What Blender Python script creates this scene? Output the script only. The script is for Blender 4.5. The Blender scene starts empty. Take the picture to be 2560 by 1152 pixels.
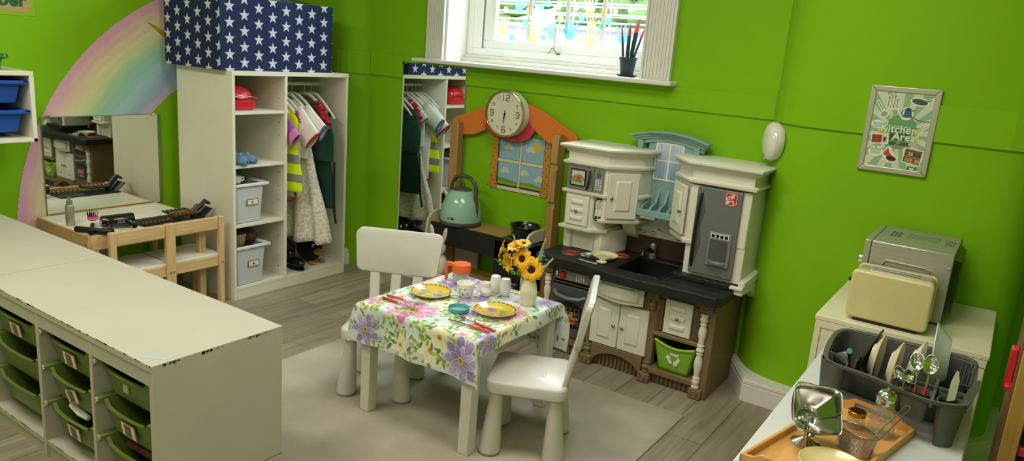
import bpy, math, random
import numpy as np
from math import sin, cos, pi, radians, hypot
from mathutils import Vector, Matrix, Euler
rnd = random.Random(7)
COL = bpy.context.scene.collection
OFF = {}
def sqrt_(x): return math.sqrt(max(0, x))

# ------------------------------------------------------------------ colour and materials
def L(h):
    if isinstance(h, str):
        h = h.lstrip('#'); c = [int(h[i:i+2], 16)/255 for i in (0, 2, 4)]
    else: c = h
    return tuple(((x/12.92) if x <= .04045 else ((x+.055)/1.055)**2.4) for x in c)
MATS = {}
def mat(name, col, rough=.5, metal=0., var=.05, scale=25., bump=0., bscale=None, alpha=1., trans=0., coat=0., emit=0., stretch=(1,1,1), sheen=0., ior=1.45, spec=.5):
    if name in MATS: return MATS[name]
    m = bpy.data.materials.new(name); m.use_nodes = True
    nt = m.node_tree; b = nt.nodes['Principled BSDF']; lk = nt.links.new
    c = L(col)
    tc = nt.nodes.new('ShaderNodeTexCoord'); mp = nt.nodes.new('ShaderNodeMapping')
    mp.inputs['Scale'].default_value = stretch
    lk(tc.outputs['Object'], mp.inputs['Vector'])
    no = nt.nodes.new('ShaderNodeTexNoise'); no.inputs['Scale'].default_value = scale; no.inputs['Detail'].default_value = 4
    lk(mp.outputs[0], no.inputs['Vector'])
    rp = nt.nodes.new('ShaderNodeValToRGB')
    rp.color_ramp.elements[0].position = .3; rp.color_ramp.elements[1].position = .7
    rp.color_ramp.elements[0].color = (*[x*(1-var) for x in c], 1); rp.color_ramp.elements[1].color = (*[min(1, x*(1+var)) for x in c], 1)
    lk(no.outputs['Fac'], rp.inputs[0]); lk(rp.outputs[0], b.inputs['Base Color'])
    b.inputs['Roughness'].default_value = rough; b.inputs['Metallic'].default_value = metal
    b.inputs['Alpha'].default_value = alpha; b.inputs['Transmission Weight'].default_value = trans
    b.inputs['Coat Weight'].default_value = coat; b.inputs['Sheen Weight'].default_value = sheen; b.inputs['IOR'].default_value = ior
    b.inputs['Specular IOR Level'].default_value = spec
    if emit:
        b.inputs['Emission Strength'].default_value = emit; lk(rp.outputs[0], b.inputs['Emission Color'])
    if bump:
        n2 = nt.nodes.new('ShaderNodeTexNoise'); n2.inputs['Scale'].default_value = bscale or scale*4; n2.inputs['Detail'].default_value = 3
        lk(mp.outputs[0], n2.inputs['Vector'])
        bp = nt.nodes.new('ShaderNodeBump'); bp.inputs['Strength'].default_value = bump; bp.inputs['Distance'].default_value = .004
        lk(n2.outputs['Fac'], bp.inputs['Height']); lk(bp.outputs[0], b.inputs['Normal'])
    MATS[name] = m; return m

def wood(name, c1, c2, axis=1, scale=14., rough=.5, knots=False):
    m = bpy.data.materials.new(name); m.use_nodes = True
    nt = m.node_tree; b = nt.nodes['Principled BSDF']; lk = nt.links.new
    tc = nt.nodes.new('ShaderNodeTexCoord'); mp = nt.nodes.new('ShaderNodeMapping')
    s = [1, 1, 1]; s[axis] = .09; mp.inputs['Scale'].default_value = s
    lk(tc.outputs['Object'], mp.inputs['Vector'])
    no = nt.nodes.new('ShaderNodeTexNoise'); no.inputs['Scale'].default_value = scale*3; no.inputs['Detail'].default_value = 6; no.inputs['Distortion'].default_value = .6
    lk(mp.outputs[0], no.inputs['Vector'])
    rp = nt.nodes.new('ShaderNodeValToRGB'); rp.color_ramp.elements[0].position = .3; rp.color_ramp.elements[1].position = .68
    rp.color_ramp.elements[0].color = (*L(c1), 1); rp.color_ramp.elements[1].color = (*L(c2), 1)
    lk(no.outputs['Fac'], rp.inputs[0]); lk(rp.outputs[0], b.inputs['Base Color'])
    b.inputs['Roughness'].default_value = rough
    return m

def colattr_mat(name, rough=.5, coat=0., alpha=1., trans=0., sheen=0., bump=0., emit=0.):
    if name in MATS: return MATS[name]
    m = bpy.data.materials.new(name); m.use_nodes = True
    nt = m.node_tree; b = nt.nodes['Principled BSDF']; lk = nt.links.new
    a = nt.nodes.new('ShaderNodeAttribute'); a.attribute_name = 'Col'
    no = nt.nodes.new('ShaderNodeTexNoise'); no.inputs['Scale'].default_value = 60
    rp = nt.nodes.new('ShaderNodeValToRGB'); rp.color_ramp.elements[0].color = (.93,.93,.93,1); rp.color_ramp.elements[1].color = (1,1,1,1)
    mx = nt.nodes.new('ShaderNodeMix'); mx.data_type = 'RGBA'; mx.blend_type = 'MULTIPLY'; mx.inputs[0].default_value = 1
    lk(no.outputs['Fac'], rp.inputs[0]); lk(a.outputs['Color'], mx.inputs[6]); lk(rp.outputs[0], mx.inputs[7])
    lk(mx.outputs[2], b.inputs['Base Color'])
    b.inputs['Roughness'].default_value = rough; b.inputs['Coat Weight'].default_value = coat; b.inputs['Alpha'].default_value = alpha
    b.inputs['Transmission Weight'].default_value = trans; b.inputs['Sheen Weight'].default_value = sheen
    if emit: b.inputs['Emission Strength'].default_value = emit; lk(mx.outputs[2], b.inputs['Emission Color'])
    MATS[name] = m; return m

def sticker_mat(name, col):
    if name in MATS: return MATS[name]
    m = bpy.data.materials.new(name); m.use_nodes = True; nt = m.node_tree; lk = nt.links.new
    for n in list(nt.nodes):
        if n.type != 'OUTPUT_MATERIAL': nt.nodes.remove(n)
    out = [n for n in nt.nodes if n.type == 'OUTPUT_MATERIAL'][0]; c = L(col)
    a = nt.nodes.new('ShaderNodeBsdfTransparent'); a.inputs[0].default_value = (*c, 1)
    t = nt.nodes.new('ShaderNodeBsdfTranslucent'); t.inputs[0].default_value = (*c, 1)
    x = nt.nodes.new('ShaderNodeMixShader'); x.inputs[0].default_value = .5
    lk(a.outputs[0], x.inputs[1]); lk(t.outputs[0], x.inputs[2]); lk(x.outputs[0], out.inputs[0]); MATS[name] = m; return m
def pane_mat(name, tint=(1,1,1), gloss=.08, rough=.02, cover=0., col=(.8,.8,.8)):
    m = bpy.data.materials.new(name); m.use_nodes = True
    nt = m.node_tree; lk = nt.links.new
    for n in list(nt.nodes):
        if n.type != 'OUTPUT_MATERIAL': nt.nodes.remove(n)
    out = [n for n in nt.nodes if n.type == 'OUTPUT_MATERIAL'][0]
    t = nt.nodes.new('ShaderNodeBsdfTransparent'); t.inputs[0].default_value = (*tint, 1)
    g = nt.nodes.new('ShaderNodeBsdfGlossy'); g.inputs['Roughness'].default_value = rough
    x = nt.nodes.new('ShaderNodeMixShader'); x.inputs[0].default_value = gloss
    lk(t.outputs[0], x.inputs[1]); lk(g.outputs[0], x.inputs[2]); last = x
    if cover:
        d = nt.nodes.new('ShaderNodeBsdfDiffuse'); d.inputs[0].default_value = (*col, 1)
        y = nt.nodes.new('ShaderNodeMixShader'); y.inputs[0].default_value = cover
        lk(x.outputs[0], y.inputs[1]); lk(d.outputs[0], y.inputs[2]); last = y
    lk(last.outputs[0], out.inputs[0]); MATS[name] = m; return m

# ------------------------------------------------------------------ mesh builder
class M:
    def __init__(s): s.v = []; s.f = []; s.m = []; s.cur = 0
    def add(s, vs, fs, T=None):
        n = len(s.v)
        if T is not None: vs = [tuple(T @ Vector(p)) for p in vs]
        s.v += [tuple(p) for p in vs]
        for f in fs: s.f.append([i+n for i in f]); s.m.append(s.cur)
        return s
    def box(s, x0, x1, y0, y1, z0, z1, T=None):
        v = [(x, y, z) for z in (z0, z1) for y in (y0, y1) for x in (x0, x1)]
        return s.add(v, [(0,2,3,1),(4,5,7,6),(0,1,5,4),(1,3,7,5),(3,2,6,7),(2,0,4,6)], T)
    def taper(s, a, b, T=None):
        # a,b : (x0,x1,y0,y1,z)
        v = []
        for (x0,x1,y0,y1,z) in (a, b): v += [(x0,y0,z),(x1,y0,z),(x0,y1,z),(x1,y1,z)]
        return s.add(v, [(0,2,3,1),(4,5,7,6),(0,1,5,4),(1,3,7,5),(3,2,6,7),(2,0,4,6)], T)
    def lathe(s, prof, c=(0,0,0), seg=24, T=None, sx=1., sy=1., caps=True):
        v = []; f = []; n = len(prof)
        for r, z in prof:
            for k in range(seg):
                a = 2*pi*k/seg; v.append((c[0]+r*cos(a)*sx, c[1]+r*sin(a)*sy, c[2]+z))
        for i in range(n-1):
            for k in range(seg):
                k2 = (k+1) % seg; f.append((i*seg+k, i*seg+k2, (i+1)*seg+k2, (i+1)*seg+k))
        if caps:
            if prof[0][0] > 1e-5: f.append(tuple(range(seg))[::-1])
            if prof[-1][0] > 1e-5: f.append(tuple((n-1)*seg+k for k in range(seg)))
        return s.add(v, f, T)
    def tube(s, pts, r, seg=8, T=None, closed=False, flat=None):
        P = [Vector(p) for p in pts]; n = len(P); rs = r if isinstance(r, (list, tuple)) else [r]*n
        v = []; f = []; up = Vector((0,0,1)); prev = None
        for i in range(n):
            if closed: d = P[(i+1) % n]-P[i-1]
            else: d = P[min(i+1, n-1)]-P[max(i-1, 0)]
            if d.length < 1e-9: d = Vector((0,0,1))
            d.normalize()
            if prev is None:
                a = d.cross(up)
                if a.length < .1: a = d.cross(Vector((1,0,0)))
            else:
                a = prev - d*prev.dot(d)
                if a.length < 1e-6: a = d.cross(up)
            a.normalize(); prev = a; b = d.cross(a)
            fl = flat if flat else 1.
            for k in range(seg):
                t = 2*pi*k/seg; q = P[i]+a*cos(t)*rs[i]+b*sin(t)*rs[i]*fl; v.append(tuple(q))
        for i in range(n-1 if not closed else n):
            j = (i+1) % n
            for k in range(seg):
                k2 = (k+1) % seg; f.append((i*seg+k, i*seg+k2, j*seg+k2, j*seg+k))
        if not closed: f.append(tuple(range(seg))[::-1]); f.append(tuple((n-1)*seg+k for k in range(seg)))
        return s.add(v, f, T)
    def prism(s, poly, a, b, axis='z', T=None):
        # polygon extruded from a to b along axis; poly in the two other axes (x,y / x,z / y,z)
        def P(p, t):
            return (p[0], p[1], t) if axis == 'z' else ((p[0], t, p[1]) if axis == 'y' else (t, p[0], p[1]))
        n = len(poly); v = [P(p, a) for p in poly]+[P(p, b) for p in poly]
        f = [tuple(range(n))[::-1], tuple(range(n, 2*n))]+[(i, (i+1) % n, (i+1) % n+n, i+n) for i in range(n)]
        return s.add(v, f, T)
    def loft(s, poly, zs, T=None):
        # convex-ish CCW polygon, layers (z, outward offset)
        n = len(poly); v = []; f = []
        def offs(o):
            out = []
            for i in range(n):
                p0 = Vector(poly[i-1]); p = Vector(poly[i]); p1 = Vector(poly[(i+1) % n])
                e0 = (p-p0).normalized(); e1 = (p1-p).normalized()
                n0 = Vector((e0.y, -e0.x)); n1 = Vector((e1.y, -e1.x)); b = n0+n1
                if b.length < 1e-6: b = n0
                b.normalize(); k = min(2.5, 1/max(.3, b.dot(n0))); out.append(p+b*o*k)
            return out
        for z, o in zs: v += [(q.x, q.y, z) for q in offs(o)]
        for i in range(len(zs)-1):
            for k in range(n):
                k2 = (k+1) % n; f.append((i*n+k, i*n+k2, (i+1)*n+k2, (i+1)*n+k))
        f.append(tuple(range(n))[::-1]); f.append(tuple((len(zs)-1)*n+k for k in range(n)))
        return s.add(v, f, T)
    def ell(s, c, rx, ry, rz, seg=16, rings=10, T=None):
        pr = [(sin(pi*i/rings), -cos(pi*i/rings)) for i in range(rings+1)]
        T2 = Matrix.Translation(c) @ Matrix.Diagonal((rx, ry, rz, 1))
        if T is not None: T2 = T @ T2
        return s.lathe(pr, seg=seg, T=T2, caps=False)
    def sheet(s, fn, nu, nv, T=None, cu=False):
        v = [fn(i/nu, j/nv) for j in range(nv+1) for i in range(nu+1)]
        f = [(j*(nu+1)+i, j*(nu+1)+i+1, (j+1)*(nu+1)+i+1, (j+1)*(nu+1)+i) for j in range(nv) for i in range(nu)]
        return s.add(v, f, T)
    def star(s, c, r, plane, T=None):
        pass

def rpoly(x0, x1, y0, y1, r, n=5):
    out = []
    for cx, cy, a0 in ((x1-r, y0+r, -90), (x1-r, y1-r, 0), (x0+r, y1-r, 90), (x0+r, y0+r, 180)):
        for k in range(n+1):
            a = radians(a0+90*k/n); out.append((cx+r*cos(a), cy+r*sin(a)))
    return out
def circ(cx, cy, r, n=24, ry=None):
    return [(cx+r*cos(2*pi*k/n), cy+(ry or r)*sin(2*pi*k/n)) for k in range(n)]
def Tr(x, y, z, rz=0, rx=0, ry=0, s=1):
    return Matrix.Translation((x, y, z)) @ Euler((rx, ry, rz)).to_matrix().to_4x4() @ Matrix.Scale(s, 4)

def setup(o, parent, label, cat, group, kind):
    if parent is not None: o.parent = parent
    if label: o['label'] = label
    if cat: o['category'] = cat
    if group: o['group'] = group
    if kind: o['kind'] = kind

def thing(name, label, cat, loc=(0,0,0), group=None, kind=None):
    o = bpy.data.objects.new(name, None); COL.objects.link(o); o.empty_display_size = .05
    o.location = loc; OFF[o.name] = Vector(loc)
    setup(o, None, label, cat, group, kind); return o

def link_mesh(name, me, mats, parent=None, label=None, cat=None, group=None, kind=None, bevel=0, seg=2, sub=0, origin=None, solid=0, smooth=40):
    if not isinstance(mats, (list, tuple)): mats = [mats]
    for m in mats: me.materials.append(m)
    n = len(me.vertices); co = np.empty(n*3, dtype=np.float32); me.vertices.foreach_get('co', co); co = co.reshape(-1, 3)
    if parent is not None: off = OFF[parent.name]; loc = None
    else:
        lo = co.min(0); hi = co.max(0)
        off = Vector(origin) if origin else Vector(((lo[0]+hi[0])/2, (lo[1]+hi[1])/2, lo[2])); loc = off
    co = co - np.array(off, dtype=np.float32); me.vertices.foreach_set('co', co.ravel())
    me.update()
    if smooth:
        me.polygons.foreach_set('use_smooth', [True]*len(me.polygons)); me.set_sharp_from_angle(angle=radians(smooth))
    o = bpy.data.objects.new(name, me); COL.objects.link(o)
    if loc is not None: o.location = loc
    OFF[o.name] = Vector(off)
    setup(o, parent, label, cat, group, kind)
    if solid:
        k = o.modifiers.new('s', 'SOLIDIFY'); k.thickness = solid; k.offset = 0
    if bevel:
        k = o.modifiers.new('b', 'BEVEL'); k.width = bevel; k.segments = seg; k.limit_method = 'ANGLE'; k.angle_limit = radians(35); k.harden_normals = False
    if sub:
        k = o.modifiers.new('u', 'SUBSURF'); k.levels = sub; k.render_levels = sub
    return o

def obj(name, mb, mats, parent=None, **kw):
    me = bpy.data.meshes.new(name); me.from_pydata(mb.v, [], mb.f)
    if max(mb.m, default=0) > 0: me.polygons.foreach_set('material_index', mb.m)
    return link_mesh(name, me, mats, parent, **kw)

def copy_tree(o, parent=None):
    c = o.copy(); COL.objects.link(c); c.parent = parent; OFF[c.name] = OFF.get(o.name, Vector())
    for ch in list(o.children): copy_tree(ch, c)
    return c

def text(name, s, size, T, m, parent, label=None, ext=.0004, align='CENTER', spacing=1., bold=0.):
    cu = bpy.data.curves.new(name, 'FONT'); cu.body = s; cu.size = size; cu.align_x = align; cu.align_y = 'CENTER'; cu.extrude = ext
    cu.space_character = spacing; cu.resolution_u = 3; cu.offset = bold
    t = bpy.data.objects.new('tmp', cu); COL.objects.link(t)
    me = bpy.data.meshes.new_from_object(t); bpy.data.objects.remove(t); me.transform(T); me.name = name
    me.materials.clear()
    return link_mesh(name, me, m, parent, label=label, smooth=0)
# frame matrices: text lying in a plane facing -y, +x or up
def F_y(x, y, z, rot=0): return Matrix.Translation((x, y, z)) @ Matrix.Rotation(radians(90), 4, 'X') @ Matrix.Rotation(rot, 4, 'Z')
def F_x(x, y, z, rot=0): return Matrix.Translation((x, y, z)) @ Matrix.Rotation(radians(90), 4, 'Z') @ Matrix.Rotation(radians(90), 4, 'X') @ Matrix.Rotation(rot, 4, 'Z')

# ------------------------------------------------------------------ painted surfaces (dense vertex colours, made in code)
class Ras:
    def __init__(s, x0, x1, y0, y1, res, bg, mask=1):
        s.nx = int(round((x1-x0)/res))+1; s.ny = int(round((y1-y0)/res))+1
        s.xs = np.linspace(x0, x1, s.nx); s.ys = np.linspace(y0, y1, s.ny)
        s.X, s.Y = np.meshgrid(s.xs, s.ys); s.a = np.zeros((s.ny, s.nx, 3)); s.a[:] = L(bg); s.k = np.full((s.ny, s.nx), float(mask)); s.r = res
    def win(s, x0, x1, y0, y1):
        i0, i1 = np.searchsorted(s.xs, (x0, x1)); j0, j1 = np.searchsorted(s.ys, (y0, y1)); return slice(j0, j1), slice(i0, i1)
    def put(s, w, m, col, al=1.):
        if isinstance(col, str): col = np.array(L(col))
        A = s.a[w]; m = (m*al)[..., None]; s.a[w] = A*(1-m)+col*m
        s.k[w] = np.maximum(s.k[w], (m[..., 0] > .3)*1.)
    def ell(s, cx, cy, rx, ry, rot=0, c='#ffffff', c2=None, al=1., edge=None):
        R = max(rx, ry)*1.1+s.r; w = s.win(cx-R, cx+R, cy-R, cy+R); X = s.X[w]-cx; Y = s.Y[w]-cy
        if X.size == 0: return
        u = X*cos(rot)+Y*sin(rot); v = -X*sin(rot)+Y*cos(rot); d = np.sqrt((u/rx)**2+(v/ry)**2)
        m = np.clip((1-d)*min(rx, ry)/s.r+.5, 0, 1)
        if c2: t = np.clip((u/rx+1)/2, 0, 1)[..., None]; col = np.array(L(c))*(1-t)+np.array(L(c2))*t
        else: col = c
        s.put(w, m, col, al)
        if edge: s.put(w, m*np.clip((d-.82)/.12, 0, 1), edge, .6)
    def poly(s, pts, c, al=1.):
        xs = [p[0] for p in pts]; ys = [p[1] for p in pts]; w = s.win(min(xs), max(xs)+s.r, min(ys), max(ys)+s.r)
        X = s.X[w]; Y = s.Y[w]; ins = np.zeros(X.shape, bool); n = len(pts)
        if X.size == 0: return
        for i in range(n):
            x1, y1 = pts[i]; x2, y2 = pts[(i+1) % n]
            if y1 == y2: continue
            ins ^= ((y1 > Y) != (y2 > Y)) & (X < (x2-x1)*(Y-y1)/(y2-y1)+x1)
        s.put(w, ins*1., c, al)
    def line(s, pts, wd, c, al=1.):
        for (x1, y1), (x2, y2) in zip(pts[:-1], pts[1:]):
            w = s.win(min(x1, x2)-wd, max(x1, x2)+wd, min(y1, y2)-wd, max(y1, y2)+wd); X = s.X[w]; Y = s.Y[w]
            if X.size == 0: continue
            l2 = (x2-x1)**2+(y2-y1)**2+1e-12; t = np.clip(((X-x1)*(x2-x1)+(Y-y1)*(y2-y1))/l2, 0, 1)
            d = np.hypot(X-x1-t*(x2-x1), Y-y1-t*(y2-y1)); s.put(w, np.clip((wd/2-d)/s.r+.5, 0, 1), c, al)
def painted(name, R, pos, m, parent=None, **kw):
    P = pos(R.X, R.Y); n = R.nx*R.ny; me = bpy.data.meshes.new(name)
    idx = np.arange(n).reshape(R.ny, R.nx); F = np.stack([idx[:-1,:-1], idx[:-1,1:], idx[1:,1:], idx[1:,:-1]], -1).reshape(-1, 4)
    kk = (R.k > .5); keep = (kk[:-1,:-1] & kk[:-1,1:] & kk[1:,1:] & kk[1:,:-1]).ravel(); F = F[keep]
    me.vertices.add(n); me.vertices.foreach_set('co', np.ascontiguousarray(P, dtype=np.float32).reshape(-1))
    nf = len(F); me.loops.add(nf*4); me.loops.foreach_set('vertex_index', F.ravel().astype(np.int32))
    me.polygons.add(nf); me.polygons.foreach_set('loop_start', np.arange(0, nf*4, 4, dtype=np.int32)); me.polygons.foreach_set('loop_total', np.full(nf, 4, dtype=np.int32))
    me.update(calc_edges=True)
    ca = me.color_attributes.new('Col', 'FLOAT_COLOR', 'POINT'); rgba = np.ones((n, 4), dtype=np.float32); rgba[:, :3] = R.a.reshape(-1, 3); ca.data.foreach_set('color', rgba.ravel())
    me.validate()
    kw.setdefault('smooth', 0)
    return link_mesh(name, me, m, parent, **kw)
def flat_y(y): return lambda X, Y: np.stack([X, np.full_like(X, y), Y], -1)
def flat_x(x): return lambda X, Y: np.stack([np.full_like(X, x), X, Y], -1)
def flat_z(z): return lambda X, Y: np.stack([X, Y, np.full_like(X, z)], -1)

# ------------------------------------------------------------------ shared materials
GREEN = mat('green_wall_paint', '#7db50c', .75, spec=.25, var=.03, scale=3, bump=.05, bscale=120)
WHITEP = mat('white_gloss_paint', '#dddbd2', .35, var=.02)
WHITEF = mat('white_laminate', '#e4e0cc', .4, var=.025, scale=8)
CREAMF = mat('cream_laminate', '#e2dcbc', .42, var=.04, scale=6)
PLAST = mat('white_toy_plastic', '#dfdccb', .38, var=.02, bump=.04, bscale=300)
CHAIRP = mat('white_chair_plastic', '#ccc9be', .33, var=.02)
BLACKP = mat('black_plastic', '#141414', .35, var=.1)
CHROME = mat('polished_chrome', '#d8d8d6', .12, 1.)
STEEL = mat('brushed_steel', '#b4b2a2', .38, .55, var=.06, scale=80, stretch=(.1,1,1))
GREYP = mat('silver_grey_plastic', '#7d7f7c', .35, metal=.25, var=.04)
DARKG = mat('dark_grey_plastic', '#55564f', .45, var=.05, bump=.1, bscale=400)
BROWNP = mat('brown_toy_plastic', '#7d6848', .5, var=.06, bump=.12, bscale=350)
PINE = wood('pine_wood', '#c9a268', '#e0c08c', 1)
PINEZ = wood('pine_wood_upright', '#c9a268', '#e0c08c', 2)
PLY = wood('birch_ply', '#9a7440', '#b58c55', 2)
PLYX = wood('birch_ply_flat', '#97743c', '#b08a50', 0)
BAMBOO = wood('bamboo', '#c58d45', '#d9a65e', 1)
MIRROR = mat('mirror_glass', '#e8ece4', .02, 1., var=.0)
PAINTC = colattr_mat('painted_print', .5)
GLAZE = colattr_mat('painted_glaze', .15, coat=.5)
WHITEC = mat('white_ceramic', '#f0ede6', .15, coat=.4, var=.01)
CREAMC = mat('cream_ceramic', '#e3d9b4', .2, coat=.3, var=.02)
REDP = mat('red_plastic', '#c8202a', .3, coat=.3)
INK = mat('black_ink', '#17140f', .6)
# ================================================================== ROOM
YB = 3.37; XL = -3.85; YF = -1.6; XR = 1.25; ZC = 2.55
def floor_mat():
    m = bpy.data.materials.new('grey_wood_planks'); m.use_nodes = True; nt = m.node_tree; b = nt.nodes['Principled BSDF']; lk = nt.links.new
    tc = nt.nodes.new('ShaderNodeTexCoord'); mp = nt.nodes.new('ShaderNodeMapping'); mp.inputs['Rotation'].default_value = (0, 0, radians(90))
    lk(tc.outputs['Object'], mp.inputs[0])
    br = nt.nodes.new('ShaderNodeTexBrick'); br.inputs['Scale'].default_value = 1; br.inputs['Brick Width'].default_value = 1.1; br.inputs['Row Height'].default_value = .155
    br.inputs['Mortar Size'].default_value = .0016; br.inputs['Color1'].default_value = (*L('#a69d89'), 1); br.inputs['Color2'].default_value = (*L('#8f8672'), 1); br.inputs['Mortar'].default_value = (*L('#5f5644'), 1)
    br.offset = .37
    lk(mp.outputs[0], br.inputs[0])
    m2 = nt.nodes.new('ShaderNodeMapping'); m2.inputs['Scale'].default_value = (1, .07, 1); lk(tc.outputs['Object'], m2.inputs[0])
    no = nt.nodes.new('ShaderNodeTexNoise'); no.inputs['Scale'].default_value = 34; no.inputs['Detail'].default_value = 7; no.inputs['Distortion'].default_value = .8; lk(m2.outputs[0], no.inputs[0])
    rp = nt.nodes.new('ShaderNodeValToRGB'); rp.color_ramp.elements[0].position = .3; rp.color_ramp.elements[1].position = .7
    rp.color_ramp.elements[0].color = (.62,.6,.56,1); rp.color_ramp.elements[1].color = (1.1,1.1,1.1,1); lk(no.outputs['Fac'], rp.inputs[0])
    mx = nt.nodes.new('ShaderNodeMix'); mx.data_type = 'RGBA'; mx.blend_type = 'MULTIPLY'; mx.inputs[0].default_value = .85
    lk(br.outputs[0], mx.inputs[6]); lk(rp.outputs[0], mx.inputs[7]); lk(mx.outputs[2], b.inputs['Base Color']); b.inputs['Roughness'].default_value = .42
    return m
obj('floor', M().box(-4, XR+.1, YF-.1, 3.75, -.06, 0), floor_mat(), kind='structure', origin=(0,0,0))
obj('ceiling', M().box(-4, XR+.1, YF-.1, 3.75, ZC, ZC+.06), WHITEP, kind='structure')
obj('wall_left', M().box(XL-.12, XL, YF, 3.7, 0, ZC), GREEN, kind='structure')
obj('wall_right', M().box(XR, XR+.12, YF, 3.75, 0, ZC), GREEN, kind='structure')
obj('wall_front', M().box(-4, XR+.1, YF-.12, YF, 0, ZC), mat('cream_wall', '#d8d2b8', .7), kind='structure')
WX0, WX1, WZ0, WZ1 = -2.753, -1.54, 1.30, 2.3
b = M()
b.box(XL-.1, WX0, YB, YB+.27, 0, ZC); b.box(WX1, -.86, YB, YB+.27, 0, ZC); b.box(WX0, WX1, YB, YB+.27, 0, WZ0); b.box(WX0, WX1, YB, YB+.27, WZ1, ZC)
# boxed-in pipe in the left corner
lc = [(XL-.05, 3.245), (-3.47, 3.235), (-3.44, 3.24), (-3.41, 3.255), (-3.375, 3.285), (-3.35, 3.32), (-3.335, 3.36), (-3.33, 3.4), (XL-.05, 3.4)]
b.prism(lc, 0, ZC)
obj('wall_back', b, GREEN, kind='structure')
# chimney breast on the right with rounded corners
cb = [(-.90, 3.62), (-.90, 3.38), (-.885, 3.345), (-.855, 3.29), (-.82, 3.245), (-.78, 3.212), (-.735, 3.19), (-.68, 3.175), (-.60, 3.167), (-.5, 3.165), (-.02, 3.165), (.03, 3.175), (.07, 3.2), (.098, 3.24), (.108, 3.29), (.108, 3.62)]
obj('wall_chimney', M().prism(cb, 0, ZC), GREEN, kind='structure')
obj('wall_alcove', M().box(.10, XR, 3.6, 3.72, 0, ZC), GREEN, kind='structure')
# dado rail: a flat raised band
def band(pts, t, z0, z1):
    m = M(); out = []
    n = len(pts)
    for i in range(n):
        p = Vector(pts[i]); d = (Vector(pts[min(i+1, n-1)])-Vector(pts[max(i-1, 0)])).normalized(); out.append(p+Vector((d.y, -d.x))*t)
    for i in range(n-1):
        a, c, a2, c2 = pts[i], pts[i+1], out[i], out[i+1]
        v = [(*a, z0), (*c, z0), (*c2, z0), (*a2, z0), (*a, z1), (*c, z1), (*c2, z1), (*a2, z1)]
        m.add(v, [(0,1,2,3), (7,6,5,4), (0,4,5,1), (3,2,6,7), (0,3,7,4), (1,5,6,2)])
    return m
obj('trim_1', band([(-3.335, YB), (-.89, YB)], .009, 1.197, 1.297), GREEN, kind='structure')
obj('trim_2', band([(-.885, 3.345), (-.855, 3.29), (-.82, 3.245), (-.78, 3.212), (-.735, 3.19), (-.68, 3.175), (-.60, 3.167), (-.5, 3.165), (-.02, 3.165), (.03, 3.175), (.07, 3.2), (.098, 3.24), (.108, 3.29)], .009, 1.197, 1.33), GREEN, kind='structure')
obj('trim_3', band([(-3.84, 3.245), (-3.47, 3.235), (-3.44, 3.24), (-3.41, 3.255), (-3.375, 3.285), (-3.35, 3.32), (-3.335, 3.36)], .009, 1.197, 1.33), GREEN, kind='structure')
obj('trim_4', band([(-3.335, YB), (WX0-.118, YB)], .009, 1.297, 1.33), GREEN, kind='structure')
# skirting boards
def skirt(name, front, back):
    m = M()
    for z0, z1, o in ((0, .074, 0), (.074, .082, .004), (.082, .094, .001), (.094, .103, .007)):
        fr = []
        for i in range(len(front)):
            p = Vector(front[i]); d = (Vector(front[min(i+1, len(front)-1)])-Vector(front[max(i-1, 0)])).normalized(); fr.append(tuple(p-Vector((d.y, -d.x))*o))
        m.prism(fr+back[::-1], z0, z1)
    return obj(name, m, WHITEP, kind='structure', smooth=0)
skirt('baseboard_chimney', [(-.93, 3.345), (-.79, 3.109), (.045, 3.109), (.155, 3.25), (.155, 3.6)], [(-.90, 3.37)]+cb[3:-1]+[(.108, 3.6)])
skirt('baseboard_back', [(-3.34, 3.352), (-.93, 3.352)], [(-3.34, 3.372), (-.93, 3.372)])
skirt('baseboard_corner', [(-3.85, 3.215), (-3.40, 3.215), (-3.385, 3.27), (-3.36, 3.352), (-3.33, 3.352)], [(-3.85, 3.24), (-3.47, 3.24), (-3.41, 3.255), (-3.35, 3.32), (-3.33, 3.372)])
skirt('baseboard_left', [(XL+.02, YF), (XL+.02, 3.22)][::1], [(XL, YF), (XL, 3.22)])
skirt('baseboard_alcove', [(.15, 3.58), (XR, 3.58)], [(.15, 3.6), (XR, 3.6)])

# ---- window
w = thing('window_1', None, None, ((WX0+WX1)/2, YB, 1.32), kind='structure')
def casing(x0, x1):
    m = M().box(x0, x1, 3.345, YB+.001, 1.321, 2.4)
    n = 7; wd = (x1-x0-.02)/n
    for i in range(n): m.box(x0+.01+wd*i+wd*.2, x0+.01+wd*(i+1)-wd*.2, 3.340, 3.346, 1.33, 2.4)
    m.box(x0-.004, x0+.008, 3.336, 3.35, 1.321, 2.4); m.box(x1-.008, x1+.004, 3.336, 3.35, 1.321, 2.4); return m
obj('window_casing', casing(-2.872, -2.757), WHITEP, w, bevel=.0015)
obj('window_casing', casing(-1.538, -1.395), WHITEP, w, bevel=.0015)
obj('window_sill', M().box(-2.935, -1.362, 3.285, 3.60, 1.299, 1.321), WHITEP, w, bevel=.006, seg=3)
obj('window_jamb', M().box(-2.756, -2.742, 3.36, 3.60, 1.32, 2.3), WHITEP, w)
obj('window_jamb', M().box(-1.549, -1.536, 3.36, 3.60, 1.32, 2.3), WHITEP, w)
obj('window_bottom_frame', M().box(-2.742, -1.549, 3.50, 3.60, 1.32, 1.345).box(-2.742, -1.549, 3.52, 3.60, 1.345, 1.362), WHITEP, w, bevel=.003)
UP = mat('white_upvc', '#f2f3f0', .25, var=.01)
obj('window_frame', M().box(-2.70, -1.56, 3.54, 3.60, 1.362, 1.402).box(-2.742, -2.70, 3.54, 3.6, 1.362, 2.3).box(-2.70, -2.636, 3.54, 3.6, 1.402, 2.3).box(-1.60, -1.549, 3.54, 3.6, 1.402, 2.3), UP, w, bevel=.003)
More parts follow.
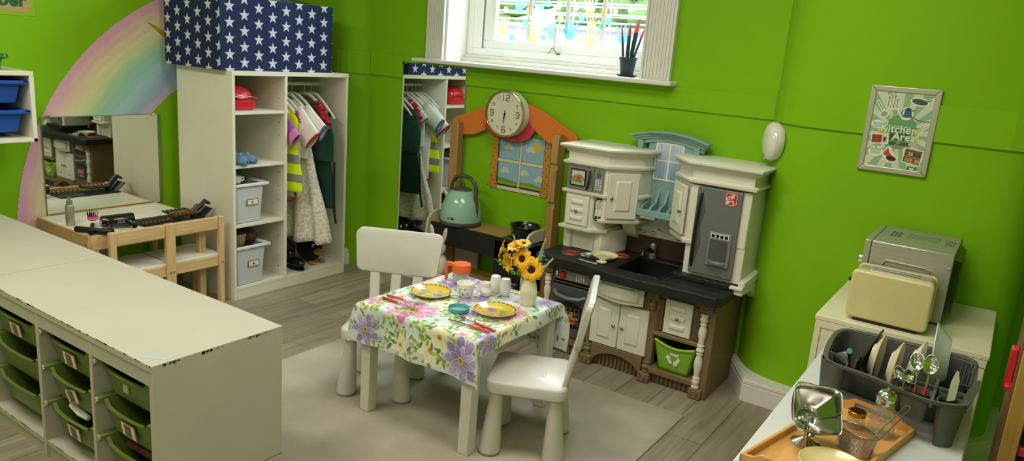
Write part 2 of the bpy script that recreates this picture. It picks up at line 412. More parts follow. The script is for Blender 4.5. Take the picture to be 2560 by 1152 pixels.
sash = obj('window_sash', M().box(-2.635, -1.602, 3.552, 3.585, 1.4035, 1.448).box(-2.635, -2.557, 3.552, 3.585, 1.4485, 2.25).box(-1.63, -1.602, 3.552, 3.585, 1.4485, 2.25).box(-2.5565, -1.6305, 3.552, 3.585, 2.2, 2.25), UP, w, bevel=.003)
for x in (-2.341, -2.104, -1.888): obj('glazing_bar', M().box(x-.013, x+.013, 3.572, 3.58, 1.448, 2.2), UP, w)
obj('window_glass', M().box(-2.557, -1.63, 3.567, 3.569, 1.44, 2.2), pane_mat('clear_window_glass', gloss=.04), w)
h = M().box(-2.155, -2.143, 3.535, 3.55, 1.42, 1.545).box(-2.165, -2.133, 3.54, 3.553, 1.40, 1.425)
obj('window_gap_line', M().box(-2.6385, -2.6335, 3.545, 3.552, 1.406, 2.25), mat('grey_gap_line', '#6c6f70', .7), w, smooth=0)  # dark gap between frame and sash, its shade put in as a grey strip
obj('window_handle', h, WHITEP, w, bevel=.002)
obj('window_stay', M().tube([(-2.185, 3.53, 1.402), (-2.17, 3.53, 1.408), (-2.158, 3.53, 1.43), (-2.146, 3.53, 1.43), (-2.132, 3.53, 1.408), (-2.118, 3.53, 1.402)], .0025, 6).box(-2.125, -2.105, 3.525, 3.535, 1.398, 1.408), mat('dull_metal', '#777770', .4, .6), w)

# ---- stickers on the glass
TINT = {'y': ('yellow', '#f8eeb0'), 't': ('turquoise', '#a4e4ee'), 'w': ('white', '#ffffff'), 'o': ('peach', '#f8dcb4'), 'g': ('mint green', '#b0ead0')}
def sticker_hand(x, z, s, fl=1, rot=0):
    R = Matrix.Rotation(rot, 3, 'Y'); m = M(); y = 3.564
    def fix(pts): return [(x+p[0]*cos(rot)+p[1]*sin(rot), z-p[0]*sin(rot)+p[1]*cos(rot)) for p in pts]
    m.prism(fix([(s*a*.32, s*b_*.34-s*.15) for a, b_ in circ(0, 0, 1, 14)]), y, y+.0008, 'y')
    for k, (a, l) in enumerate(((-.5, .5), (-.16, .62), (.14, .6), (.46, .46))):
        cx = fl*(a*.55)*s; tx = fl*(a*.95)*s
        q = circ(0, 0, 1, 10); d = Vector((tx-cx, l*s)); n = Vector((-d.y, d.x)).normalized(); c = Vector((cx, .12*s))+d*.5; u = d.normalized()
        m.prism(fix([tuple(c+u*(p[0]*d.length*.5)+n*(p[1]*.07*s)) for p in q]), y, y+.0008, 'y')
    c = Vector((fl*.42*s, -.02*s)); u = Vector((fl*.75, .6)).normalized(); n = Vector((-u.y, u.x))
    m.prism(fix([tuple(c+u*(p[0]*.2*s)+n*(p[1]*.075*s)) for p in circ(0, 0, 1, 10)]), y, y+.0008, 'y')
    return m
def sticker_splat(x, z, s):
    m = M(); y = 3.564; pts = []
    for k in range(22):
        a = 2*pi*k/22; r = s*(.55 if k % 2 else .30)*(.85+.5*rnd.random() if k % 2 else 1); pts.append((x+r*cos(a), z+r*sin(a)))
    m.prism(pts, y, y+.0008, 'y')
    for k in range(5):
        a = rnd.random()*6.28; m.prism(circ(x+s*.75*cos(a), z+s*.75*sin(a), s*.07, 8), y, y+.0008, 'y')
    return m
ST = [('h','y',-2.507,1.521),('h','t',-2.411,1.644),('b','y',-2.499,1.622),('b','o',-2.347,1.624),('b','t',-2.269,1.641),('b','t',-2.224,1.661),('b','y',-2.159,1.647),('s','w',-2.047,1.649),('h','y',-1.966,1.651),('b','y',-2.209,1.606),('s','w',-2.401,1.514),('b','g',-2.365,1.558),('h','w',-2.298,1.56),('b','w',-2.256,1.54),('b','t',-2.238,1.482),('h','y',-2.301,1.489),('h','g',-2.184,1.517),('b','y',-2.139,1.585),('h','t',-2.073,1.523),('b','t',-2.012,1.588),('b','g',-1.894,1.557),('b','o',-1.884,1.629),('b','y',-2.016,1.485),('h','y',-1.951,1.575),('h','y',-1.947,1.486),('b','t',-1.853,1.584),('s','w',-1.84,1.502),('b','w',-1.737,1.649),('b','y',-1.82,1.635),('h','t',-1.763,1.517),('b','t',-2.448,1.473)]
def where(x, z):
    c = 'left-hand panel' if x < -2.341 else ('second panel' if x < -2.104 else ('third panel' if x < -1.888 else 'right-hand panel'))
    return c, ('upper' if z > 1.6 else ('middle' if z > 1.53 else 'lower'))
seen = {}
for i, (k, c, x, z) in enumerate(ST):
    cn, hx = TINT[c]; m = sticker_mat('sticker_'+cn.replace(' ', '_'), hx)
    p, v = where(x, z); kn = {'h': 'handprint', 'b': 'dot', 's': 'paint splat'}[k]
    lb = f'{cn} {kn} sticker in {v} part of {p} of the window'
    if lb in seen: lb = f'{cn} {kn} sticker, right one of two, {v} part of {p} of the window'
    seen[lb] = 1
    g = {'h': sticker_hand(x, z, .082, 1 if i % 2 else -1, rnd.uniform(-.25, .25)), 'b': M().prism(circ(x, z, rnd.uniform(.013, .019), 18), 3.564, 3.5648, 'y'), 's': sticker_splat(x, z, .042)}[k]
    obj({'h': 'handprint_sticker', 'b': 'dot_sticker', 's': 'splat_sticker'}[k], g, m, label=lb, cat='sticker', group='stickers on the window glass')

# ---- outside: low pale wall, white railing, hedge
obj('outside_ground', M().box(-9, 4, 3.75, 12, 1.15, 1.2), mat('pale_paving', '#c9c8d2', .8), kind='structure')
gw = obj('garden_wall', M().box(-8, 2, 5.6, 5.85, 1.2, 1.605).box(-8, 2, 5.56, 5.88, 1.605, 1.64), mat('lilac_grey_render', '#d9d6e6', .8), label='low pale lilac garden wall outside below the railing', cat='wall')
ra = thing('garden_railing', 'white metal railing outside on top of the pale garden wall', 'railing', (-3, 5.7, 1.64))
RW = mat('white_painted_metal', '#ffffff', .4, var=0)
for z in (1.675, 1.722, 1.74, 1.80, 1.825, 1.92, 2.1): obj('rail', M().tube([(-8, 5.7, z), (2, 5.7, z)], .009 if z != 1.722 else .006, 6), RW, ra)
for x in (-4.6, -4.1, -3.72, -3.3, -2.95, -2.5, -2.1): obj('post', M().tube([(x, 5.7, 1.6), (x, 5.7, 2.3)], .009, 6), RW, ra)
hg = M(); 
for i in range(520):
    x = rnd.uniform(-8, 3); z = rnd.uniform(1.3, 4.2); r = rnd.uniform(.12, .3)
    hg.ell((x, 7.2+rnd.uniform(-.35, .25), z), r, r*.8, r*.7, 8, 5)
obj('garden_hedge', hg, mat('hedge_leaves', '#8fb56e', .8, var=.6, scale=9, bump=1, bscale=20), label='tall leafy green hedge outside beyond the white railing', cat='hedge', kind='stuff')

# ---- camera
cam = bpy.data.cameras.new('camera'); co = bpy.data.objects.new('camera', cam); COL.objects.link(co)
cam.sensor_width = 36; cam.lens = 1873.72925/2560*36; cam.clip_start = .02
p_, r_, y_ = .23672661, .07806815, -.5817175
fw = Vector((sin(y_)*cos(p_), cos(y_)*cos(p_), -sin(p_))); rt = Vector((cos(y_), -sin(y_), 0)); upv = rt.cross(fw)
r2 = rt*cos(r_)+upv*sin(r_); u2 = -rt*sin(r_)+upv*cos(r_)
co.matrix_world = Matrix(((r2.x, u2.x, -fw.x, 0), (r2.y, u2.y, -fw.y, 0), (r2.z, u2.z, -fw.z, 1.41), (0, 0, 0, 1)))
bpy.context.scene.camera = co

# ---- light
wd = bpy.data.worlds.new('sky'); bpy.context.scene.world = wd; wd.use_nodes = True
bg = wd.node_tree.nodes['Background']; bg.inputs[0].default_value = (.80, .90, 1, 1); bg.inputs[1].default_value = 3.2
def area(name, loc, rot, sx, sy, e, c):
    l = bpy.data.lights.new(name, 'AREA'); l.shape = 'RECTANGLE'; l.size = sx; l.size_y = sy; l.energy = e; l.color = c
    o = bpy.data.objects.new(name, l); COL.objects.link(o); o.location = loc; o.rotation_euler = rot; return o
area('daylight_window_lamp', (-2.15, 3.66, 2.02), (radians(-62), 0, 0), 1.15, .6, 42, (.80, .91, 1))
area('ceiling_lamp_a', (-.9, 1.75, 2.5), (0, 0, 0), 1.2, .6, 28, (1, .92, .84))
area('ceiling_lamp_b', (-.3, -.2, 2.5), (0, 0, 0), 1.2, .6, 20, (1, .92, .84))
area('ceiling_lamp_c', (-2.6, .5, 2.5), (0, 0, 0), 1.2, .6, 34, (1, .92, .84))
sc = bpy.context.scene
sc.view_settings.view_transform = 'Standard'; sc.view_settings.look = 'None'; sc.view_settings.exposure = 0; sc.view_settings.gamma = 1

# ---- rug
def rug_mat():
    m = mat('rug_pile', '#a59d8a', .95, var=.2, scale=3.2, bump=.6, bscale=260, sheen=.2); return m
obj('rug', M().box(-2.49, -.915, 1.462, 2.78, 0, .007), rug_mat(), label='worn flat beige grey rug under the small dining table', cat='rug', bevel=.004)
# ================================================================== WARDROBE (open, by the left wall)
WF, WBK, WY0, WY1 = -3.272, -3.742, 2.35, 3.13
wr = thing('open_wardrobe', 'tall white open wardrobe with shelves and hanging rail against the green wall', 'wardrobe', (-3.5, 2.74, 0))
obj('side_panel', M().box(WBK, WF, WY0, WY0+.017, 0, 1.178), WHITEF, wr, bevel=.001)
obj('side_panel', M().box(WBK, WF, WY1-.017, WY1, 0, 1.178), WHITEF, wr)
obj('top_panel', M().box(WBK, WF+.002, WY0-.001, WY1+.001, 1.178, 1.20), WHITEF, wr, bevel=.001)
DK = mat('dark_hole', '#4b463c', .8)
def holes(m, y, sx):
    m.cur = 1
    for z in (.12, .3, .5, .58, .66, .86, .93, 1.06): m.tube([(WF-.05, y, z), (WF-.05, y+sx*.0006, z)], .003, 8)
    return m
obj('divider', holes(M().box(WBK+.01, WF-.001, 2.677, 2.693, .065, 1.178), 2.6768, -1), [WHITEF, DK], wr)
obj('plinth', M().box(WF-.025, WF-.004, WY0+.017, WY1-.017, 0, .055), WHITEF, wr)
obj('bottom_panel', M().box(WBK, WF-.003, WY0+.017, WY1-.017, .05, .067), WHITEF, wr, bevel=.001)
obj('back_panel', M().box(WBK, WBK+.008, WY0+.017, WY1-.017, .06, 1.178), WHITEF, wr)
for z in (.998, .722, .408): obj('shelf', M().box(WBK+.01, WF-.004, WY0+.017, 2.677, z-.016, z), WHITEF, wr, bevel=.001)
obj('clothes_rail', M().tube([(-3.48, 2.693, 1.124), (-3.48, 3.113, 1.124)], .0105, 12).tube([(-3.48, 3.10, 1.124), (-3.48, 3.113, 1.124)], .019, 12).tube([(-3.48, 2.693, 1.124), (-3.48, 2.70, 1.124)], .019, 12), WHITEF, wr)
# star storage box on top
NAVY = mat('navy_star_fabric', '#16224c', .85, var=.08, bump=.15, bscale=600); STARW = mat('white_star_print', '#c9cdd6', .85, var=.03)
bx0, bx1, by0, by1, bz0, bz1 = -3.78, -3.31, 2.313, 3.035, 1.2005, 1.558
def starpts(cx, cy, r, lo, hi, zlo, zhi):
    out = []
    for k in range(10):
        a = pi/2+2*pi*k/10; q = r*(1 if k % 2 == 0 else .4); out.append((cx+q*cos(a), cy+q*sin(a)))
    return out
def clip(poly, ax, v, sgn):
    out = []
    for i in range(len(poly)):
        a, b_ = poly[i], poly[(i+1) % len(poly)]; ia = sgn*(a[ax]-v) >= 0; ib = sgn*(b_[ax]-v) >= 0
        if ia: out.append(a)
        if ia != ib:
            t = (v-a[ax])/(b_[ax]-a[ax]); out.append((a[0]+t*(b_[0]-a[0]), a[1]+t*(b_[1]-a[1])))
    return out
def stars(m, u0, u1, v0, v1, mk, du=.0865, dv=.0775, u_off=.025, v_off=.0, r=.032):
    k = 0; u = u0+u_off
    while u < u1+r:
        v = v0-v_off+(dv/2 if k % 2 else 0)
        while v < v1+r:
            # a star is two convex-safe fans: clip each of 5 kites
            for q in range(5):
                a = pi/2+2*pi*q/5; kite = [(u, v)]
                for da, rr in ((-pi/5, .4), (0, 1), (pi/5, .4)): kite.append((u+r*rr*cos(a+da), v+r*rr*sin(a+da)))
                for ax, val, sg in ((0, u0, 1), (0, u1, -1), (1, v0, 1), (1, v1, -1)):
                    kite = clip(kite, ax, val, sg)
                    if len(kite) < 3: break
                if len(kite) >= 3: m.add([mk(*p) for p in kite], [tuple(range(len(kite)))])
            v += dv
        u += du; k += 1
sb = thing('star_storage_box', 'navy fabric storage box with white stars standing on top of the wardrobe', 'storage box', ((bx0+bx1)/2, (by0+by1)/2, bz0))
m = M().box(bx0, bx1, by0, by1, bz0, bz1); m.cur = 1
stars(m, by0, by1, bz0, bz1, lambda u, v: (bx1+.0006, u, v), u_off=.054)
stars(m, bx0, bx1, bz0, bz1, lambda u, v: (u, by0-.0006, v), u_off=.03)
m.cur = 1
stars(m, by0, by1, bz0, bz1, lambda u, v: (bx0-.0006, u, v))
obj('box_body', m, [NAVY, STARW], sb, smooth=0)
m = M(); fl = lambda u, v: (bx1-.02-v*.9, u, bz1+.004+v*.12)
m.add([fl(by0, 0), fl(by1-.12, 0), fl(by1-.22, .5), fl(by0, .5)], [(0,1,2,3)]); m.cur = 1
stars(m, by0, by1-.2, 0, .42, lambda u, v: (bx1-.02-v*.9, u, bz1+.0055+v*.12))
obj('box_lid', m, [NAVY, STARW], sb, smooth=0)

# plastic bins with label cards
BINP = mat('frosted_clear_plastic', '#cfd4d2', .3, var=.03, alpha=.93)
CARDW = mat('white_card', '#e8e2d2', .6); CARDB = mat('brown_card_border', '#8a6a3e', .6)
def bin_(y0, y1, z0, zr, label, pic):
    t = thing('storage_bin', label, 'storage bin', (-3.45, (y0+y1)/2, z0), group='frosted bins in the wardrobe')
    m = M(); xf, xb = WF-.01, -3.66; yn = y0+.005; ye = y1-.055
    # tapered tub as lofted shell
    def ring(z, f): return [(xb+.02*f, yn+.012*f), (xf-.012*f, yn+.012*f), (xf-.012*f, ye-.012*f), (xb+.02*f, ye-.012*f)]
    lay = [ring(z0+.001, 1), ring(zr-.02, 0)]; v = [(*p, z0+.001) for p in lay[0]]+[(*p, zr-.02) for p in lay[1]]
    m.add(v, [(0,3,2,1), (0,1,5,4), (1,2,6,5), (2,3,7,6), (3,0,4,7)])
    v2 = [(p[0]-.003 if p[0] > -3.5 else p[0]+.003, p[1]+(.003 if p[1] < (y0+y1)/2 else -.003), z0+.004) for p in lay[0]]+[(p[0]-.003 if p[0] > -3.5 else p[0]+.003, p[1]+(.003 if p[1] < (y0+y1)/2 else -.003), zr-.02) for p in lay[1]]
    m.add(v2, [(0,1,2,3), (4,5,1,0), (5,6,2,1), (6,7,3,2), (7,4,0,3)])
    obj('tub', m, BINP, t, bevel=.006, seg=3)
    r = M()
    for a in ((xb-.005, xf+.008, yn-.006, yn+.004), (xb-.005, xf+.008, ye-.004, ye+.03), (xf-.004, xf+.008, yn-.006, ye+.03), (xb-.005, xb+.01, yn-.006, ye+.03)): r.box(*a, zr-.02, zr-.010)
    r.box(xf+.002, xf+.010, yn-.006, ye+.03, zr-.026, zr-.010)
    obj('rim', r, mat('white_bin_rim', '#e2e2dc', .35), t, bevel=.003)
    yc = (yn+ye)/2+.015; zc = z0+(zr-z0)*.5
    c = obj('label_card', M().box(xf-.004, xf-.0005, yc-.035, yc+.035, zc-.016, zc+.016), CARDB, t)
    R = Ras(yc-.031, yc+.031, zc-.013, zc+.013, .0006, '#ece6d6'); R.ell(yc, zc, .008, .007, .4, pic); R.ell(yc+.003, zc+.003, .003, .003, 0, '#ffffff'); R.ell(yc-.003, zc-.005, .004, .002, 0, '#4a3320')
    painted('label_picture', R, flat_x(xf+.0002), PAINTC, c); return t
bin_(2.372, 2.60, .409, .633, 'frosted plastic bin on the wardrobe shelf holding grey cloth', '#b9773a')
bin_(2.372, 2.61, .067, .296, 'frosted plastic bin at the wardrobe bottom holding a brown basket', '#3f3a34')
g = M()
for k in range(9): g.ell((-3.42-rnd.random()*.13, 2.43+rnd.random()*.1, .625+rnd.random()*.03), .05, .035, .03, 10, 6)
obj('grey_scarf', g, mat('grey_knit', '#8b8a86', .95, bump=.5), label='crumpled grey scarf lying in the upper frosted bin', cat='scarf')
obj('white_cup_toy', M().lathe([(.018, 0), (.026, .03), (.028, .034), (.024, .034), (.016, .004)], (-3.33, 2.415, .622), 18).tube([(-3.33, 2.440, .63), (-3.33, 2.458, .635), (-3.33, 2.455, .648), (-3.33, 2.441, .651)], .004, 6), WHITEC, label='small white toy cup lying in the upper frosted bin', cat='cup')
obj('brown_fur_hat', M().ell((-3.42, 2.52, .31), .09, .055, .045, 18, 10).lathe([(.075, 0), (.082, .004), (.05, .01)], (-3.42, 2.51, .296), 20), mat('brown_fur', '#5a4632', 1, var=.4, scale=60, bump=1, bscale=300), label='round brown fur hat lying in the lower frosted bin', cat='hat')
obj('wicker_pot', M().lathe([(.03, 0), (.045, .03), (.05, .07), (.046, .075), (.04, .05)], (-3.34, 2.415, .272), 18), mat('wicker', '#8a744c', .9, var=.3, scale=120, bump=1, bscale=200), label='small tan wicker pot beside the fur hat in the lower bin', cat='pot')

# red folded bag on the top shelf
bg_ = thing('red_bag', 'shiny red folded bag on the top shelf of the wardrobe', 'bag', (-3.45, 2.46, .998))
m = M().loft(rpoly(-3.60, -3.33, 2.372, 2.545, .03), [(.999, -.012), (1.006, 0), (1.04, .002), (1.045, -.002)])
obj('bag_base', m, REDP, bg_)
def fold(u, v):
    a = u*2*pi; k = sqrt_(1-(v*.999)**3.2); sg = lambda q: (abs(q)**.6)*(1 if q > 0 else -1)
    x = -3.465+.133*sg(cos(a))*k; y = 2.460+.088*sg(sin(a))*k
    z = 1.04+.095*v*(1-.18*(y-2.40)/.15)+.005*sin(a*4+v*9)*k; return (x, y, z)
obj('bag_cover', M().sheet(fold, 48, 14), REDP, bg_)
for k in range(1): obj('bag_strap', M().tube([(-3.328, 2.385, 1.075), (-3.326, 2.44, 1.060), (-3.326, 2.50, 1.068), (-3.332, 2.538, 1.058)], .005, 8), REDP, bg_)

# clogs
CLOG = mat('blue_clog_foam', '#5b7f9e', .6, var=.05); 
def clog():
    t = thing('clog', '', 'shoe', (0, 0, 0))
    def up(u, v):
        a = u*pi; w = .027*(1-.25*(v > .8)*(v-.8)*5)*(.75+.25*sin(min(1, v*1.6)*pi/2)); 
        if v > .85: w *= sqrt_(1-((v-.85)/.16)**2)
        x = -.055+.125*v; hgt = .042*(1-.45*v)*(1 if v > .0 else 0); 
        if v > .85: hgt *= sqrt_(1-((v-.85)/.16)**2)
        return (x, w*cos(a), .008+hgt*sin(a))
    obj('upper', M().sheet(lambda u, v: up(u, .38+.62*v), 14, 12), CLOG, t, solid=.002)
    obj('sole', M().loft([(-.06, -.016), (-.03, -.024), (.02, -.028), (.05, -.024), (.068, -.008), (.068, .008), (.05, .024), (.02, .028), (-.03, .024), (-.06, .016)], [(0, -.002), (.004, 0), (.012, -.001)]), CLOG, t)
    obj('heel', M().tube([(.0, -.027, .02), (-.035, -.026, .03), (-.058, -.014, .034), (-.062, 0, .035), (-.058, .014, .034), (-.035, .026, .03), (0, .027, .02)], .006, 6), CLOG, t)
    d = M()
    for q, (x, y) in enumerate(((.03, .0), (.042, .012), (.042, -.012), (.055, 0), (.02, .015), (.02, -.015))): d.ell((x, y, .0445-.35*(x-.0)-abs(y)*.35), .003, .003, .002, 8, 5)
    obj('vent_holes', d, mat('clog_hole', '#22303c', .8), t)
    s = obj('shoe_charm', M().prism(starpts(0, 0, .007, 0, 0, 0, 0), .046, .048, T=Tr(.012, .004, -.004, ry=.35)), mat('peach_charm', '#e0b890', .5), t)
    return t
def sqrt_(x): return math.sqrt(max(0, x))
c1 = clog(); c1.location = (-3.345, 2.455, .7225); c1.rotation_euler = (0, 0, radians(35)); c1['label'] = 'blue foam clog with star charm on the middle wardrobe shelf, right one'; c1['group'] = 'blue clogs'
c1.scale = (1.15, 1.15, 1.35)
c2 = copy_tree(c1); c2.location = (-3.335, 2.409, .7225); c2.rotation_euler = (0, 0, radians(10)); c2['label'] = 'blue foam clog cut off by the wardrobe side, left one'

# hangers and garments.  a garment hangs in the plane y = const: x is across, z down
HG = mat('white_hanger', '#e3ded0', .4)
def hanger(y, label, x0=-3.48, w=.182, drop=.085, zc=1.072):
    t = thing('clothes_hanger', label, 'hanger', (x0, y, zc), group='white hangers on the wardrobe rail')
    pts = [(x0, y, zc+.012), (x0, y, zc+.045)]+[(x0+.016*sin(a)*1., y, 1.124+.0135*-cos(a)+.002) for a in [radians(q) for q in (200, 250, 300, 340, 375, 410)]]
    obj('hook', M().tube([(x0, y, zc+.005), (x0, y, zc+.05), (x0-.014, y, 1.118), (x0-.012, y, 1.132), (x0, y, 1.1385), (x0+.012, y, 1.132), (x0+.015, y, 1.122)], .0016, 6), CHROME, t)
    def arm(s):
        P = [(x0, y, zc), (x0+s*w*.25, y, zc-.008), (x0+s*w*.55, y, zc-drop*.42), (x0+s*w*.85, y, zc-drop*.85), (x0+s*w, y, zc-drop*1.08)]
        return P
    obj('hanger_arms', M().tube(arm(-1)[::-1]+arm(1)[1:], [.006, .008, .009, .010, .011, .010, .009, .008, .006], 8, flat=1.), HG, t)
    return t
def cloth(name, prof, y, th, ripple=.004, nw=5, nu=48, x0=-3.48, hem=None, ph=0.):
    # prof: list of (z, xl, xr, halfdepth)
    zs = [p[0] for p in prof]
    def fn(u, v):
        z = zs[0]+(zs[-1]-zs[0])*v; xl = np.interp(-z, [-q for q in zs], [p[1] for p in prof]); xr = np.interp(-z, [-q for q in zs], [p[2] for p in prof]); d = np.interp(-z, [-q for q in zs], [p[3] for p in prof])
        a = u*2*pi; cx = (xl+xr)/2; rx = (xr-xl)/2
        k = 1+ripple/.02*sin(a*nw+ph)*v*1.0
        return (cx+rx*cos(a), y+d*sin(a)*k, z+(hem(u) if hem and v > .98 else 0))
    return M().sheet(fn, nu, 26)
def sleeve(x1, z1, x2, z2, y, r1, r2, d=.018):
    return M().lathe([(r1, 0), (r1*.98, .3), (r2*1.02, .97), (r2, 1), (r2*.86, 1), (r1*.8, .2)], seg=20, caps=False, T=Matrix(((r1*0+1, 0, x2-x1, x1), (0, d/r1, 0, y), (0, 0, z2-z1, z1), (0, 0, 0, 1))) if 0 else sleeveT(x1, z1, x2, z2, y, d/r1))
def sleeveT(x1, z1, x2, z2, y, fy):
    ax = Vector((x2-x1, 0, z2-z1)); n = Vector((-(z2-z1), 0, x2-x1)).normalized()
    return Matrix(((n.x, 0, ax.x, x1), (n.y, fy, ax.y, y), (n.z, 0, ax.z, z1), (0, 0, 0, 1)))
def garment(name, label, cat, y, parts, hang_label):
    hanger(y, hang_label)
    t = thing(name, label, cat, (-3.48, y, 1.03), group=None)
    for pn, m, mt in parts: obj(pn, m, mt, t, solid=.0015, smooth=60)
    return t
PUR = mat('purple_cotton', '#a05cc4', .9, bump=.2); PNK = mat('pink_cuff', '#d884c0', .9, bump=.2)
garment('purple_dress', 'purple children\'s dress with pink cuffs hanging beside the divider', 'dress', 2.722,
  [('bodice', cloth('b', [(1.02,-3.60,-3.40,.008),(.93,-3.64,-3.34,.014),(.7,-3.62,-3.37,.016),(.53,-3.63,-3.345,.018)], 2.722, .01), PUR),
   ('sleeve', sleeve(-3.40, .97, -3.265, .855, 2.724, .055, .048, .014), PUR), ('cuff', sleeve(-3.28, .868, -3.243, .838, 2.724, .050, .052, .017), PNK),
   ('sleeve', sleeve(-3.58, .97, -3.68, .88, 2.724, .05, .045, .013), PUR)], 'white hanger carrying the purple dress, nearest the divider')
YEL = mat('hi_vis_yellow', '#d6ee14', .8, bump=.15, emit=.06); REF = mat('reflective_grey_tape', '#8f8f86', .45)
vp = [(1.0,-3.60,-3.33,.010),(.94,-3.61,-3.27,.016),(.82,-3.60,-3.285,.018),(.65,-3.61,-3.24,.02),(.545,-3.62,-3.235,.02)]
def seg(prof, z1, z2, gr=0):
    zs = [-p[0] for p in prof]; out = []
    for z in (z1, (z1+z2)/2, z2): out.append((z, np.interp(-z, zs, [p[1] for p in prof])-gr, np.interp(-z, zs, [p[2] for p in prof])+gr, np.interp(-z, zs, [p[3] for p in prof])+gr))
    return out
garment('hi_vis_vest', 'bright yellow high visibility vest with two grey reflective bands', 'vest', 2.765,
  [('vest_body', cloth('b', vp, 2.765, .01, .003), YEL), ('reflective_band', cloth('b', seg(vp, .752, .703, .002), 2.765, .01, .003), REF), ('reflective_band', cloth('b', seg(vp, .645, .60, .002), 2.765, .01, .003), REF)], 'white hanger carrying the yellow high visibility vest')
WCT = mat('white_cotton', '#e8e4da', .9, bump=.2); RTR = mat('red_trim', '#b62434', .8); 
m = M()
for k in range(5): m.box(-3.355+.004*k, -3.285+.006*k, 2.7735, 2.7745, .985-.013*k, .991-.013*k)
garment('white_costume_tunic', 'white costume top with red stripes and red trim', 'costume', 2.80,
  [('tunic_body', cloth('b', [(1.045,-3.56,-3.39,.01),(.99,-3.62,-3.31,.02),(.85,-3.62,-3.29,.024),(.65,-3.62,-3.30,.024),(.50,-3.62,-3.30,.022)], 2.80, .01), WCT),
   ('sleeve', sleeve(-3.34, .965, -3.19, .835, 2.80, .075, .068, .022), WCT), ('sleeve_trim', sleeve(-3.195, .84, -3.188, .833, 2.80, .0695, .0705, .0235), RTR),
   ('sleeve', sleeve(-3.60, .965, -3.69, .88, 2.80, .06, .055, .02), WCT),
   ('red_edging', M().tube([(-3.31, 2.775, .80), (-3.315, 2.774, .70), (-3.31, 2.773, .6), (-3.30, 2.775, .5), (-3.34, 2.775, .48), (-3.40, 2.776, .47)], .005, 6), RTR), ('shoulder_stripes', m, RTR)], 'white hanger carrying the white costume top with red stripes')
garment('white_shirt', 'plain white shirt with a blue cuff hanging behind the striped costume', 'shirt', 2.855,
  [('shirt_body', cloth('b', [(1.04,-3.57,-3.39,.01),(.98,-3.63,-3.31,.018),(.72,-3.62,-3.30,.02)], 2.855, .01), WCT),
   ('sleeve', sleeve(-3.33, .98, -3.175, .88, 2.855, .058, .05, .018), WCT), ('cuff', sleeve(-3.18, .884, -3.170, .878, 2.855, .051, .053, .02), mat('blue_cuff', '#3c6c94', .8)),
   ('sleeve', sleeve(-3.61, .98, -3.70, .9, 2.855, .05, .045, .016), WCT)], 'white hanger carrying the plain white shirt')
def lace_mat():
    m = mat('cream_lace', '#d5d0bd', .95, var=.28, scale=70, bump=.9, bscale=130); return m
LACE = lace_mat()
lp = [(1.03,-3.56,-3.40,.01),(.96,-3.60,-3.33,.02),(.80,-3.57,-3.33,.028),(.6,-3.60,-3.27,.045),(.4,-3.64,-3.19,.07),(.245,-3.66,-3.15,.088)]
garment('lace_dress', 'long cream lace dress flaring towards its hem', 'dress', 2.90,
  [('dress_body', cloth('b', lp, 2.90, .01, .006, 9, 96, hem=lambda u: .006*sin(u*60)), LACE), ('sleeve', sleeve(-3.35, .965, -3.27, .9, 2.90, .045, .04, .02), LACE)], 'white hanger carrying the cream lace dress')
REDC = mat('red_ruffle', '#b3202c', .9, bump=.4); GRN = mat('dark_green_velvet', '#0f4a38', .85, var=.25, scale=50, bump=.3, sheen=.3); DGR = mat('black_green_cloth', '#14352c', .9, bump=.2)
rf = M()
rfr = random.Random(3)
for k in range(26):
    q = k/25; rf.ell((-3.255-.085*q+rfr.uniform(-.018, .018), 2.962+rfr.uniform(-.008, .012), .905+.115*q+rfr.uniform(-.018, .018)), .020, .009, .012, 10, 6, T=None)
garment('green_costume_dress', 'dark green dress with red ruffled collar, farthest along the rail', 'dress', 2.985,
  [('bodice', cloth('b', [(1.02,-3.57,-3.36,.012),(.96,-3.60,-3.27,.022),(.85,-3.60,-3.225,.026),(.70,-3.60,-3.23,.03)], 2.985, .01), GRN),
   ('skirt', cloth('b', [(.71,-3.59,-3.25,.026),(.6,-3.60,-3.23,.03),(.43,-3.62,-3.215,.038)], 2.985, .01, .006, 7), DGR), ('ruffle', rf, REDC),
   ('sash', M().tube([(-3.225, 2.99, .70), (-3.215, 2.985, .5), (-3.205, 2.98, .40), (-3.19, 2.98, .345)], .006, 6), BLACKP)], 'white hanger carrying the dark green dress')
h = hanger(3.03, 'empty white hanger with a black end pad, nearest the wardrobe side', x0=-3.47, w=.20, drop=.12)
obj('grip_pad', M().tube([(-3.315, 3.03, .972), (-3.30, 3.03, .955)], .0125, 8), BLACKP, h)

# dark soft toys on the wardrobe floor
BLK = mat('black_fleece', '#141315', 1, bump=.8, bscale=200, sheen=.1); ORG = mat('orange_felt', '#c0803c', .9)
t = thing('plush_bird', 'black plush bird with orange beak on the wardrobe floor', 'soft toy', (-3.40, 2.985, .067))
obj('body', M().ell((-3.42, 2.985, .155), .085, .07, .085, 20, 12), BLK, t)
obj('beak', M().ell((-3.325, 2.975, .145), .035, .03, .02, 14, 8), ORG, t)
obj('foot', M().ell((-3.35, 2.945, .078), .03, .018, .0095, 12, 6), ORG, t); obj('foot', M().ell((-3.35, 3.02, .078), .03, .018, .0095, 12, 6), ORG, t)
e = obj('eye', M().ell((-3.345, 2.95, .185), .010, .010, .012, 12, 8), WHITEC, t); obj('pupil', M().ell((-3.337, 2.948, .184), .005, .006, .007, 8, 6), BLACKP, e)
e = obj('eye', M().ell((-3.345, 3.005, .185), .010, .010, .012, 12, 8), WHITEC, t); obj('pupil', M().ell((-3.337, 3.003, .184), .005, .006, .007, 8, 6), BLACKP, e)
def pirate(u, v):
    a = u*2*pi; r = .02+.06*v; return (-3.36+r*cos(a)*1.0, 2.80+r*sin(a)*.8, .069+.06*(1-v)*(v < .9)+.035*abs(cos(a))*v)
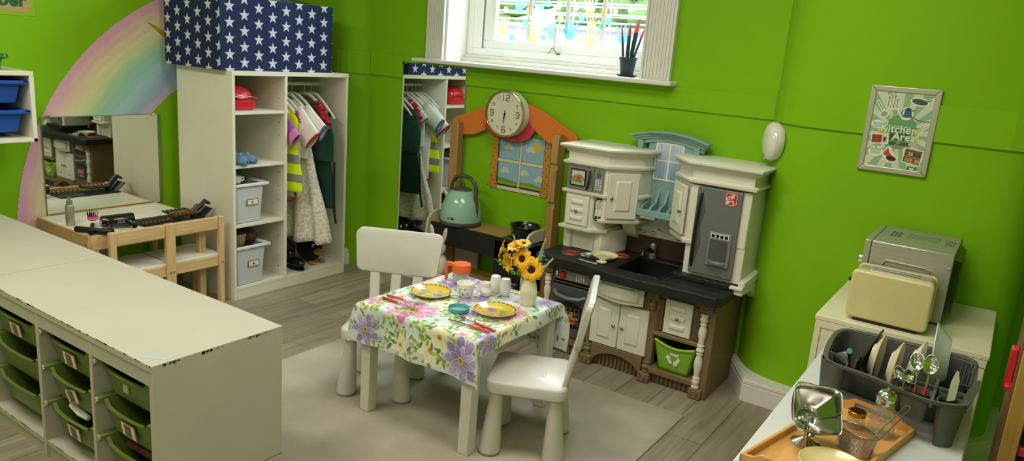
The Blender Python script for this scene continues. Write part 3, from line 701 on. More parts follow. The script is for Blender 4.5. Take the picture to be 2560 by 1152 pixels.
t = thing('black_boot', 'shiny black dress-up shoe on the wardrobe floor beside the bird', 'shoe', (-3.36, 2.82, .067))
obj('shoe_upper', M().ell((-3.35, 2.82, .105), .075, .03, .034, 18, 10, ).ell((-3.40, 2.82, .13), .03, .027, .045, 14, 8), mat('black_patent', '#0c0c0e', .25, coat=.4), t)
obj('shoe_sole', M().loft(circ(-3.35, 2.82, .07, 20, .03), [(.0675, 0), (.078, .002)]), BLACKP, t)
t = thing('patterned_cushion', 'dark patterned cushion slumped behind the black shoe in the wardrobe', 'cushion', (-3.52, 2.82, .067))
obj('cushion_cover', M().ell((-3.52, 2.82, .15), .12, .10, .083, 22, 12), mat('dark_print_cloth', '#3a2430', .9, var=.7, scale=30), t)
obj('frill', M().ell((-3.43, 2.74, .17), .05, .03, .03, 14, 8), mat('mauve_cloth', '#5a3648', .9), t)

# tall mirror on the back wall
t = thing('tall_wall_mirror', 'tall frameless mirror on the back wall reflecting the wardrobe', 'mirror', (-2.83, 3.362, .12))
obj('mirror_pane', M().box(-3.06, -2.594, 3.360, 3.366, .12, 1.288), MIRROR, t, smooth=0)
obj('mirror_backing', M().box(-3.064, -2.590, 3.3655, 3.3695, .116, 1.292), mat('grey_mirror_edge', '#7d8a80', .5), t)
for x in (-3.05, -2.605): obj('mirror_clip', M().box(x-.008, x+.008, 3.352, 3.366, 1.280, 1.294), CHROME, t)
# ================================================================== LEFT WALL
t = thing('wall_mirror', 'low rectangular frameless mirror on the left wall above the small table', 'mirror', (XL, 2.0, .445))
obj('mirror_pane', M().box(XL+.004, XL+.009, 1.711, 2.307, .446, .925), MIRROR, t, smooth=0)
obj('mirror_backing', M().box(XL+.001, XL+.0045, 1.708, 2.31, .443, .928), mat('grey_mirror_edge', '#7d8a80', .5), t)
for y in (1.74, 2.27): obj('mirror_clip', M().box(XL, XL+.012, y-.01, y+.01, .918, .934), CHROME, t)
# rainbow mural decal
R = Ras(1.53, 2.47, .0, 1.70, .0045, '#86b80a', 0)
bands = ['#dfa2c2', '#e0acba', '#e2c2ae', '#e3d2ac', '#e0dca6', '#cfdca4', '#aed6ae', '#a0d0b8', '#9ecec8', '#acd0d4', '#a2c2d4', '#9fb4d0', '#b8b8cc', '#c8b8c8']
D = np.hypot(R.X-2.901, R.Y-.326); T_ = (1.332-D)/(1.332-.874)
ok = (T_ >= 0) & (T_ <= 1)
cols = np.array([L(c) for c in bands]); wob = T_+.012*np.sin(R.Y*23)+.01*np.sin(R.X*41+R.Y*17)
ix = np.clip(wob, 0, .9999)*(len(bands)-1); i0 = ix.astype(int); fr = (ix-i0)[..., None]; fr = fr*fr*(3-2*fr)
R.a = cols[i0]*(1-fr)+cols[np.minimum(i0+1, len(bands)-1)]*fr
R.a *= (1+.02*np.sin(wob*70)+.02*np.sin(D*160+R.Y*8))[..., None]
R.k = ok*1.
painted('rainbow_decal', R, flat_x(XL+.0015), PAINTC, label='large pastel rainbow wall decal curving behind the mirror and wardrobe', cat='wall decal')
GOLD = mat('mustard_decal', '#c09a20', .7, var=.15); 
for nm, P, mt, lb in (('leaf_decal', [(2.255,1.405),(2.30,1.39),(2.42,1.32),(2.42,1.285),(2.35,1.33)], GOLD, 'long mustard leaf shaped decal over the rainbow beside the star box'),
    ('leaf_decal', [(2.368,1.232),(2.42,1.238),(2.42,1.21),(2.39,1.216)], mat('orange_decal', '#c27a24', .7), 'short orange leaf shaped decal over the rainbow beside the star box'),
    ('petal_decal', [(2.39,1.54),(2.44,1.54),(2.44,1.475),(2.41,1.50)], mat('red_orange_decal', '#c8542c', .7), 'red orange decal above the rainbow at the star box corner')):
    obj(nm, M().prism(P, XL-.002, XL+.0032, 'x'), mt, label=lb, cat='wall decal')
# month poster
t = thing('month_poster', 'laminated poster with green month lettering high on the left wall', 'poster', (XL, 1.5, 1.40))
R = Ras(1.10, 1.70, 1.405, 1.50, .003, '#b99a5c'); R.ell(1.5, 1.43, .2, .01, 0, '#c8a070'); R.ell(1.3, 1.46, .15, .02, 0, '#c8b48a')
painted('poster_print', R, flat_x(XL+.0022), PAINTC, t)
obj('laminate', M().box(XL+.0004, XL+.0018, 1.08, 1.722, 1.388, 1.52), mat('laminate_film', '#8cb828', .25, var=.01), t)
text('poster_lettering', 'November', .085, F_x(XL+.003, 1.50, 1.455), mat('dark_green_letters', '#1f6a3c', .8, var=.3, scale=90), t, bold=.003)
# wall shelf with blue trays
t = thing('wall_storage_shelf', 'white wall storage shelf holding blue trays at the left edge', 'shelf', (-3.7, 1.36, .86))
sx, y1, y0 = -3.545, 1.562, .95
WS = WHITEF
obj('shelf_top', M().box(XL+.001, sx, y0, y1, 1.142, 1.16), WS, t, bevel=.002)
obj('shelf_side', M().box(XL+.001, sx, y1-.018, y1, .858, 1.142), WS, t, bevel=.002)
obj('shelf_side', M().box(XL+.001, sx, y0, y0+.018, .858, 1.142), WS, t, bevel=.002)
obj('shelf_bottom', M().box(XL+.001, sx, y0, y1, .858, .875), WS, t, bevel=.002)
obj('shelf_divider', M().box(XL+.001, sx, 1.235, 1.253, .875, 1.142), WS, t)
BLUE = mat('blue_tray_plastic', '#1c4fa8', .4, var=.04)
def tray(x0, x1, y0, y1, z0, z1, m, lip=.018):
    t = M(); v = []
    def rg(z, o, i=0): return [(x0+o, y0+o, z), (x1-o, y0+o, z), (x1-o, y1-o, z), (x0+o, y1-o, z)]
    a = rg(z0, .035); b_ = rg(z1, lip); c = rg(z1, lip+.004); d = rg(z0+.004, .039)
    t.add(a+b_+c+d, [(3,2,1,0)]+[(i, (i+1)%4, (i+1)%4+4, i+4) for i in range(4)]+[(i+4, (i+1)%4+4, (i+1)%4+8, i+8) for i in range(4)]+[(i+8, (i+1)%4+8, (i+1)%4+12, i+12) for i in range(4)]+[(12,13,14,15)])
    return t
def lips(x0, x1, y0, y1, z1, lip=.018):
    t = M(); t.box(x0, x1, y0, y0+lip+.004, z1-.006, z1+.004); t.box(x0, x1, y1-lip-.004, y1, z1-.006, z1+.004); t.box(x1-lip-.004, x1, y0, y1, z1-.012, z1+.004); t.box(x0, x0+lip, y0, y1, z1-.006, z1+.004); return t
for k, (zr, lb) in enumerate(((1.125, 'blue plastic tray in the upper row of the wall shelf'), (1.0, 'blue plastic tray in the lower row of the wall shelf'))):
    b_ = thing('storage_tray', lb, 'tray', (-3.68, 1.4, zr-.1), group='blue trays in the wall shelf')
    obj('tray_tub', tray(-3.83, -3.55, 1.262, 1.535, zr-.10, zr-.006, BLUE), BLUE, b_, bevel=.006, seg=2)
    obj('tray_rim', lips(-3.83, -3.548, 1.256, 1.541, zr-.008), BLUE, b_, bevel=.003)
t = thing('green_tub', 'small translucent green tub standing on the wall shelf', 'tub', (-3.66, 1.42, 1.161))
GT = mat('translucent_green', '#2f8a34', .3, alpha=.85, var=.1)
obj('tub_body', M().loft(rpoly(-3.72, -3.60, 1.37, 1.475, .015), [(1.161, -.012), (1.215, 0)]), GT, t)
obj('tub_rim', M().loft(rpoly(-3.73, -3.59, 1.36, 1.488, .02), [(1.208, -.002), (1.214, .006), (1.228, .003)]), mat('dark_green_rim', '#1e6a22', .35), t)
obj('tub_print', M().ell((-3.60+.002, 1.425, 1.185), .004, .018, .014, 12, 8), mat('orange_print', '#b86830', .6), t)

# ================================================================== VANITY TABLE + CHAIRS
t = thing('childrens_table', 'low pine children\'s table with white top below the wall mirror', 'table', (-3.6, 1.95, 0))
tx0, tx1, ty0, ty1, tz = -3.83, -3.355, 1.655, 2.262, .45
obj('tabletop', M().box(tx0+.012, tx1-.012, ty0+.012, ty1-.012, tz-.012, tz-.001), mat('white_tabletop', '#e6e4d4', .35), t)
fr = M().box(tx0, tx1, ty0, ty0+.014, tz-.07, tz).box(tx0, tx1, ty1-.014, ty1, tz-.07, tz).box(tx0, tx0+.014, ty0, ty1, tz-.07, tz)
obj('table_apron', M().box(tx0, tx1, ty0, ty0+.014, tz-.07, tz), wood('pine_x', '#b48c52', '#cfaa74', 0), t, bevel=.002)
obj('table_apron', M().box(tx0, tx1, ty1-.014, ty1, tz-.07, tz), wood('pine_x2', '#c9a268', '#e0c08c', 0), t, bevel=.002)
obj('table_apron', M().box(tx0, tx0+.014, ty0+.014, ty1-.014, tz-.07, tz), PINE, t, bevel=.002)
obj('table_apron', M().box(tx1-.014, tx1, ty0+.014, ty1-.014, tz-.07, tz), PINE, t, bevel=.002)
for x in (tx0+.002, tx1-.038):
    for y in (ty0+.016, ty1-.05): obj('leg', M().box(x, x+.034, y, y+.034, 0, tz-.013), PINEZ, t, bevel=.003)
obj('bolt', M().tube([(tx1-.02, ty0-.003, tz-.04), (tx1-.02, ty0+.002, tz-.04)], .006, 10), CHROME, t)
def pine_chair():
    t = thing('childrens_chair', '', 'chair', (0, 0, 0))
    w = .135
    for s in (-1, 1):
        obj('leg', M().box(-.014, .014, s*w-.014, s*w+.014, 0, .468), PINEZ, t, bevel=.003)       # rear upright
        obj('leg', M().box(-.25, -.222, s*w-.014, s*w+.014, 0, .262), PINEZ, t, bevel=.003)
        obj('side_rail', M().box(-.236, 0, s*w-.009, s*w+.009, .20, .26), wood('pine_rail', '#c9a268', '#e0c08c', 0) if s > 0 else MATS.get('_pr', PINE), t, bevel=.002)
        obj('bolt', M().tube([(.0, s*(w+.0135), .225), (.0, s*(w+.017), .225)], .006, 10), CHROME, t)
        obj('bolt', M().tube([(.0135, s*w, .225), (.0165, s*w, .225)], .005, 10), CHROME, t)
    obj('seat', M().box(-.245, .002, -w-.004, w+.004, .262, .270), mat('white_seat_board', '#e3e0cf', .4), t, bevel=.002)
    obj('back_rail', M().box(-.012, .006, -w+.014, w-.014, .402, .466), PINE, t, bevel=.003)
    obj('back_rail', M().box(-.012, .004, -w+.014, w-.014, .205, .262), PINE, t, bevel=.003)
    obj('front_rail', M().box(-.24, -.228, -w+.014, w-.014, .205, .262), PINE, t, bevel=.003)
    return t
a = pine_chair(); a.location = (-3.30, 1.868, 0); a['label'] = 'small pine chair pushed under the vanity table, partly behind the white unit'; a['group'] = 'pine children\'s chairs at the vanity table'
c = copy_tree(a); c.location = (-3.302, 2.157, 0); c['label'] = 'small pine chair at the vanity table, next to the wardrobe'
# vanity things
zt = .4505
t = thing('silver_spray_bottle', 'slim silver bottle with a cap on the vanity table', 'bottle', (-3.60, 1.70, zt))
obj('bottle_body', M().lathe([(.018, 0), (.0195, .003), (.0195, .090), (.016, .098), (.0, .099)], (-3.60, 1.70, zt), 20), mat('satin_silver', '#a9a598', .35, .6), t)
obj('bottle_cap', M().lathe([(.0125, .098), (.0125, .118), (.006, .122), (.006, .132), (0, .133)], (-3.60, 1.70, zt), 16), mat('satin_grey', '#8d8a80', .4, .4), t)
t = thing('hair_brush', 'round black hairbrush with pink bristle pad on the vanity table', 'hairbrush', (-3.5, 1.72, zt))
T = Tr(-3.47, 1.735, zt+.016, radians(-30))
obj('brush_handle', M().tube([(-.02, 0, 0), (.05, 0, -.003), (.13, 0, 0)], [.010, .009, .012], 10, T=T), BLACKP, t)
obj('brush_head', M().ell((-.06, 0, .024), .046, .025, .011, 18, 8, T=T), mat('pink_pad', '#c85a86', .5), t)
br = M()
for i in range(9):
    for j in range(6):
        x = -.095+.0088*i; y = -.018+.0072*j
        if (x+.06)**2/.04**2+y**2/.023**2 < 1: br.tube([(x, y, .03), (x*1.03, y*1.3, .052)], .0012, 4, T=T)
obj('bristles', br, BLACKP, t, smooth=0)
t = thing('curling_iron', 'black folding hair straightener lying open in front of the hairbrush', 'hair straightener', (-3.40, 1.72, zt))
obj('arm', M().tube([(-3.47, 1.66, zt+.014), (-3.36, 1.715, zt+.014), (-3.33, 1.75, zt+.014)], [.013, .014, .011], 10), BLACKP, t)
obj('arm', M().tube([(-3.43, 1.785, zt+.03), (-3.37, 1.765, zt+.018), (-3.33, 1.75, zt+.014)], [.010, .010, .011], 10), BLACKP, t)
t = thing('hair_dryer', 'glossy black hair dryer lying on the vanity table', 'hair dryer', (-3.43, 1.85, zt))
T = Tr(-3.43, 1.835, zt+.035, radians(75))
GB = mat('gloss_black', '#0e0e0e', .18, coat=.5)
obj('barrel', M().lathe([(.023, -.075), (.027, -.07), (.029, -.02), (.0335, .055), (.031, .066), (.020, .070)], seg=22, T=T @ Matrix.Rotation(pi/2, 4, 'Y')), GB, t)
obj('dryer_handle', M().tube([(.04, 0, 0), (.045, -.05, -.006), (.05, -.085, -.01)], [.016, .015, .014], 10, T=T), GB, t)
obj('button_panel', M().box(-.01, .035, -.0312, -.0295, -.008, .008, T=T), mat('grey_buttons', '#55585a', .4), t)
ROSE = mat('rose_gold', '#c98f5c', .2, 1.); BRIS = mat('brown_bristle', '#5c3c26', .95); ROLL = mat('black_faux_leather', '#1a1816', .45)
t = thing('brush_roll', 'open black roll case for makeup brushes lying along the vanity table', 'brush case', (-3.42, 2.08, zt))
obj('case_sheet', M().box(-3.52, -3.365, 1.925, 2.25, zt, zt+.004), ROLL, t, bevel=.002)
obj('case_flap', M().box(-.07, .07, -.035, .035, 0, .006, T=Tr(-3.43, 2.265, zt+.022, 0, radians(42))), ROLL, t, bevel=.003)
obj('case_strap', M().tube([(-3.44, 2.215, zt+.008), (-3.42, 2.255, zt+.05), (-3.42, 2.285, zt+.075), (-3.42, 2.31, zt+.06)], [.016, .018, .02, .012], 10, flat=.6), ROLL, t)
for k in range(13):
    big = k > 6; y = 1.945+.022*k; L_ = .12 if big else .085; r = .0115 if big else .0055; hx = -3.38
    q = thing('makeup_brush', f'{"large" if big else "small"} rose gold makeup brush in the roll case, number {k+1} counting from the hair dryer', 'makeup brush', (hx-.05, y, zt+.005), group='makeup brushes in the roll case')
    zz = zt+.006+r+(.014 if big else 0)
    obj('handle', M().tube([(hx-L_, y, zz), (hx-L_*.45, y, zz)], [r*.4, r*.75], 8), ROLL, q)
    obj('ferrule', M().tube([(hx-L_*.46, y, zz), (hx-L_*.2, y, zz)], [r*.75, r], 8), ROSE, q)
    obj('bristle_tip', M().ell((hx-L_*.1, y, zz), L_*.14, r*1.25, r*1.25, 10, 8), BRIS, q)

# ================================================================== NEAR WHITE STORAGE UNIT
UW = mat('worn_cream_laminate', '#bdb8a4', .45, var=.03, scale=5, bump=.1, bscale=40)
GTR = mat('green_tray_plastic', '#667a34', .4, var=.05); WEAR = mat('bare_chipboard', '#8a7c5c', .9, var=.5, scale=120)
def unit(name, label, x0, x1, cols, mx, scuff=False):
    y0, y1, zt = 1.022, 1.452, .518
    t = thing(name, label, 'storage unit', ((x0+x1)/2, (y0+y1)/2, 0))
    ww = M().box(x0, x1, y0, y1, zt-.018, zt); ww.cur = 1
    for k in range(60):
        x = rnd.uniform(x0, x1); l = rnd.uniform(.004, .02); ww.box(x, min(x1, x+l), y0-.0005, y0+.001, zt-rnd.uniform(.001, .003), zt+.0002)
    if scuff:
        ww.cur = 2; ww.prism([(-1.86, 1.035), (-1.80, 1.07), (-1.80, 1.12), (-1.825, 1.115), (-1.83, 1.09), (-1.875, 1.10), (-1.885, 1.075)], .5181, .5184); ww.cur = 1
        for k in range(46):
            y = rnd.choice([rnd.uniform(1.04, 1.10), rnd.uniform(1.17, 1.24), rnd.uniform(1.32, 1.41)]); ww.box(-1.7835, -1.7825, y, y+rnd.uniform(.002, .010), .518-rnd.uniform(.004, .012), .5175-rnd.uniform(.001, .003))
    obj('top_panel', ww, [UW, WEAR, mat('scuff_grey', '#b4b6ae', .5)], t, smooth=0)
    for x in mx: obj('upright', M().box(x[0], x[1], y0+.002, y1, 0, zt-.018), UW, t, bevel=.0015)
    obj('top_rail', M().box(x0+.001, x1-.001, y0+.0035, y0+.018, .455, zt-.018), UW, t)
    ww = M().box(x0+.001, x1-.001, y0+.005, y1, .045, .06); ww.cur = 1
    for k in range(40):
        x = rnd.uniform(x0, x1); l = rnd.uniform(.01, .035); ww.box(x, min(x1-.001, x+l), y0+.0045, y0+.0055, .0590, .0603)
    obj('base_panel', ww, [UW, WEAR], t, smooth=0)
    obj('plinth', M().box(x0+.001, x1-.001, y0+.012, y0+.028, 0, .045), UW, t)
    obj('back_panel', M().box(x0+.002, x1-.002, y1-.006, y1-.001, .05, zt-.02), UW, t)
    return t
ux = [-2.812, -2.437, -2.113, -1.784]
u1 = unit('low_storage_unit', 'low cream storage unit with rows of green trays in the near left corner', -2.812, -1.783, 3, [(-2.812, -2.796), (-2.437, -2.419), (-2.113, -2.097), (-1.800, -1.783)], True)
obj('side_joint', M().box(-1.7835, -1.7828, 1.03, 1.45, .0785, .0800), INK, u1, smooth=0)
u2 = unit('low_storage_unit', 'second low cream storage unit joined on to the left, ending near the left wall', -3.82, -2.814, 3, [(-3.82, -3.802), (-3.48, -3.462), (-3.15, -3.132), (-2.83, -2.814)])
def gtray(x0, x1, z, label, card=None, tilt=0, extra=None):
    y0 = 1.03; t = thing('green_storage_tray', label, 'tray', ((x0+x1)/2, 1.2, z-.11), group='green trays in the low cream units')
    a = x0+.004; b_ = x1-.004; zb = z-.105
    m = M(); ins = .03
    def rg(zz, o): return [(a+o, y0+o*.6, zz), (b_-o, y0+o*.6, zz), (b_-o, 1.42, zz), (a+o, 1.42, zz)]
    A, B_, Cc, Dd = rg(zb, .05), rg(z, .022), rg(z, .026), rg(zb+.004, .054)
    m.add(A+B_+Cc+Dd, [(3,2,1,0)]+[(i, (i+1)%4, (i+1)%4+4, i+4) for i in (1,2,3)]+[(i+4, (i+1)%4+4, (i+1)%4+8, i+8) for i in (1,2,3)]+[(i+8, (i+1)%4+8, (i+1)%4+12, i+12) for i in (1,2,3)]+[(12,13,14,15)])
    def dip(u): return z-.006-.016*min(1, 2.6*sin(pi*u))**2*(1 if .08 < u < .92 else 0)
    def frn(u, v, o=0): return ((a+.05)*(1-u)*(1-v)+(b_-.05)*u*(1-v)+(a+.022)*(1-u)*v+(b_-.022)*u*v, y0+(.03 if v < .5 else .0132)-.018*sin(pi*u)*v+o, zb+(dip(u)-zb)*v)
    m.sheet(lambda u, v: (frn(u, v)[0], y0+.03-.0168*v-.011*sin(pi*u)*v, frn(u, v)[2]), 24, 6)
    m.sheet(lambda u, v: (frn(u, v)[0], y0+.034-.0168*v-.011*sin(pi*u)*v, frn(u, v)[2]), 24, 6)
    m.sheet(lambda u, v: ((a+.022)*(1-u)+(b_-.022)*u, y0+.0132-.011*sin(pi*u)-.006+.012*v, dip(u)+.002), 24, 1)
    obj('tray_tub', m, GTR, t)
    obj('tray_rim', M().box(a, a+.026, y0, 1.42, z-.004, z+.003), GTR, t, bevel=.003); obj('tray_rim', M().box(b_-.026, b_, y0, 1.42, z-.004, z+.003), GTR, t, bevel=.003)
    obj('runner', M().box(a-.003, a+.012, y0-.004, 1.42, z-.008, z-.003).tube([(a+.012, y0-.002, z-.012), (a+.004, y0-.002, z-.006), (a+.0, y0-.002, z-.022)], .003, 6), UW, t)
    if card is not None:
        cx = (a+b_)/2+.012+card*.01; cz = z-.055; yf = y0+.018-.002
        T = Tr(cx, y0+.007, cz-.004, 0, radians(9)) @ Matrix.Rotation(tilt, 4, 'Y')
        c = obj('label_card', M().box(-.038, .038, -.001, .001, -.026, .026, T=T), CARDB, t)
        obj('card_paper', M().box(-.033, .033, -.0018, -.0008, -.021, .021, T=T), CARDW, c)
        obj('card_picture', M().box(-.018, .016, -.0024, -.0012, -.019, .019, T=T), mat('brown_picture', '#7c6248', .7, var=.5, scale=60), c)
    return t
rows = (.449, .327, .204)
names = {0: 'right-hand', 1: 'middle', 2: 'left-hand'}
for ci, (x0, x1) in enumerate(((-2.097, -1.800), (-2.419, -2.113), (-2.796, -2.437))):
    for ri, z in enumerate(rows):
        if (ci, ri) in ((0, 0),): card = None
        elif (ci, ri) in ((2, 1), (2, 2), (0, 2)): card = None
        else: card = 0
        gtray(x0, x1, z, f'green tray, {("top", "middle", "bottom")[ri]} row of the {names[ci]} column of the near unit', card, tilt=-.25 if (ci, ri) == (1, 1) else 0)
obj('price_sticker', M().box(-1.955, -1.93, 1.036, 1.0385, .385, .410), mat('pale_green_sticker', '#a8b878', .6), label='small pale sticker on the top right green tray', cat='sticker')
obj('book', M().box(-2.01, -1.83, 1.07, 1.25, .18, .20, T=Matrix.Identity(4)).box(-2.012, -1.828, 1.068, 1.252, .2, .202), mat('red_grey_cover', '#7a4a48', .5, var=.4, scale=12), label='thin red and grey book lying in the bottom right green tray', cat='book')
obj('white_cloth_strip', M().tube([(-2.33, 1.07, .20), (-2.29, 1.06, .215), (-2.25, 1.055, .208), (-2.21, 1.06, .20)], [.01, .014, .012, .008], 8), WCT, label='small white cloth hanging over the rim of the bottom middle tray', cat='cloth')
# ================================================================== TOY KITCHEN
K = thing('toy_kitchen', 'large plastic play kitchen with white cupboards, black worktop and brown base', 'toy kitchen', (-1.33, 3.15, 0))
def kb(n, m, mt, **kw): return obj(n, m, mt, K, **kw)
yf = 2.965
# --- base
m = M()
m.box(-1.75, -1.705, 2.99, 3.335, .01, .445)                     # left side
m.box(-.955, -.905, 2.985, 3.335, 0, .445)                       # right side
m.box(-1.705, -1.50, 2.99, 3.33, .355, .445); m.box(-1.705, -1.50, 3.04, 3.33, .06, .36)
m.box(-1.705, -1.49, 2.985, 3.02, .055, .095)
m.box(-1.49, -1.20, 3.0, 3.33, .10, .398); m.box(-1.49, -1.20, 2.99, 3.0, .10, .44)
m.box(-1.175, -.955, 2.995, 3.33, .245, .445)
m.box(-1.175, -.955, 3.23, 3.33, .05, .25); m.box(-1.175, -.955, 2.975, 3.33, .05, .078); m.box(-1.175, -.955, 2.972, 3.0, .232, .252)
m.box(-1.735, -.94, 3.03, 3.33, .0, .06)
kb('base_body', m, BROWNP, bevel=.005, seg=2)
# grooved kick boards and the arch
for x0, x1 in ((-1.70, -1.52), (-1.46, -1.215), (-1.165, -.975)):
    g = M().box(x0, x1, 3.012, 3.03, .0, .07); n = int((x1-x0)/.02)
    for i in range(n): g.box(x0+(i+.25)*(x1-x0)/n, x0+(i+.75)*(x1-x0)/n, 3.004, 3.014, .004, .064)
    kb('grooved_kickboard', g, BROWNP, bevel=.002)
ar = [(-1.465, .02), (-1.465, .112), (-1.21, .112), (-1.21, .02)]+[(-1.3375+.118*cos(radians(a)), .02+.062*sin(radians(a))) for a in range(0, 181, 15)]
kb('arch_panel', M().prism(ar, 2.975, 3.012, 'y'), BROWNP, bevel=.003)
def rosette(m, x, z, y):
    m.lathe([(.0, .004), (.0045, .0045), (.007, .002), (.0105, .002), (.013, .005), (.015, .002), (.016, 0)], seg=18, T=Matrix.Translation((x, y, z)) @ Matrix.Rotation(radians(90), 4, 'X'), caps=False)
for x, ww_ in ((-1.728, .05), (-1.487, .055), (-1.19, .055), (-.947, .055)):
    for q, (y_, za, zb) in enumerate(((yf-.002, 0, .048), (yf+.002, .392, .443))):
        c_ = kb('corner_block', M().box(x-ww_/2, x+ww_/2, y_, 3.03, za, zb), BROWNP, bevel=.005)
        m = M(); rosette(m, x, (za+zb)/2, y_); obj('rosette', m, BROWNP, c_)
for x in (-1.487, -1.19):
    pr = [(.016, 0), (.018, .006), (.013, .010), (.020, .022), (.020, .028), (.012, .038), (.017, .044), (.017, .048)]
    m = M().box(x-.02, x+.02, 2.99, 3.03, .048, .395).lathe(pr, (x, 2.988, .048), 18).lathe(pr, (x, 2.988, .344), 18)
    kb('brown_pilaster', m, BROWNP, bevel=.002)
BAL = [(.016, 0), (.017, .008), (.012, .012), (.015, .02), (.018, .03), (.015, .038), (.012, .042), (.017, .046), (.012, .052), (.013, .07), (.018, .10), (.017, .125), (.011, .15), (.015, .156), (.012, .162), (.018, .172), (.015, .184), (.011, .19), (.017, .195), (.012, .20), (.013, .22), (.017, .245), (.017, .265), (.011, .285), (.016, .29), (.012, .297), (.018, .308), (.016, .318), (.012, .324), (.017, .330), (.017, .336)]
for x in (-1.728, -.951): kb('white_baluster', M().lathe(BAL, (x, yf+.012, .050), 22), PLAST)
# raised-panel doors
def panel_door(name, x0, x1, z0, z1, y, knob=None, parent=K, m_=PLAST, T=None, strips=False, kn=None):
    w = x1-x0; h = z1-z0; m = M().box(x0, x1, y, y+.014, z0, z1, T=T)
    if strips:
        for q in range(3):
            a = z0+h*(.14+.27*q); m.taper2 = None
            m.add(*frust(x0+w*.2, x1-w*.2, a, a+h*.19, y, .007), T)
    else:
        b_ = .022; m.add(*frust(x0+b_, x1-b_, z0+b_, z1-b_, y, -.0035, -.006), T)
        m.add(*frust(x0+b_+.012, x1-b_-.012, z0+b_+.012, z1-b_-.012, y, .006), T)
    d = obj(name, m, m_, parent, bevel=.0025)
    if knob:
        pf = [(.0045, 0), (.004, .005), (.0075, .008), (.008, .012), (.005, .0155), (0, .0165)]
        TT = Matrix.Translation((knob[0], y, knob[1])) @ Matrix.Rotation(radians(90), 4, 'X')
        obj('knob', M().lathe(pf, seg=16, T=(T @ TT) if T is not None else TT), mat('pewter', '#8f8d86', .3, .8), d)
    return d
def frust(x0, x1, z0, z1, y, h, s=None):
    s = .008 if s is None else s
    v = [(x0, y+.001, z0), (x1, y+.001, z0), (x1, y+.001, z1), (x0, y+.001, z1), (x0+s, y-h, z0+s), (x1-s, y-h, z0+s), (x1-s, y-h, z1-s), (x0+s, y-h, z1-s)]
    return v, [(0,1,5,4), (1,2,6,5), (2,3,7,6), (3,0,4,7), (4,5,6,7)]
panel_door('cupboard_door', -1.482, -1.343, .115, .330, 2.978, (-1.362, .222))
panel_door('cupboard_door', -1.339, -1.200, .115, .330, 2.978, (-1.320, .222))
panel_door('drawer_front', -1.130, -1.006, .256, .411, 2.978, (-1.068, .333), strips=True)
for xa, xb, xs_ in ((-1.168, -1.14, (-1.161, -1.154, -1.147)), (-.996, -.972, (-.99, -.984, -.978))):
    fl = M().box(xa, xb, 2.985, 3.0, .256, .40)
    for x in xs_: fl.box(x-.0018, x+.0018, 2.980, 2.986, .262, .394)
    kb('fluted_panel', fl, BROWNP, bevel=.0015)
# bow fronted white sink apron
def apron(u, v):
    x = -1.458+.228*u; y = 2.972-.030*sin(u*pi); z = .345+.012*(2*u-1)**2*0+.093*v; return (x, y, z)
m = M().sheet(apron, 16, 4)
m2 = M().sheet(lambda u, v: (-1.438+.188*u, 2.968-.004-.030*sin((.09+.82*u)*pi)-.003, .365+.055*v), 16, 3)
kb('sink_apron', m, PLAST, solid=.012, bevel=.002); kb('sink_apron_panel', m2, PLAST, solid=.006, bevel=.002)
# oven
OV = mat('graphite_plastic', '#55585a', .3, .3, coat=.2)
ov = kb('oven_door', M().prism(rpoly(-1.70, -1.508, .10, .348, .01), 2.976, 2.992, 'y'), OV, bevel=.003)
obj('oven_handle', M().tube([(-1.688, 2.975, .312), (-1.66, 2.955, .302), (-1.60, 2.948, .297), (-1.545, 2.955, .302), (-1.52, 2.975, .312)], .009, 10), GREYP, ov)
obj('window_bezel', M().prism([(-1.672, .155), (-1.60, .145), (-1.535, .155), (-1.53, .262), (-1.60, .275), (-1.678, .262)], 2.972, 2.977, 'y'), BLACKP, ov, bevel=.003)
R = Ras(-1.665, -1.542, .162, .258, .0012, '#241a1a')
for k in range(90):
    x = rnd.uniform(-1.65, -1.555); z = .175+rnd.random()**2*.05; R.ell(x, z, rnd.uniform(.003, .008), rnd.uniform(.003, .010), rnd.random()*3, rnd.choice(['#a8402a', '#e07a34', '#ffb45c', '#5c1d18', '#8a2c20']), al=.8)
for k in range(6): R.line([(-1.66+.023*k, .165), (-1.66+.023*k, .25)], .002, '#b8aeb0', .5)
R.line([(-1.66, .2), (-1.545, .2)], .002, '#c9c0c0', .5); R.line([(-1.66, .225), (-1.545, .225)], .002, '#c9c0c0', .4)
painted('oven_window', R, flat_y(2.9712), GLAZE, ov)
cp = kb('oven_control_panel', M().prism(rpoly(-1.698, -1.512, .372, .422, .004), 2.984, 2.992, 'y'), mat('taupe_plastic', '#84786a', .5), bevel=.0015)
obj('red_dial', M().lathe([(.017, 0), (.017, .006), (.014, .010), (0, .0105)], seg=20, T=Matrix.Translation((-1.655, 2.984, .396)) @ Matrix.Rotation(radians(90), 4, 'X')), REDP, cp)
m = M().prism(rpoly(-1.696, -1.678, .382, .414, .003), 2.982, 2.985, 'y')
obj('dial_marking', m, BLACKP, cp); 
obj('marking_light', M().box(-1.693, -1.681, 2.981, 2.9822, .386, .410).tube([(-1.687, 2.9815, .392), (-1.687, 2.9795, .392)], .003, 8), CARDW, cp)
SIL = mat('silver_sticker', '#8f8f8a', .35, .4)
def keypad(x0, x1, z0, z1, nx, nz, y, parent, T=None):
    m = M(); dx = (x1-x0)/nx; dz = (z1-z0)/nz
    for i in range(nx):
        for j in range(nz): 
            TT = Matrix.Translation((x0+(i+.5)*dx, y, z0+(j+.5)*dz)) @ Matrix.Rotation(radians(90), 4, 'X')
            m.lathe([(min(dx, dz)*.40, 0), (min(dx, dz)*.36, .0015), (0, .0016)], seg=12, T=(T @ TT) if T is not None else TT)
    return obj('keypad_buttons', m, mat('button_white', '#d8d8d2', .4), parent)
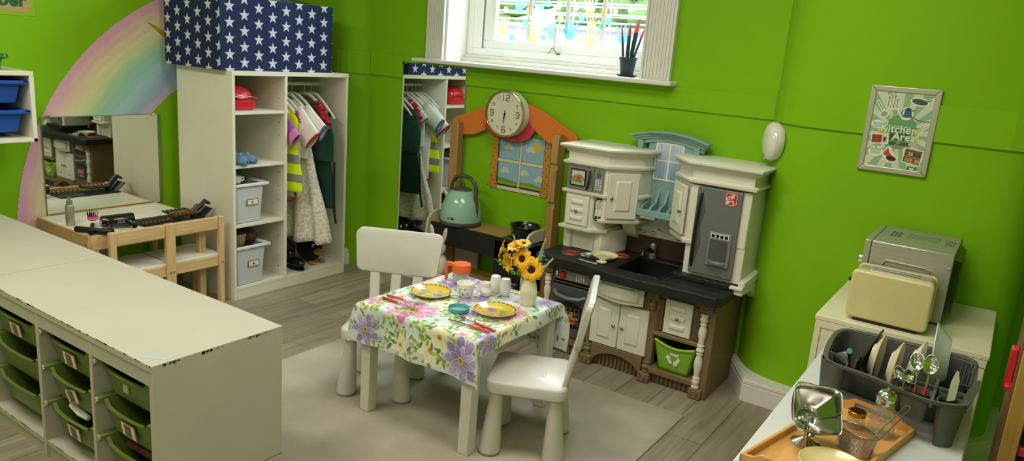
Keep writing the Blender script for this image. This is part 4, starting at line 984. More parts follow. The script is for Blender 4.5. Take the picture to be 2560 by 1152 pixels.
obj('panel_plate', M().box(-1.632, -1.518, 2.9815, 2.985, .376, .418), SIL, cp)
keypad(-1.585, -1.535, .380, .412, 4, 3, 2.9815, cp)
kb('control_panel_trim', M().box(-1.705, -1.505, 2.99, 3.0, .352, .372), BROWNP, bevel=.003)
# --- worktop
WT = mat('black_speckled_worktop', '#1b1c1c', .5, var=.25, scale=400, bump=.2, bscale=500)
m = M()
front = [(-1.785, 2.975), (-1.785, 2.935), (-1.77, 2.925), (-1.52, 2.925), (-1.48, 2.905), (-1.455, 2.895), (-1.19, 2.89), (-1.16, 2.895), (-1.13, 2.905), (-.895, 2.905), (-.875, 2.93), (-.875, 2.975)]
m.prism(front, .444, .487)
m.box(-1.785, -1.395, 2.975, 3.335, .444, .487); m.box(-1.175, -.875, 2.975, 3.335, .444, .487); m.box(-1.395, -1.175, 3.255, 3.335, .444, .487)
m.box(-1.395, -1.175, 2.98, 3.255, .405, .412)
kb('worktop', m, WT, bevel=.004)
sk = M().box(-1.402, -1.168, 2.968, 2.980, .484, .491).box(-1.402, -1.168, 3.25, 3.262, .484, .491).box(-1.402, -1.39, 2.968, 3.262, .484, .491).box(-1.18, -1.168, 2.968, 3.262, .484, .491)
kb('sink_rim', sk, BLACKP, bevel=.003)
kb('sink_basin', M().box(-1.395, -1.388, 2.978, 3.255, .41, .487).box(-1.182, -1.175, 2.978, 3.255, .41, .487).box(-1.395, -1.175, 2.975, 2.982, .41, .487).box(-1.395, -1.175, 3.25, 3.257, .41, .487), BLACKP, bevel=.002)
kb('sink_drain', M().lathe([(.022, 0), (.022, .003), (.015, .004), (0, .002)], (-1.28, 3.06, .412), 20), CHROME)
fc = M().lathe([(.020, 0), (.018, .02), (.014, .035)], (-1.345, 3.285, .487), 16).lathe([(.014, .035), (.016, .045), (.016, .065), (.011, .074), (0, .076)], (-1.345, 3.285, .487), 16)
kb('faucet_base', fc, mat('dull_chrome', '#8c8a84', .3, .7)); kb('faucet_spout', M().tube([(-1.345, 3.28, .52), (-1.35, 3.23, .545), (-1.352, 3.19, .535), (-1.352, 3.18, .515)], .011, 12), BLACKP)
def burner(x, y):
    m = M()
    for r in (.016, .025, .034, .043): m.tube([(x+r*cos(2*pi*k/28), y+r*sin(2*pi*k/28), .4878) for k in range(28)], .0022, 5, closed=True)
    return m
kb('burner_rings', burner(-1.475, 3.20), mat('burner_red', '#a34a34', .5)); kb('burner_rings', burner(-1.66, 3.05), mat('burner_red', '#a34a34', .5))
kb('hob_block', M().loft(rpoly(-1.575, -1.515, 3.20, 3.26, .012), [(.487, 0), (.525, -.004), (.53, -.01)]), BLACKP)
kb('fridge_foot', M().prism([(-1.15, 3.06), (-.89, 3.06), (-.89, 3.30), (-1.15, 3.30)], .4865, .510), WT, bevel=.004)
# --- back wall of the unit
kb('splash_back', M().box(-1.56, -1.10, 3.315, 3.335, .487, .60), mat('dark_brown_plastic', '#3d2616', .5, var=.1), bevel=.003)
R = Ras(-1.545, -1.11, .588, .735, .0011, '#b8bca8')
R.a[:] = L('#cfcdb4'); 
tl = ['#aab09a', '#9aa894', '#b8b89e', '#8fa090', '#c4c2a6', '#a6b4a4']
def bricks(z0, z1, rows, w, off=True):
    hz = (z1-z0)/rows
    for r_ in range(rows):
        x = -1.56-(w/2 if r_ % 2 else 0)
        while x < -1.10:
            R.poly([(max(-1.545, x+.001), z0+r_*hz+.0012), (min(-1.11, x+w-.001), z0+r_*hz+.0012), (min(-1.11, x+w-.001), z0+(r_+1)*hz-.0012), (max(-1.545, x+.001), z0+(r_+1)*hz-.0012)], rnd.choice(tl+['#5e6450', '#767a62'] if w < .03 else tl)) if x+w > -1.545 and x < -1.11 else None
            x += w
bricks(.590, .630, 5, .026); bricks(.632, .705, 2, .048); bricks(.707, .733, 3, .026)
painted('tiled_backsplash', R, flat_y(3.3135), GLAZE, K)
kb('backsplash_panel', M().box(-1.55, -1.10, 3.3145, 3.335, .585, .76), PLAST)
# teal window with pediment and plate rack
TEAL = mat('teal_toy_plastic', '#7fa39c', .42, bump=.05, bscale=300)
kb('teal_window_surround', M().box(-1.44, -1.20, 3.31, 3.335, .735, 1.05), TEAL, bevel=.004)
def pedi(o, zo, t):
    n = 14; top = [(-1.335+ (.195+o)*(2*i/n-1), 1.062+.032*(1-(2*i/n-1)**2)+zo) for i in range(n+1)]
    return top+[(p[0], p[1]-t) for p in top[::-1]]
p_m = M().prism(pedi(.0, 0, .010), 3.275, 3.335, 'y').prism(pedi(-.010, -.010, .010), 3.285, 3.335, 'y').prism(pedi(-.022, -.020, .012), 3.295, 3.335, 'y').prism(pedi(-.03, -.03, .02), 3.303, 3.335, 'y')
kb('teal_pediment', p_m, TEAL, bevel=.0015)
kb('pediment_bracket', M().box(-1.487, -1.46, 3.285, 3.335, 1.0, 1.04), TEAL, bevel=.003); kb('pediment_bracket', M().box(-1.21, -1.183, 3.285, 3.335, 1.0, 1.04), TEAL, bevel=.003)
R = Ras(-1.402, -1.262, .862, 1.042, .0012, '#8ea8bc')
R.a[:] = (np.array(L('#6f96b4'))*(1-((R.Y-.862)/.18)[..., None])+np.array(L('#c6d6e2'))*((R.Y-.862)/.18)[..., None])
for k in range(26):
    x = rnd.choice([rnd.uniform(-1.395, -1.375), rnd.uniform(-1.345, -1.335), rnd.uniform(-1.33, -1.315), rnd.uniform(-1.29, -1.27)]); R.line([(x, .87), (x+.004, 1.035)], .004, rnd.choice(['#dfe8ee', '#88a8c0', '#b4cad8']), .5)
for x in (-1.399, -1.332, -1.265): R.line([(x, .862), (x, 1.042)], .007, '#e8e6d8')
for z in (.866, .955, 1.038): R.line([(-1.402, z), (-1.262, z)], .007, '#e8e6d8')
painted('printed_window', R, flat_y(3.3085), GLAZE, K)
rk = M().box(-1.46, -1.235, 3.20, 3.335, .70, .722)
rk.prism([(3.335, .72), (3.20, .72), (3.205, .775), (3.25, .82), (3.30, .85), (3.335, .855)], -1.46, -1.447, 'x')
for x in (-1.405, -1.36, -1.315, -1.27): rk.prism([(3.325, .72), (3.21, .72), (3.23, .745), (3.28, .76), (3.30, .80), (3.32, .845), (3.335, .845)], x-.006, x+.006, 'x')
rk.box(-1.46, -1.235, 3.20, 3.212, .72, .732)
kb('plate_rack', rk, TEAL, bevel=.003)
kb('rack_hook', M().prism(rpoly(-1.40, -1.32, 3.20, 3.31, .01), .688, .70), mat('grey_plastic', '#9aa096', .4), bevel=.003)
# --- left upper cabinet
PL = [(-1.745, 3.335), (-1.745, 3.10), (-1.535, 3.10), (-1.420, 3.215), (-1.405, 3.335)]
m = M().loft(PL, [(.768, 0), (.905, 0)]); 
PD = [(-1.553, 3.335), (-1.553, 3.105), (-1.535, 3.10), (-1.420, 3.215), (-1.405, 3.335)]
m.loft(PD, [(.662, .0), (.77, 0)])
kb('left_upper_cabinet', m, PLAST, bevel=.004)
kb('left_door_ledge', M().loft(PD, [(.648, -.006), (.653, .010), (.664, .012), (.669, .002)]), PLAST)
PDR = [(-1.745, 3.335), (-1.745, 3.10), (-1.60, 3.10), (-1.548, 3.15), (-1.548, 3.335)]
kb('left_lower_cabinet', M().loft(PDR, [(.60, -.002), (.78, 0)]), PLAST, bevel=.003)
kb('left_ledge', M().loft(PDR, [(.590, -.004), (.596, .016), (.608, .018), (.614, .002)]), PLAST)
kb('left_middle_ledge', M().loft(PL, [(.768, .0), (.772, .014), (.784, .016), (.789, .002)]), PLAST)
PB = [(-1.76, 3.335), (-1.76, 3.14), (-1.725, 3.14), (-1.715, 3.155), (-1.60, 3.155), (-1.59, 3.14), (-1.555, 3.14), (-1.51, 3.22), (-1.50, 3.335)]
kb('left_pedestal', M().prism(PB, .487, .60), PLAST, bevel=.004)
def brk(u0): pass
kb('curved_bracket', M().prism([(3.335, .66), (3.335, .56), (3.31, .565), (3.28, .59), (3.26, .62), (3.25, .66)], -1.51, -1.44, 'x'), PLAST, bevel=.003)
CR = [(.905, .004), (.910, .018), (.920, .020), (.926, .006), (.930, .002), (.962, .002), (.966, .010), (.974, .014), (.978, .022), (.986, .028), (.990, .036), (.998, .037), (1.001, .030)]
kb('left_crown', M().loft(PL, CR), PLAST)
mw = kb('microwave_door', M().prism(rpoly(-1.742, -1.602, .790, .900, .004), 3.090, 3.102, 'y'), GREYP, bevel=.002)
obj('window_bezel', M().prism(rpoly(-1.722, -1.640, .806, .886, .006), 3.087, 3.091, 'y'), BLACKP, mw)
R = Ras(-1.716, -1.646, .812, .880, .0008, '#cfc8bc')
R.ell(-1.68, .84, .032, .024, 0, '#b89a80')
for k in range(90): R.ell(-1.68+rnd.gauss(0, .014), .84+rnd.gauss(0, .009), .004, .0022, rnd.random()*3, rnd.choice(['#8a3c24', '#b4502c', '#6a2c1c', '#c8744c', '#4c6c34']))
R.poly([(-1.716, .812), (-1.646, .812), (-1.646, .822), (-1.716, .828)], '#9cb49a')
painted('food_picture', R, flat_y(3.0862), GLAZE, mw)
obj('door_handle', M().tube([(-1.622, 3.088, .884), (-1.616, 3.079, .87), (-1.617, 3.076, .84), (-1.624, 3.079, .81), (-1.632, 3.088, .798)], .005, 8), BLACKP, mw)
kp = kb('microwave_keypad', M().prism(rpoly(-1.598, -1.549, .782, .898, .002), 3.092, 3.102, 'y'), SIL, bevel=.001)
keypad(-1.592, -1.556, .80, .852, 3, 5, 3.092, kp)
obj('speaker_grille', M().prism(circ(-1.574, .872, .011, 16), 3.0905, 3.0925, 'y'), mat('dark_grille', '#5a5a56', .7), kp)
obj('screw_heads', M().prism(circ(-1.574, .892, .003, 10), 3.0905, 3.0925, 'y'), BLACKP, kp)
panel_door('drawer_front', -1.733, -1.612, .618, .762, 3.088, (-1.672, .688), strips=True)
ph = kb('toy_telephone', M().prism(rpoly(-1.592, -1.556, .660, .757, .012), 3.098, 3.108, 'y', T=Matrix.Translation((-1.574, 3.12, 0)) @ Matrix.Rotation(radians(30), 4, 'Z') @ Matrix.Translation((1.574, -3.12, 0))), mat('white_phone', '#dcdccf', .35), bevel=.002)
T = Matrix.Translation((-1.574, 3.12, 0)) @ Matrix.Rotation(radians(30), 4, 'Z') @ Matrix.Translation((1.574, -3.12, 0))
m = M()
for i in range(4):
    for j in range(5): m.prism(circ(-1.585+.0075*i+.0035*(j % 2), .715+.0085*j, .0018, 8), 3.0965, 3.0985, 'y', T=T)
obj('earpiece_holes', m, BLACKP, ph)
obj('phone_buttons', M().prism(rpoly(-1.589, -1.577, .666, .678, .002), 3.0965, 3.0985, 'y', T=T).prism(rpoly(-1.573, -1.561, .666, .678, .002), 3.0965, 3.0985, 'y', T=T), BLACKP, ph)
obj('phone_rim', M().tube([(*p, 0) for p in rpoly(-1.594, -1.554, .658, .759, .013)], .0022, 6, closed=True, T=T @ Matrix.Translation((0, 3.098, 0)) @ Matrix.Rotation(radians(90), 4, 'X')), BLACKP, ph)
# angled door (left cabinet)
T = Matrix.Translation((-1.4775, 3.1575, 0)) @ Matrix.Rotation(radians(45), 4, 'Z')
panel_door('angled_cupboard_door', -.076, .072, .676, .892, -.016, (-.058, .775), T=T)
obj('safety_sticker', M().box(.035, .072, -.0012, -.0002, .925, .958, T=Matrix.Translation((-1.4775, 3.1575, 0)) @ Matrix.Rotation(radians(45), 4, 'Z')), mat('grey_print_sticker', '#b8b8a8', .6, var=.5, scale=150), K)
# --- right upper cabinet and fridge
PR = [(-1.235, 3.335), (-1.235, 3.22), (-1.125, 3.095), (-.862, 3.095), (-.862, 3.335)]
kb('right_upper_cabinet', M().loft(PR, [(.665, 0), (.905, 0)]), PLAST, bevel=.004)
kb('fridge_housing', M().loft([(-1.122, 3.335), (-1.122, 3.098), (-.862, 3.098), (-.862, 3.335)], [(.508, 0), (.67, 0)]), PLAST, bevel=.004)
kb('right_door_ledge', M().loft([(-1.235, 3.335), (-1.235, 3.22), (-1.125, 3.095), (-1.10, 3.095), (-1.10, 3.335)], [(.642, -.004), (.647, .012), (.660, .014), (.666, .002)]), PLAST)
kb('right_crown', M().loft(PR, [(z+.006, o) for z, o in CR]), PLAST)
fr = kb('fridge_door', M().prism(rpoly(-1.092, -.897, .523, .905, .008), 3.080, 3.10, 'y'), mat('silver_fridge', '#767876', .38, .3, var=.04), bevel=.004)
obj('fridge_handle', M().tube([(-1.070, 3.082, .878), (-1.073, 3.068, .82), (-1.076, 3.064, .72), (-1.078, 3.068, .61), (-1.078, 3.082, .552)], .006, 10), BLACKP, fr)
obj('handle_recess', M().prism([(-1.062, .87), (-1.048, .80), (-1.062, .73), (-1.05, .66), (-1.068, .57), (-1.09, .56), (-1.088, .87)], 3.0785, 3.081, 'y'), mat('dark_silver', '#5f6163', .35, .3), fr)
ds = obj('ice_dispenser', M().prism(rpoly(-1.018, -.915, .572, .722, .01), 3.071, 3.082, 'y'), mat('mid_silver', '#85878a', .3, .3), fr, bevel=.003)
obj('dispenser_recess', M().prism(rpoly(-1.005, -.928, .60, .690, .006), 3.0695, 3.0715, 'y'), mat('dark_recess', '#4d504d', .5, var=.2), ds)
obj('dispenser_shelf', M().prism([(-1.008, 3.072), (-.925, 3.072), (-.94, 3.055), (-.967, 3.048), (-.993, 3.055)], .585, .597), mat('mid_silver', '#85878a', .3, .3), ds, bevel=.002)
m = M()
for k in range(4): m.prism(rpoly(-1.001+.019*k, -.988+.019*k, .699, .713, .002), 3.0685, 3.0715, 'y')
obj('button_strip', M().box(-1.006, -.927, 3.0698, 3.0715, .696, .717), mat('button_white', '#d8d8d2', .4), ds); obj('dispenser_buttons', m, BLACKP, ds)
# brand badge as in the photo
bd = obj('logo_badge', M().prism(rpoly(-.969, -.917, .842, .898, .009), 3.0785, 3.0805, 'y'), mat('badge_red', '#c0302c', .4), fr)
obj('badge_outline', M().tube([(*p, 0) for p in rpoly(-.966, -.920, .845, .895, .008)], .0012, 5, closed=True, T=Matrix.Translation((0, 3.0782, 0)) @ Matrix.Rotation(radians(90), 4, 'X')), CARDW, bd)
text('badge_lettering', 'STEP', .020, F_y(-.946, 3.0778, .876, radians(32)), CARDW, bd, bold=.0008); text('badge_lettering', '2', .024, F_y(-.934, 3.0778, .857, radians(32)), CARDW, bd, bold=.0008)
obj('badge_steps', M().prism([(-.962, .862), (-.955, .867), (-.955, .860), (-.946, .864), (-.946, .856), (-.962, .848)], 3.0775, 3.0785, 'y'), CARDW, bd)
# left-facing side door, slightly ajar
T = Matrix.Translation((-1.18, 3.1575, 0)) @ Matrix.Rotation(radians(-49), 4, 'Z')
panel_door('angled_cupboard_door', -.078, .070, .676, .892, -.022, (.050, .775), T=T)
kb('side_bracket', M().prism([(3.07, .47), (3.07, .50), (3.335, .50), (3.335, .41), (3.30, .41), (3.26, .43), (3.20, .47)], -.875, -.838, 'x'), PLAST, bevel=.004)
kb('side_clip', M().prism([(3.075, .50), (3.075, .53), (3.335, .545), (3.335, .50)], -.862, -.835, 'x').box(-.905, -.838, 3.06, 3.085, .492, .508), PLAST, bevel=.005)

# recycling bin
RG = mat('lime_green_bin', '#7fae2e', .45, bump=.05); 
rb = thing('recycling_bin', 'small lime green toy recycling bin with white arrows in the kitchen base', 'bin', (-1.065, 3.08, .079))
m = M(); A = [(-1.128, 2.99), (-1.0, 2.99), (-1.0, 3.19), (-1.128, 3.19)]
def wav(u): return .218-.020*sin(u*pi)-.006*u
def bsh(u, v):
    x0 = -1.127-.030*v; x1 = -1.000+.026*v; return (x0+(x1-x0)*u, 2.990-.012*v, .0795+(wav(u)-.0795)*v)
m.sheet(bsh, 14, 6)
m.add([bsh(0, 0), bsh(0, 1), (-1.155, 3.19, .22), (-1.127, 3.19, .08)], [(0,1,2,3)]); m.add([bsh(1, 0), bsh(1, 1), (-.975, 3.19, .22), (-1.0, 3.19, .08)], [(0,3,2,1)]); m.add([bsh(0, 0), bsh(1, 0), (-1.0, 3.19, .08), (-1.127, 3.19, .08)], [(0,1,2,3)])
obj('bin_body', m, RG, rb, solid=.004)
obj('bin_rim', M().tube([(-1.157+.184*u, 2.975, wav(u)) for u in [k/14 for k in range(15)]], .006, 8), mat('lime_rim', '#a0c83c', .45), rb)
ra_ = M()
for k in range(3):
    a = radians(90+120*k); c = Vector((-1.064, .148)); t1 = Vector((cos(a), sin(a))); t2 = Vector((-t1.y, t1.x))
    o_ = c+t1*.021; w = .0075
    pts = [o_+t2*.020-t1*w*.9, o_+t2*.020+t1*w*.9-t2*.006, o_-t2*.010+t1*w, o_-t2*.010+t1*(w*1.9), o_-t2*.026+t1*.0, o_-t2*.010-t1*(w*1.9), o_-t2*.010-t1*w]
    ra_.prism([tuple(p) for p in pts], 2.9785, 2.9815, 'y', T=None)
obj('recycling_symbol', ra_, mat('pale_print', '#dfe4cc', .6), rb)

# things lying on the worktop
t = thing('cream_toy_pan', 'round cream toy dish lying on the kitchen worktop by the burner', 'dish', (-1.50, 3.10, .488))
obj('dish_bowl', M().lathe([(.03, 0), (.055, .006), (.064, .018), (.066, .02), (.062, .02), (.052, .010), (0, .008)], (-1.50, 3.085, .489), 30), CREAMC, t)
obj('dish_pattern', M().tube([(-1.53, 3.07, .4985), (-1.50, 3.10, .4985), (-1.46, 3.09, .4985)], .0008, 4), mat('brown_line', '#6b5a3a', .6), t)
t = thing('toy_saucer', 'tiny white pedestal dish in front of the cream toy dish', 'dish', (-1.48, 3.0, .488))
obj('saucer', M().lathe([(.008, 0), (.024, .002), (.025, .005), (.004, .003), (.003, .016), (0, .017)], (-1.478, 3.015, .488), 20), WHITEC, t)
t = thing('toy_cup', 'small white toy cup lying left of the cream toy dish', 'cup', (-1.57, 3.04, .488))
obj('cup_bowl', M().lathe([(.010, 0), (.018, .010), (.02, .018), (.018, .018), (.01, .004)], (-1.565, 3.05, .488), 18), mat('grey_white_plastic', '#cfd0c6', .3), t)
obj('cup_handle', M().tube([(-1.585, 3.045, .50), (-1.60, 3.04, .498), (-1.60, 3.04, .492), (-1.58, 3.045, .491)], .003, 6), mat('grey_white_plastic', '#cfd0c6', .3), t)
t = thing('toy_cutlery', 'thin pale toy knife at the front edge of the black worktop', 'knife', (-1.52, 2.965, .488))
obj('knife_blade', M().box(-.05, .012, -.005, .005, 0, .003, T=Tr(-1.53, 2.975, .488, radians(-8))), mat('pale_grey_plastic', '#c6c4ba', .4), t, bevel=.001)
obj('knife_handle', M().box(.012, .055, -.004, .004, 0, .005, T=Tr(-1.53, 2.975, .488, radians(-8))), mat('pale_grey_plastic', '#c6c4ba', .4), t, bevel=.001)
# ================================================================== WOODEN PLAY STAND, CLOCK, KETTLE
S = thing('wooden_play_stand', 'wooden play shop stand with orange roof board and black fronted counter', 'play stand', (-2.27, 3.2, 0))
def sbj(n, m, mt, **kw): return obj(n, m, mt, S, **kw)
sbj('post', M().box(-2.625, -2.570, 3.29, 3.335, 0, .985).prism([(-2.625, .985), (-2.570, .985), (-2.578, 1.0), (-2.59, 1.006), (-2.605, 1.006), (-2.617, 1.0)], 3.29, 3.335, 'y'), PLY, bevel=.003)
notch = [(3.335, 0), (3.266, 0), (3.266, .63), (3.274, .635), (3.274, .655), (3.264, .662), (3.264, .83), (3.272, .835), (3.272, .855), (3.262, .862), (3.262, .985), (3.275, 1.008), (3.31, 1.008), (3.335, .99)]
sbj('post', M().prism(notch, -1.945, -1.905, 'x'), PLY, bevel=.002)
OR = mat('orange_painted_board', '#d9752a', .5, var=.02)
rf = [(-2.655, .990), (-2.645, 1.01), (-2.62, 1.022), (-2.413, 1.105), (-2.33, 1.15), (-2.26, 1.165), (-2.19, 1.15), (-2.11, 1.124), (-2.08, 1.118), (-1.87, 1.02), (-1.84, .995), (-1.85, .955), (-1.875, .94), (-1.95, .935), (-2.02, .955), (-2.08, .99), (-2.12, 1.02), (-2.26, 1.02), (-2.38, .99), (-2.43, .965), (-2.50, .935), (-2.58, .925), (-2.63, .94), (-2.652, .965)]
sbj('orange_roof_board', M().prism(rf[::-1], 3.336, 3.350, 'y'), OR, bevel=.002)
sbj('red_sign_board', M().prism([(-2.43, .985), (-2.40, .963), (-2.34, .94), (-2.28, .928), (-2.22, .926), (-2.17, .938), (-2.13, .958), (-2.10, 1.0), (-2.14, 1.05), (-2.40, 1.05)], 3.334, 3.3465, 'y'), mat('red_sign', '#c23a44', .5), bevel=.0015)
sbj('sign_mark', M().prism(circ(-2.262, .9375, .005, 12), 3.3325, 3.3345, 'y').box(-2.25, -2.215, 3.3325, 3.3345, .936, .9405), mat('pale_pink_mark', '#e0a0a0', .6))
sbj('counter_board', M().box(-2.60, -1.95, 3.145, 3.345, .438, .452), PLYX, bevel=.002)
sbj('black_front_panel', M().box(-2.60, -2.06, 3.13, 3.145, .338, .4525), mat('blackboard_black', '#171716', .7), bevel=.001)
sbj('black_side_box', M().box(-2.16, -1.95, 3.13, 3.34, .17, .438), mat('blackboard_black', '#171716', .7), bevel=.002)
sbj('black_hob_print', M().box(-2.13, -1.95, 3.15, 3.34, .452, .4532), mat('dark_green_hob', '#22301c', .4), smooth=0)
SP = mat('off_white_panel', '#c4bea4', .5)
sp_ = [(3.345, 0), (3.10, 0), (3.10, .42), (3.11, .47), (3.14, .50), (3.18, .512), (3.345, .512)]
sbj('side_panel', M().prism(sp_, -2.612, -2.60, 'x'), SP, bevel=.002); sbj('side_panel', M().prism(sp_, -1.966, -1.950, 'x'), SP, bevel=.002)
sbj('lower_shelf', M().box(-2.60, -1.966, 2.98, 3.345, .165, .18), PLYX, bevel=.002)
sbj('inner_panel', M().box(-2.599, -2.41, 3.325, 3.343, .18, .44), SP)
t = thing('toy_till', 'small black toy till with keypad on the lower shelf of the play stand', 'till', (-2.02, 3.04, .181))
obj('till_body', M().add([(-2.10, 2.99, .181), (-1.97, 2.99, .181), (-1.97, 3.12, .181), (-2.10, 3.12, .181), (-2.10, 2.99, .20), (-1.97, 2.99, .20), (-1.97, 3.12, .25), (-2.10, 3.12, .25)], [(3,2,1,0), (4,5,6,7), (0,1,5,4), (1,2,6,5), (2,3,7,6), (3,0,4,7)]), BLACKP, t, bevel=.003)
m = M()
for i in range(6):
    for j in range(4): m.box(-2.095+.020*i, -2.080+.020*i, 3.0+.026*j, 3.018+.026*j, .206+.010*j, .212+.010*j)
obj('till_keys', m, mat('grey_keys', '#7d7a70', .5), t)
# play-window wall sticker
R = Ras(-2.415, -1.985, .650, .965, .0012, '#86b80a', 0)
def pl(pts, c): R.poly(pts, c)
K_ = '#1c1a14'
pl([(-2.385, .668), (-2.385, .652), (-2.015, .652), (-2.015, .668)], K_); pl([(-2.382, .68), (-2.382, .656), (-2.018, .656), (-2.018, .68)], '#d8cfae')
pl([(-2.345, .676), (-2.04, .676), (-2.04, .962), (-2.345, .962)], K_); 
for x0, x1 in ((-2.338, -2.205), (-2.190, -2.05)):
    for z0, z1 in ((.685, .808), (.826, .960)): pl([(x0, z0), (x1, z0), (x1, z1), (x0, z1)], '#8fb6c4')
for x0, x1, sgn in ((-2.338, -2.205, 1), (-2.190, -2.05, -1)):
    pl([(x0, .685), (x1, .685), (x1, .706 if sgn > 0 else .702), ((x0+x1)/2, .716), (x0, .712 if sgn < 0 else .722)], '#6f9a2c'); pl([(x0, .685), (x1, .685), (x1, .694), (x0, .700)], '#93a83a')
for cx, cz in ((-2.275, .895), (-2.135, .895), (-2.29, .765), (-2.165, .765), (-2.068, .745)):
    for dx, dz, r in ((-.022, -.006, .014), (0, .004, .02), (.02, -.005, .014)): R.ell(cx+dx*.8, cz+dz, r, r*.75, 0, '#c2cdc4')
R.ell(-2.095, .91, .024, .026, 0, '#d6b23c')
for a, b_ in (((-2.345, .817), (-2.05, .817)),): R.line([a, b_], .018, '#d8cfae'); R.line([(a[0], a[1]+.009), (b_[0], b_[1]+.009)], .0018, K_); R.line([(a[0], a[1]-.009), (b_[0], b_[1]-.009)], .0018, K_)
R.line([(-2.1975, .68), (-2.1975, .962)], .013, '#d8cfae'); R.line([(-2.2045, .68), (-2.2045, .962)], .0018, K_); R.line([(-2.1905, .68), (-2.1905, .962)], .0018, K_)
R.line([(-2.32, .680), (-2.05, .680)], .0025, K_)
for sx_ in (-1, 1):
    c = -2.198; X = lambda d: c+sx_*d
    cur = [(X(.150), .962), (X(.146), .80), (X(.150), .72), (X(.138), .662), (X(.158), .658), (X(.165), .662), (X(.180), .656), (X(.19), .66), (X(.207), .664), (X(.200), .70), (X(.192), .76), (X(.190), .85), (X(.188), .962)]
    pl(cur, K_); cc = (X(.172), .81); pl([(cc[0]+(p[0]-cc[0])*.93, cc[1]+(p[1]-cc[1])*.985) for p in cur], '#c98a2c')
    for k in range(13): R.ell(X(.155+.028*((k*7) % 5)/5), .68+.0215*k, .0042, .0042, 0, '#8c5230')
    for d in (.155, .168, .182, .192): R.line([(X(d), .67), (X(d-.003), .735)], .0018, K_, .8)
painted('window_wall_sticker', R, flat_y(YB-.0015), PAINTC, label='wall sticker of a window with orange spotted curtains, below the clock', cat='wall sticker')
# clock
t = thing('wall_clock', 'round white wall clock with gold rim in front of the orange board', 'clock', (-2.248, 3.30, .955))
cy_, cz_ = 3.285, 1.077; cx_ = -2.257
T = Matrix.Translation((cx_, 3.334, cz_)) @ Matrix.Rotation(radians(90), 4, 'X')
obj('clock_case', M().lathe([(.112, 0), (.120, .004), (.122, .038), (.121, .056)], seg=64, T=T), mat('white_clock_case', '#dfe2dc', .3), t)
obj('gold_rim', M().lathe([(.121, .054), (.1235, .058), (.1225, .064), (.117, .066), (.113, .062), (.112, .055)], seg=64, T=T, caps=False), mat('champagne_gold', '#b8a868', .2, .9), t)
fa = obj('clock_face', M().lathe([(.1125, .057), (0, .0571)], seg=64, T=T), mat('ivory_face', '#d8d4be', .45), t)
yc = 3.334-.0585
DG = mat('dark_grey_numerals', '#4a4438', .5)
def strokes(m, pts, w):
    for (a, b_) in zip(pts[:-1], pts[1:]):
        a = Vector(a); b_ = Vector(b_); d = (b_-a).normalized(); n = Vector((-d.y, d.x))*w/2; a = a-d*w*.3; b_ = b_+d*w*.3
        m.prism([tuple(a+n), tuple(a-n), tuple(b_-n), tuple(b_+n)], yc-.0006, yc+.0002, 'y')
GL = {'0': [[(0,0),(1,0),(1,1),(0,1),(0,0)]], '1': [[(.5,0),(.5,1)]], '2': [[(0,1),(.85,1),(1,.85),(1,.6),(.85,.5),(.15,.5),(0,.35),(0,0),(1,0)]], '3': [[(0,1),(.85,1),(1,.85),(1,.15),(.85,0),(0,0)],[(0,.5),(1,.5)]],
      '4': [[(1,.3),(0,.3),(.8,1),(.8,0)]], '5': [[(1,1),(0,1),(0,.55),(.85,.55),(1,.4),(1,.15),(.85,0),(0,0)]], '6': [[(1,1),(.15,1),(0,.85),(0,.15),(.15,0),(.85,0),(1,.15),(1,.4),(.85,.5),(0,.5)]],
      '7': [[(0,1),(1,1),(1,0)]], '8': [[(0,0),(1,0),(1,1),(0,1),(0,0)],[(0,.5),(1,.5)]], '9': [[(0,0),(.85,0),(1,.15),(1,.85),(.85,1),(.15,1),(0,.85),(0,.6),(.15,.5),(1,.5)]]}
for h in range(1, 13):
    a = radians(90-30*h); big = h % 3 == 0; R_ = .083 if big else .089; s = str(h); H_ = .030 if big else .014; W_ = H_*(.85 if big else .8)
    cx = cx_+R_*cos(a); cz = cz_+R_*sin(a); tot = len(s)*W_+(len(s)-1)*H_*.05; m = M()
    for i, ch in enumerate(s):
        x0 = cx-tot/2+i*(W_+H_*.12)
        for g in GL[ch]:
            pts = [(x0+p[0]*W_*.82, cz-H_/2+p[1]*H_) for p in g]
            if big:
                strokes(m, pts, .0032)
            else: strokes(m, pts, .0012)
    obj('numeral', m, DG, fa, smooth=0)
m = M()
for k in range(12):
    a = radians(30*k); m.prism([(cx_+(.104+d)*cos(a)+w*-sin(a), cz_+(.104+d)*sin(a)+w*cos(a)) for d, w in ((0,-.0006),(.004,-.0006),(.004,.0006),(0,.0006))], yc-.0005, yc, 'y')
obj('hour_ticks', m, DG, fa, smooth=0)
def hand(ang, l, tail, w):
    a = radians(90-ang); d = Vector((cos(a), sin(a))); n = Vector((-d.y, d.x)); c = Vector((cx_, cz_))
    return [tuple(c-d*tail+n*w*.4), tuple(c-d*tail-n*w*.4), tuple(c-n*w*.5), tuple(c+d*l*.35-n*w*.9), tuple(c+d*l-n*w*.2), tuple(c+d*l+n*w*.2), tuple(c+d*l*.35+n*w*.9), tuple(c+n*w*.5)]
obj('minute_hand', M().prism(hand(184, .055, .02, .003), yc-.0035, yc-.0028, 'y'), BLACKP, t, smooth=0)
obj('hour_hand', M().prism(hand(187, .03, .008, .004), yc-.0025, yc-.0018, 'y'), BLACKP, t, smooth=0)
obj('second_hand', M().prism(hand(192, .05, .02, .001), yc-.0045, yc-.004, 'y'), BLACKP, t, smooth=0)
obj('hand_hub', M().lathe([(.005, 0), (.005, .004), (0, .0045)], seg=16, T=Matrix.Translation((cx_, yc, cz_)) @ Matrix.Rotation(radians(90), 4, 'X')), BLACKP, t)
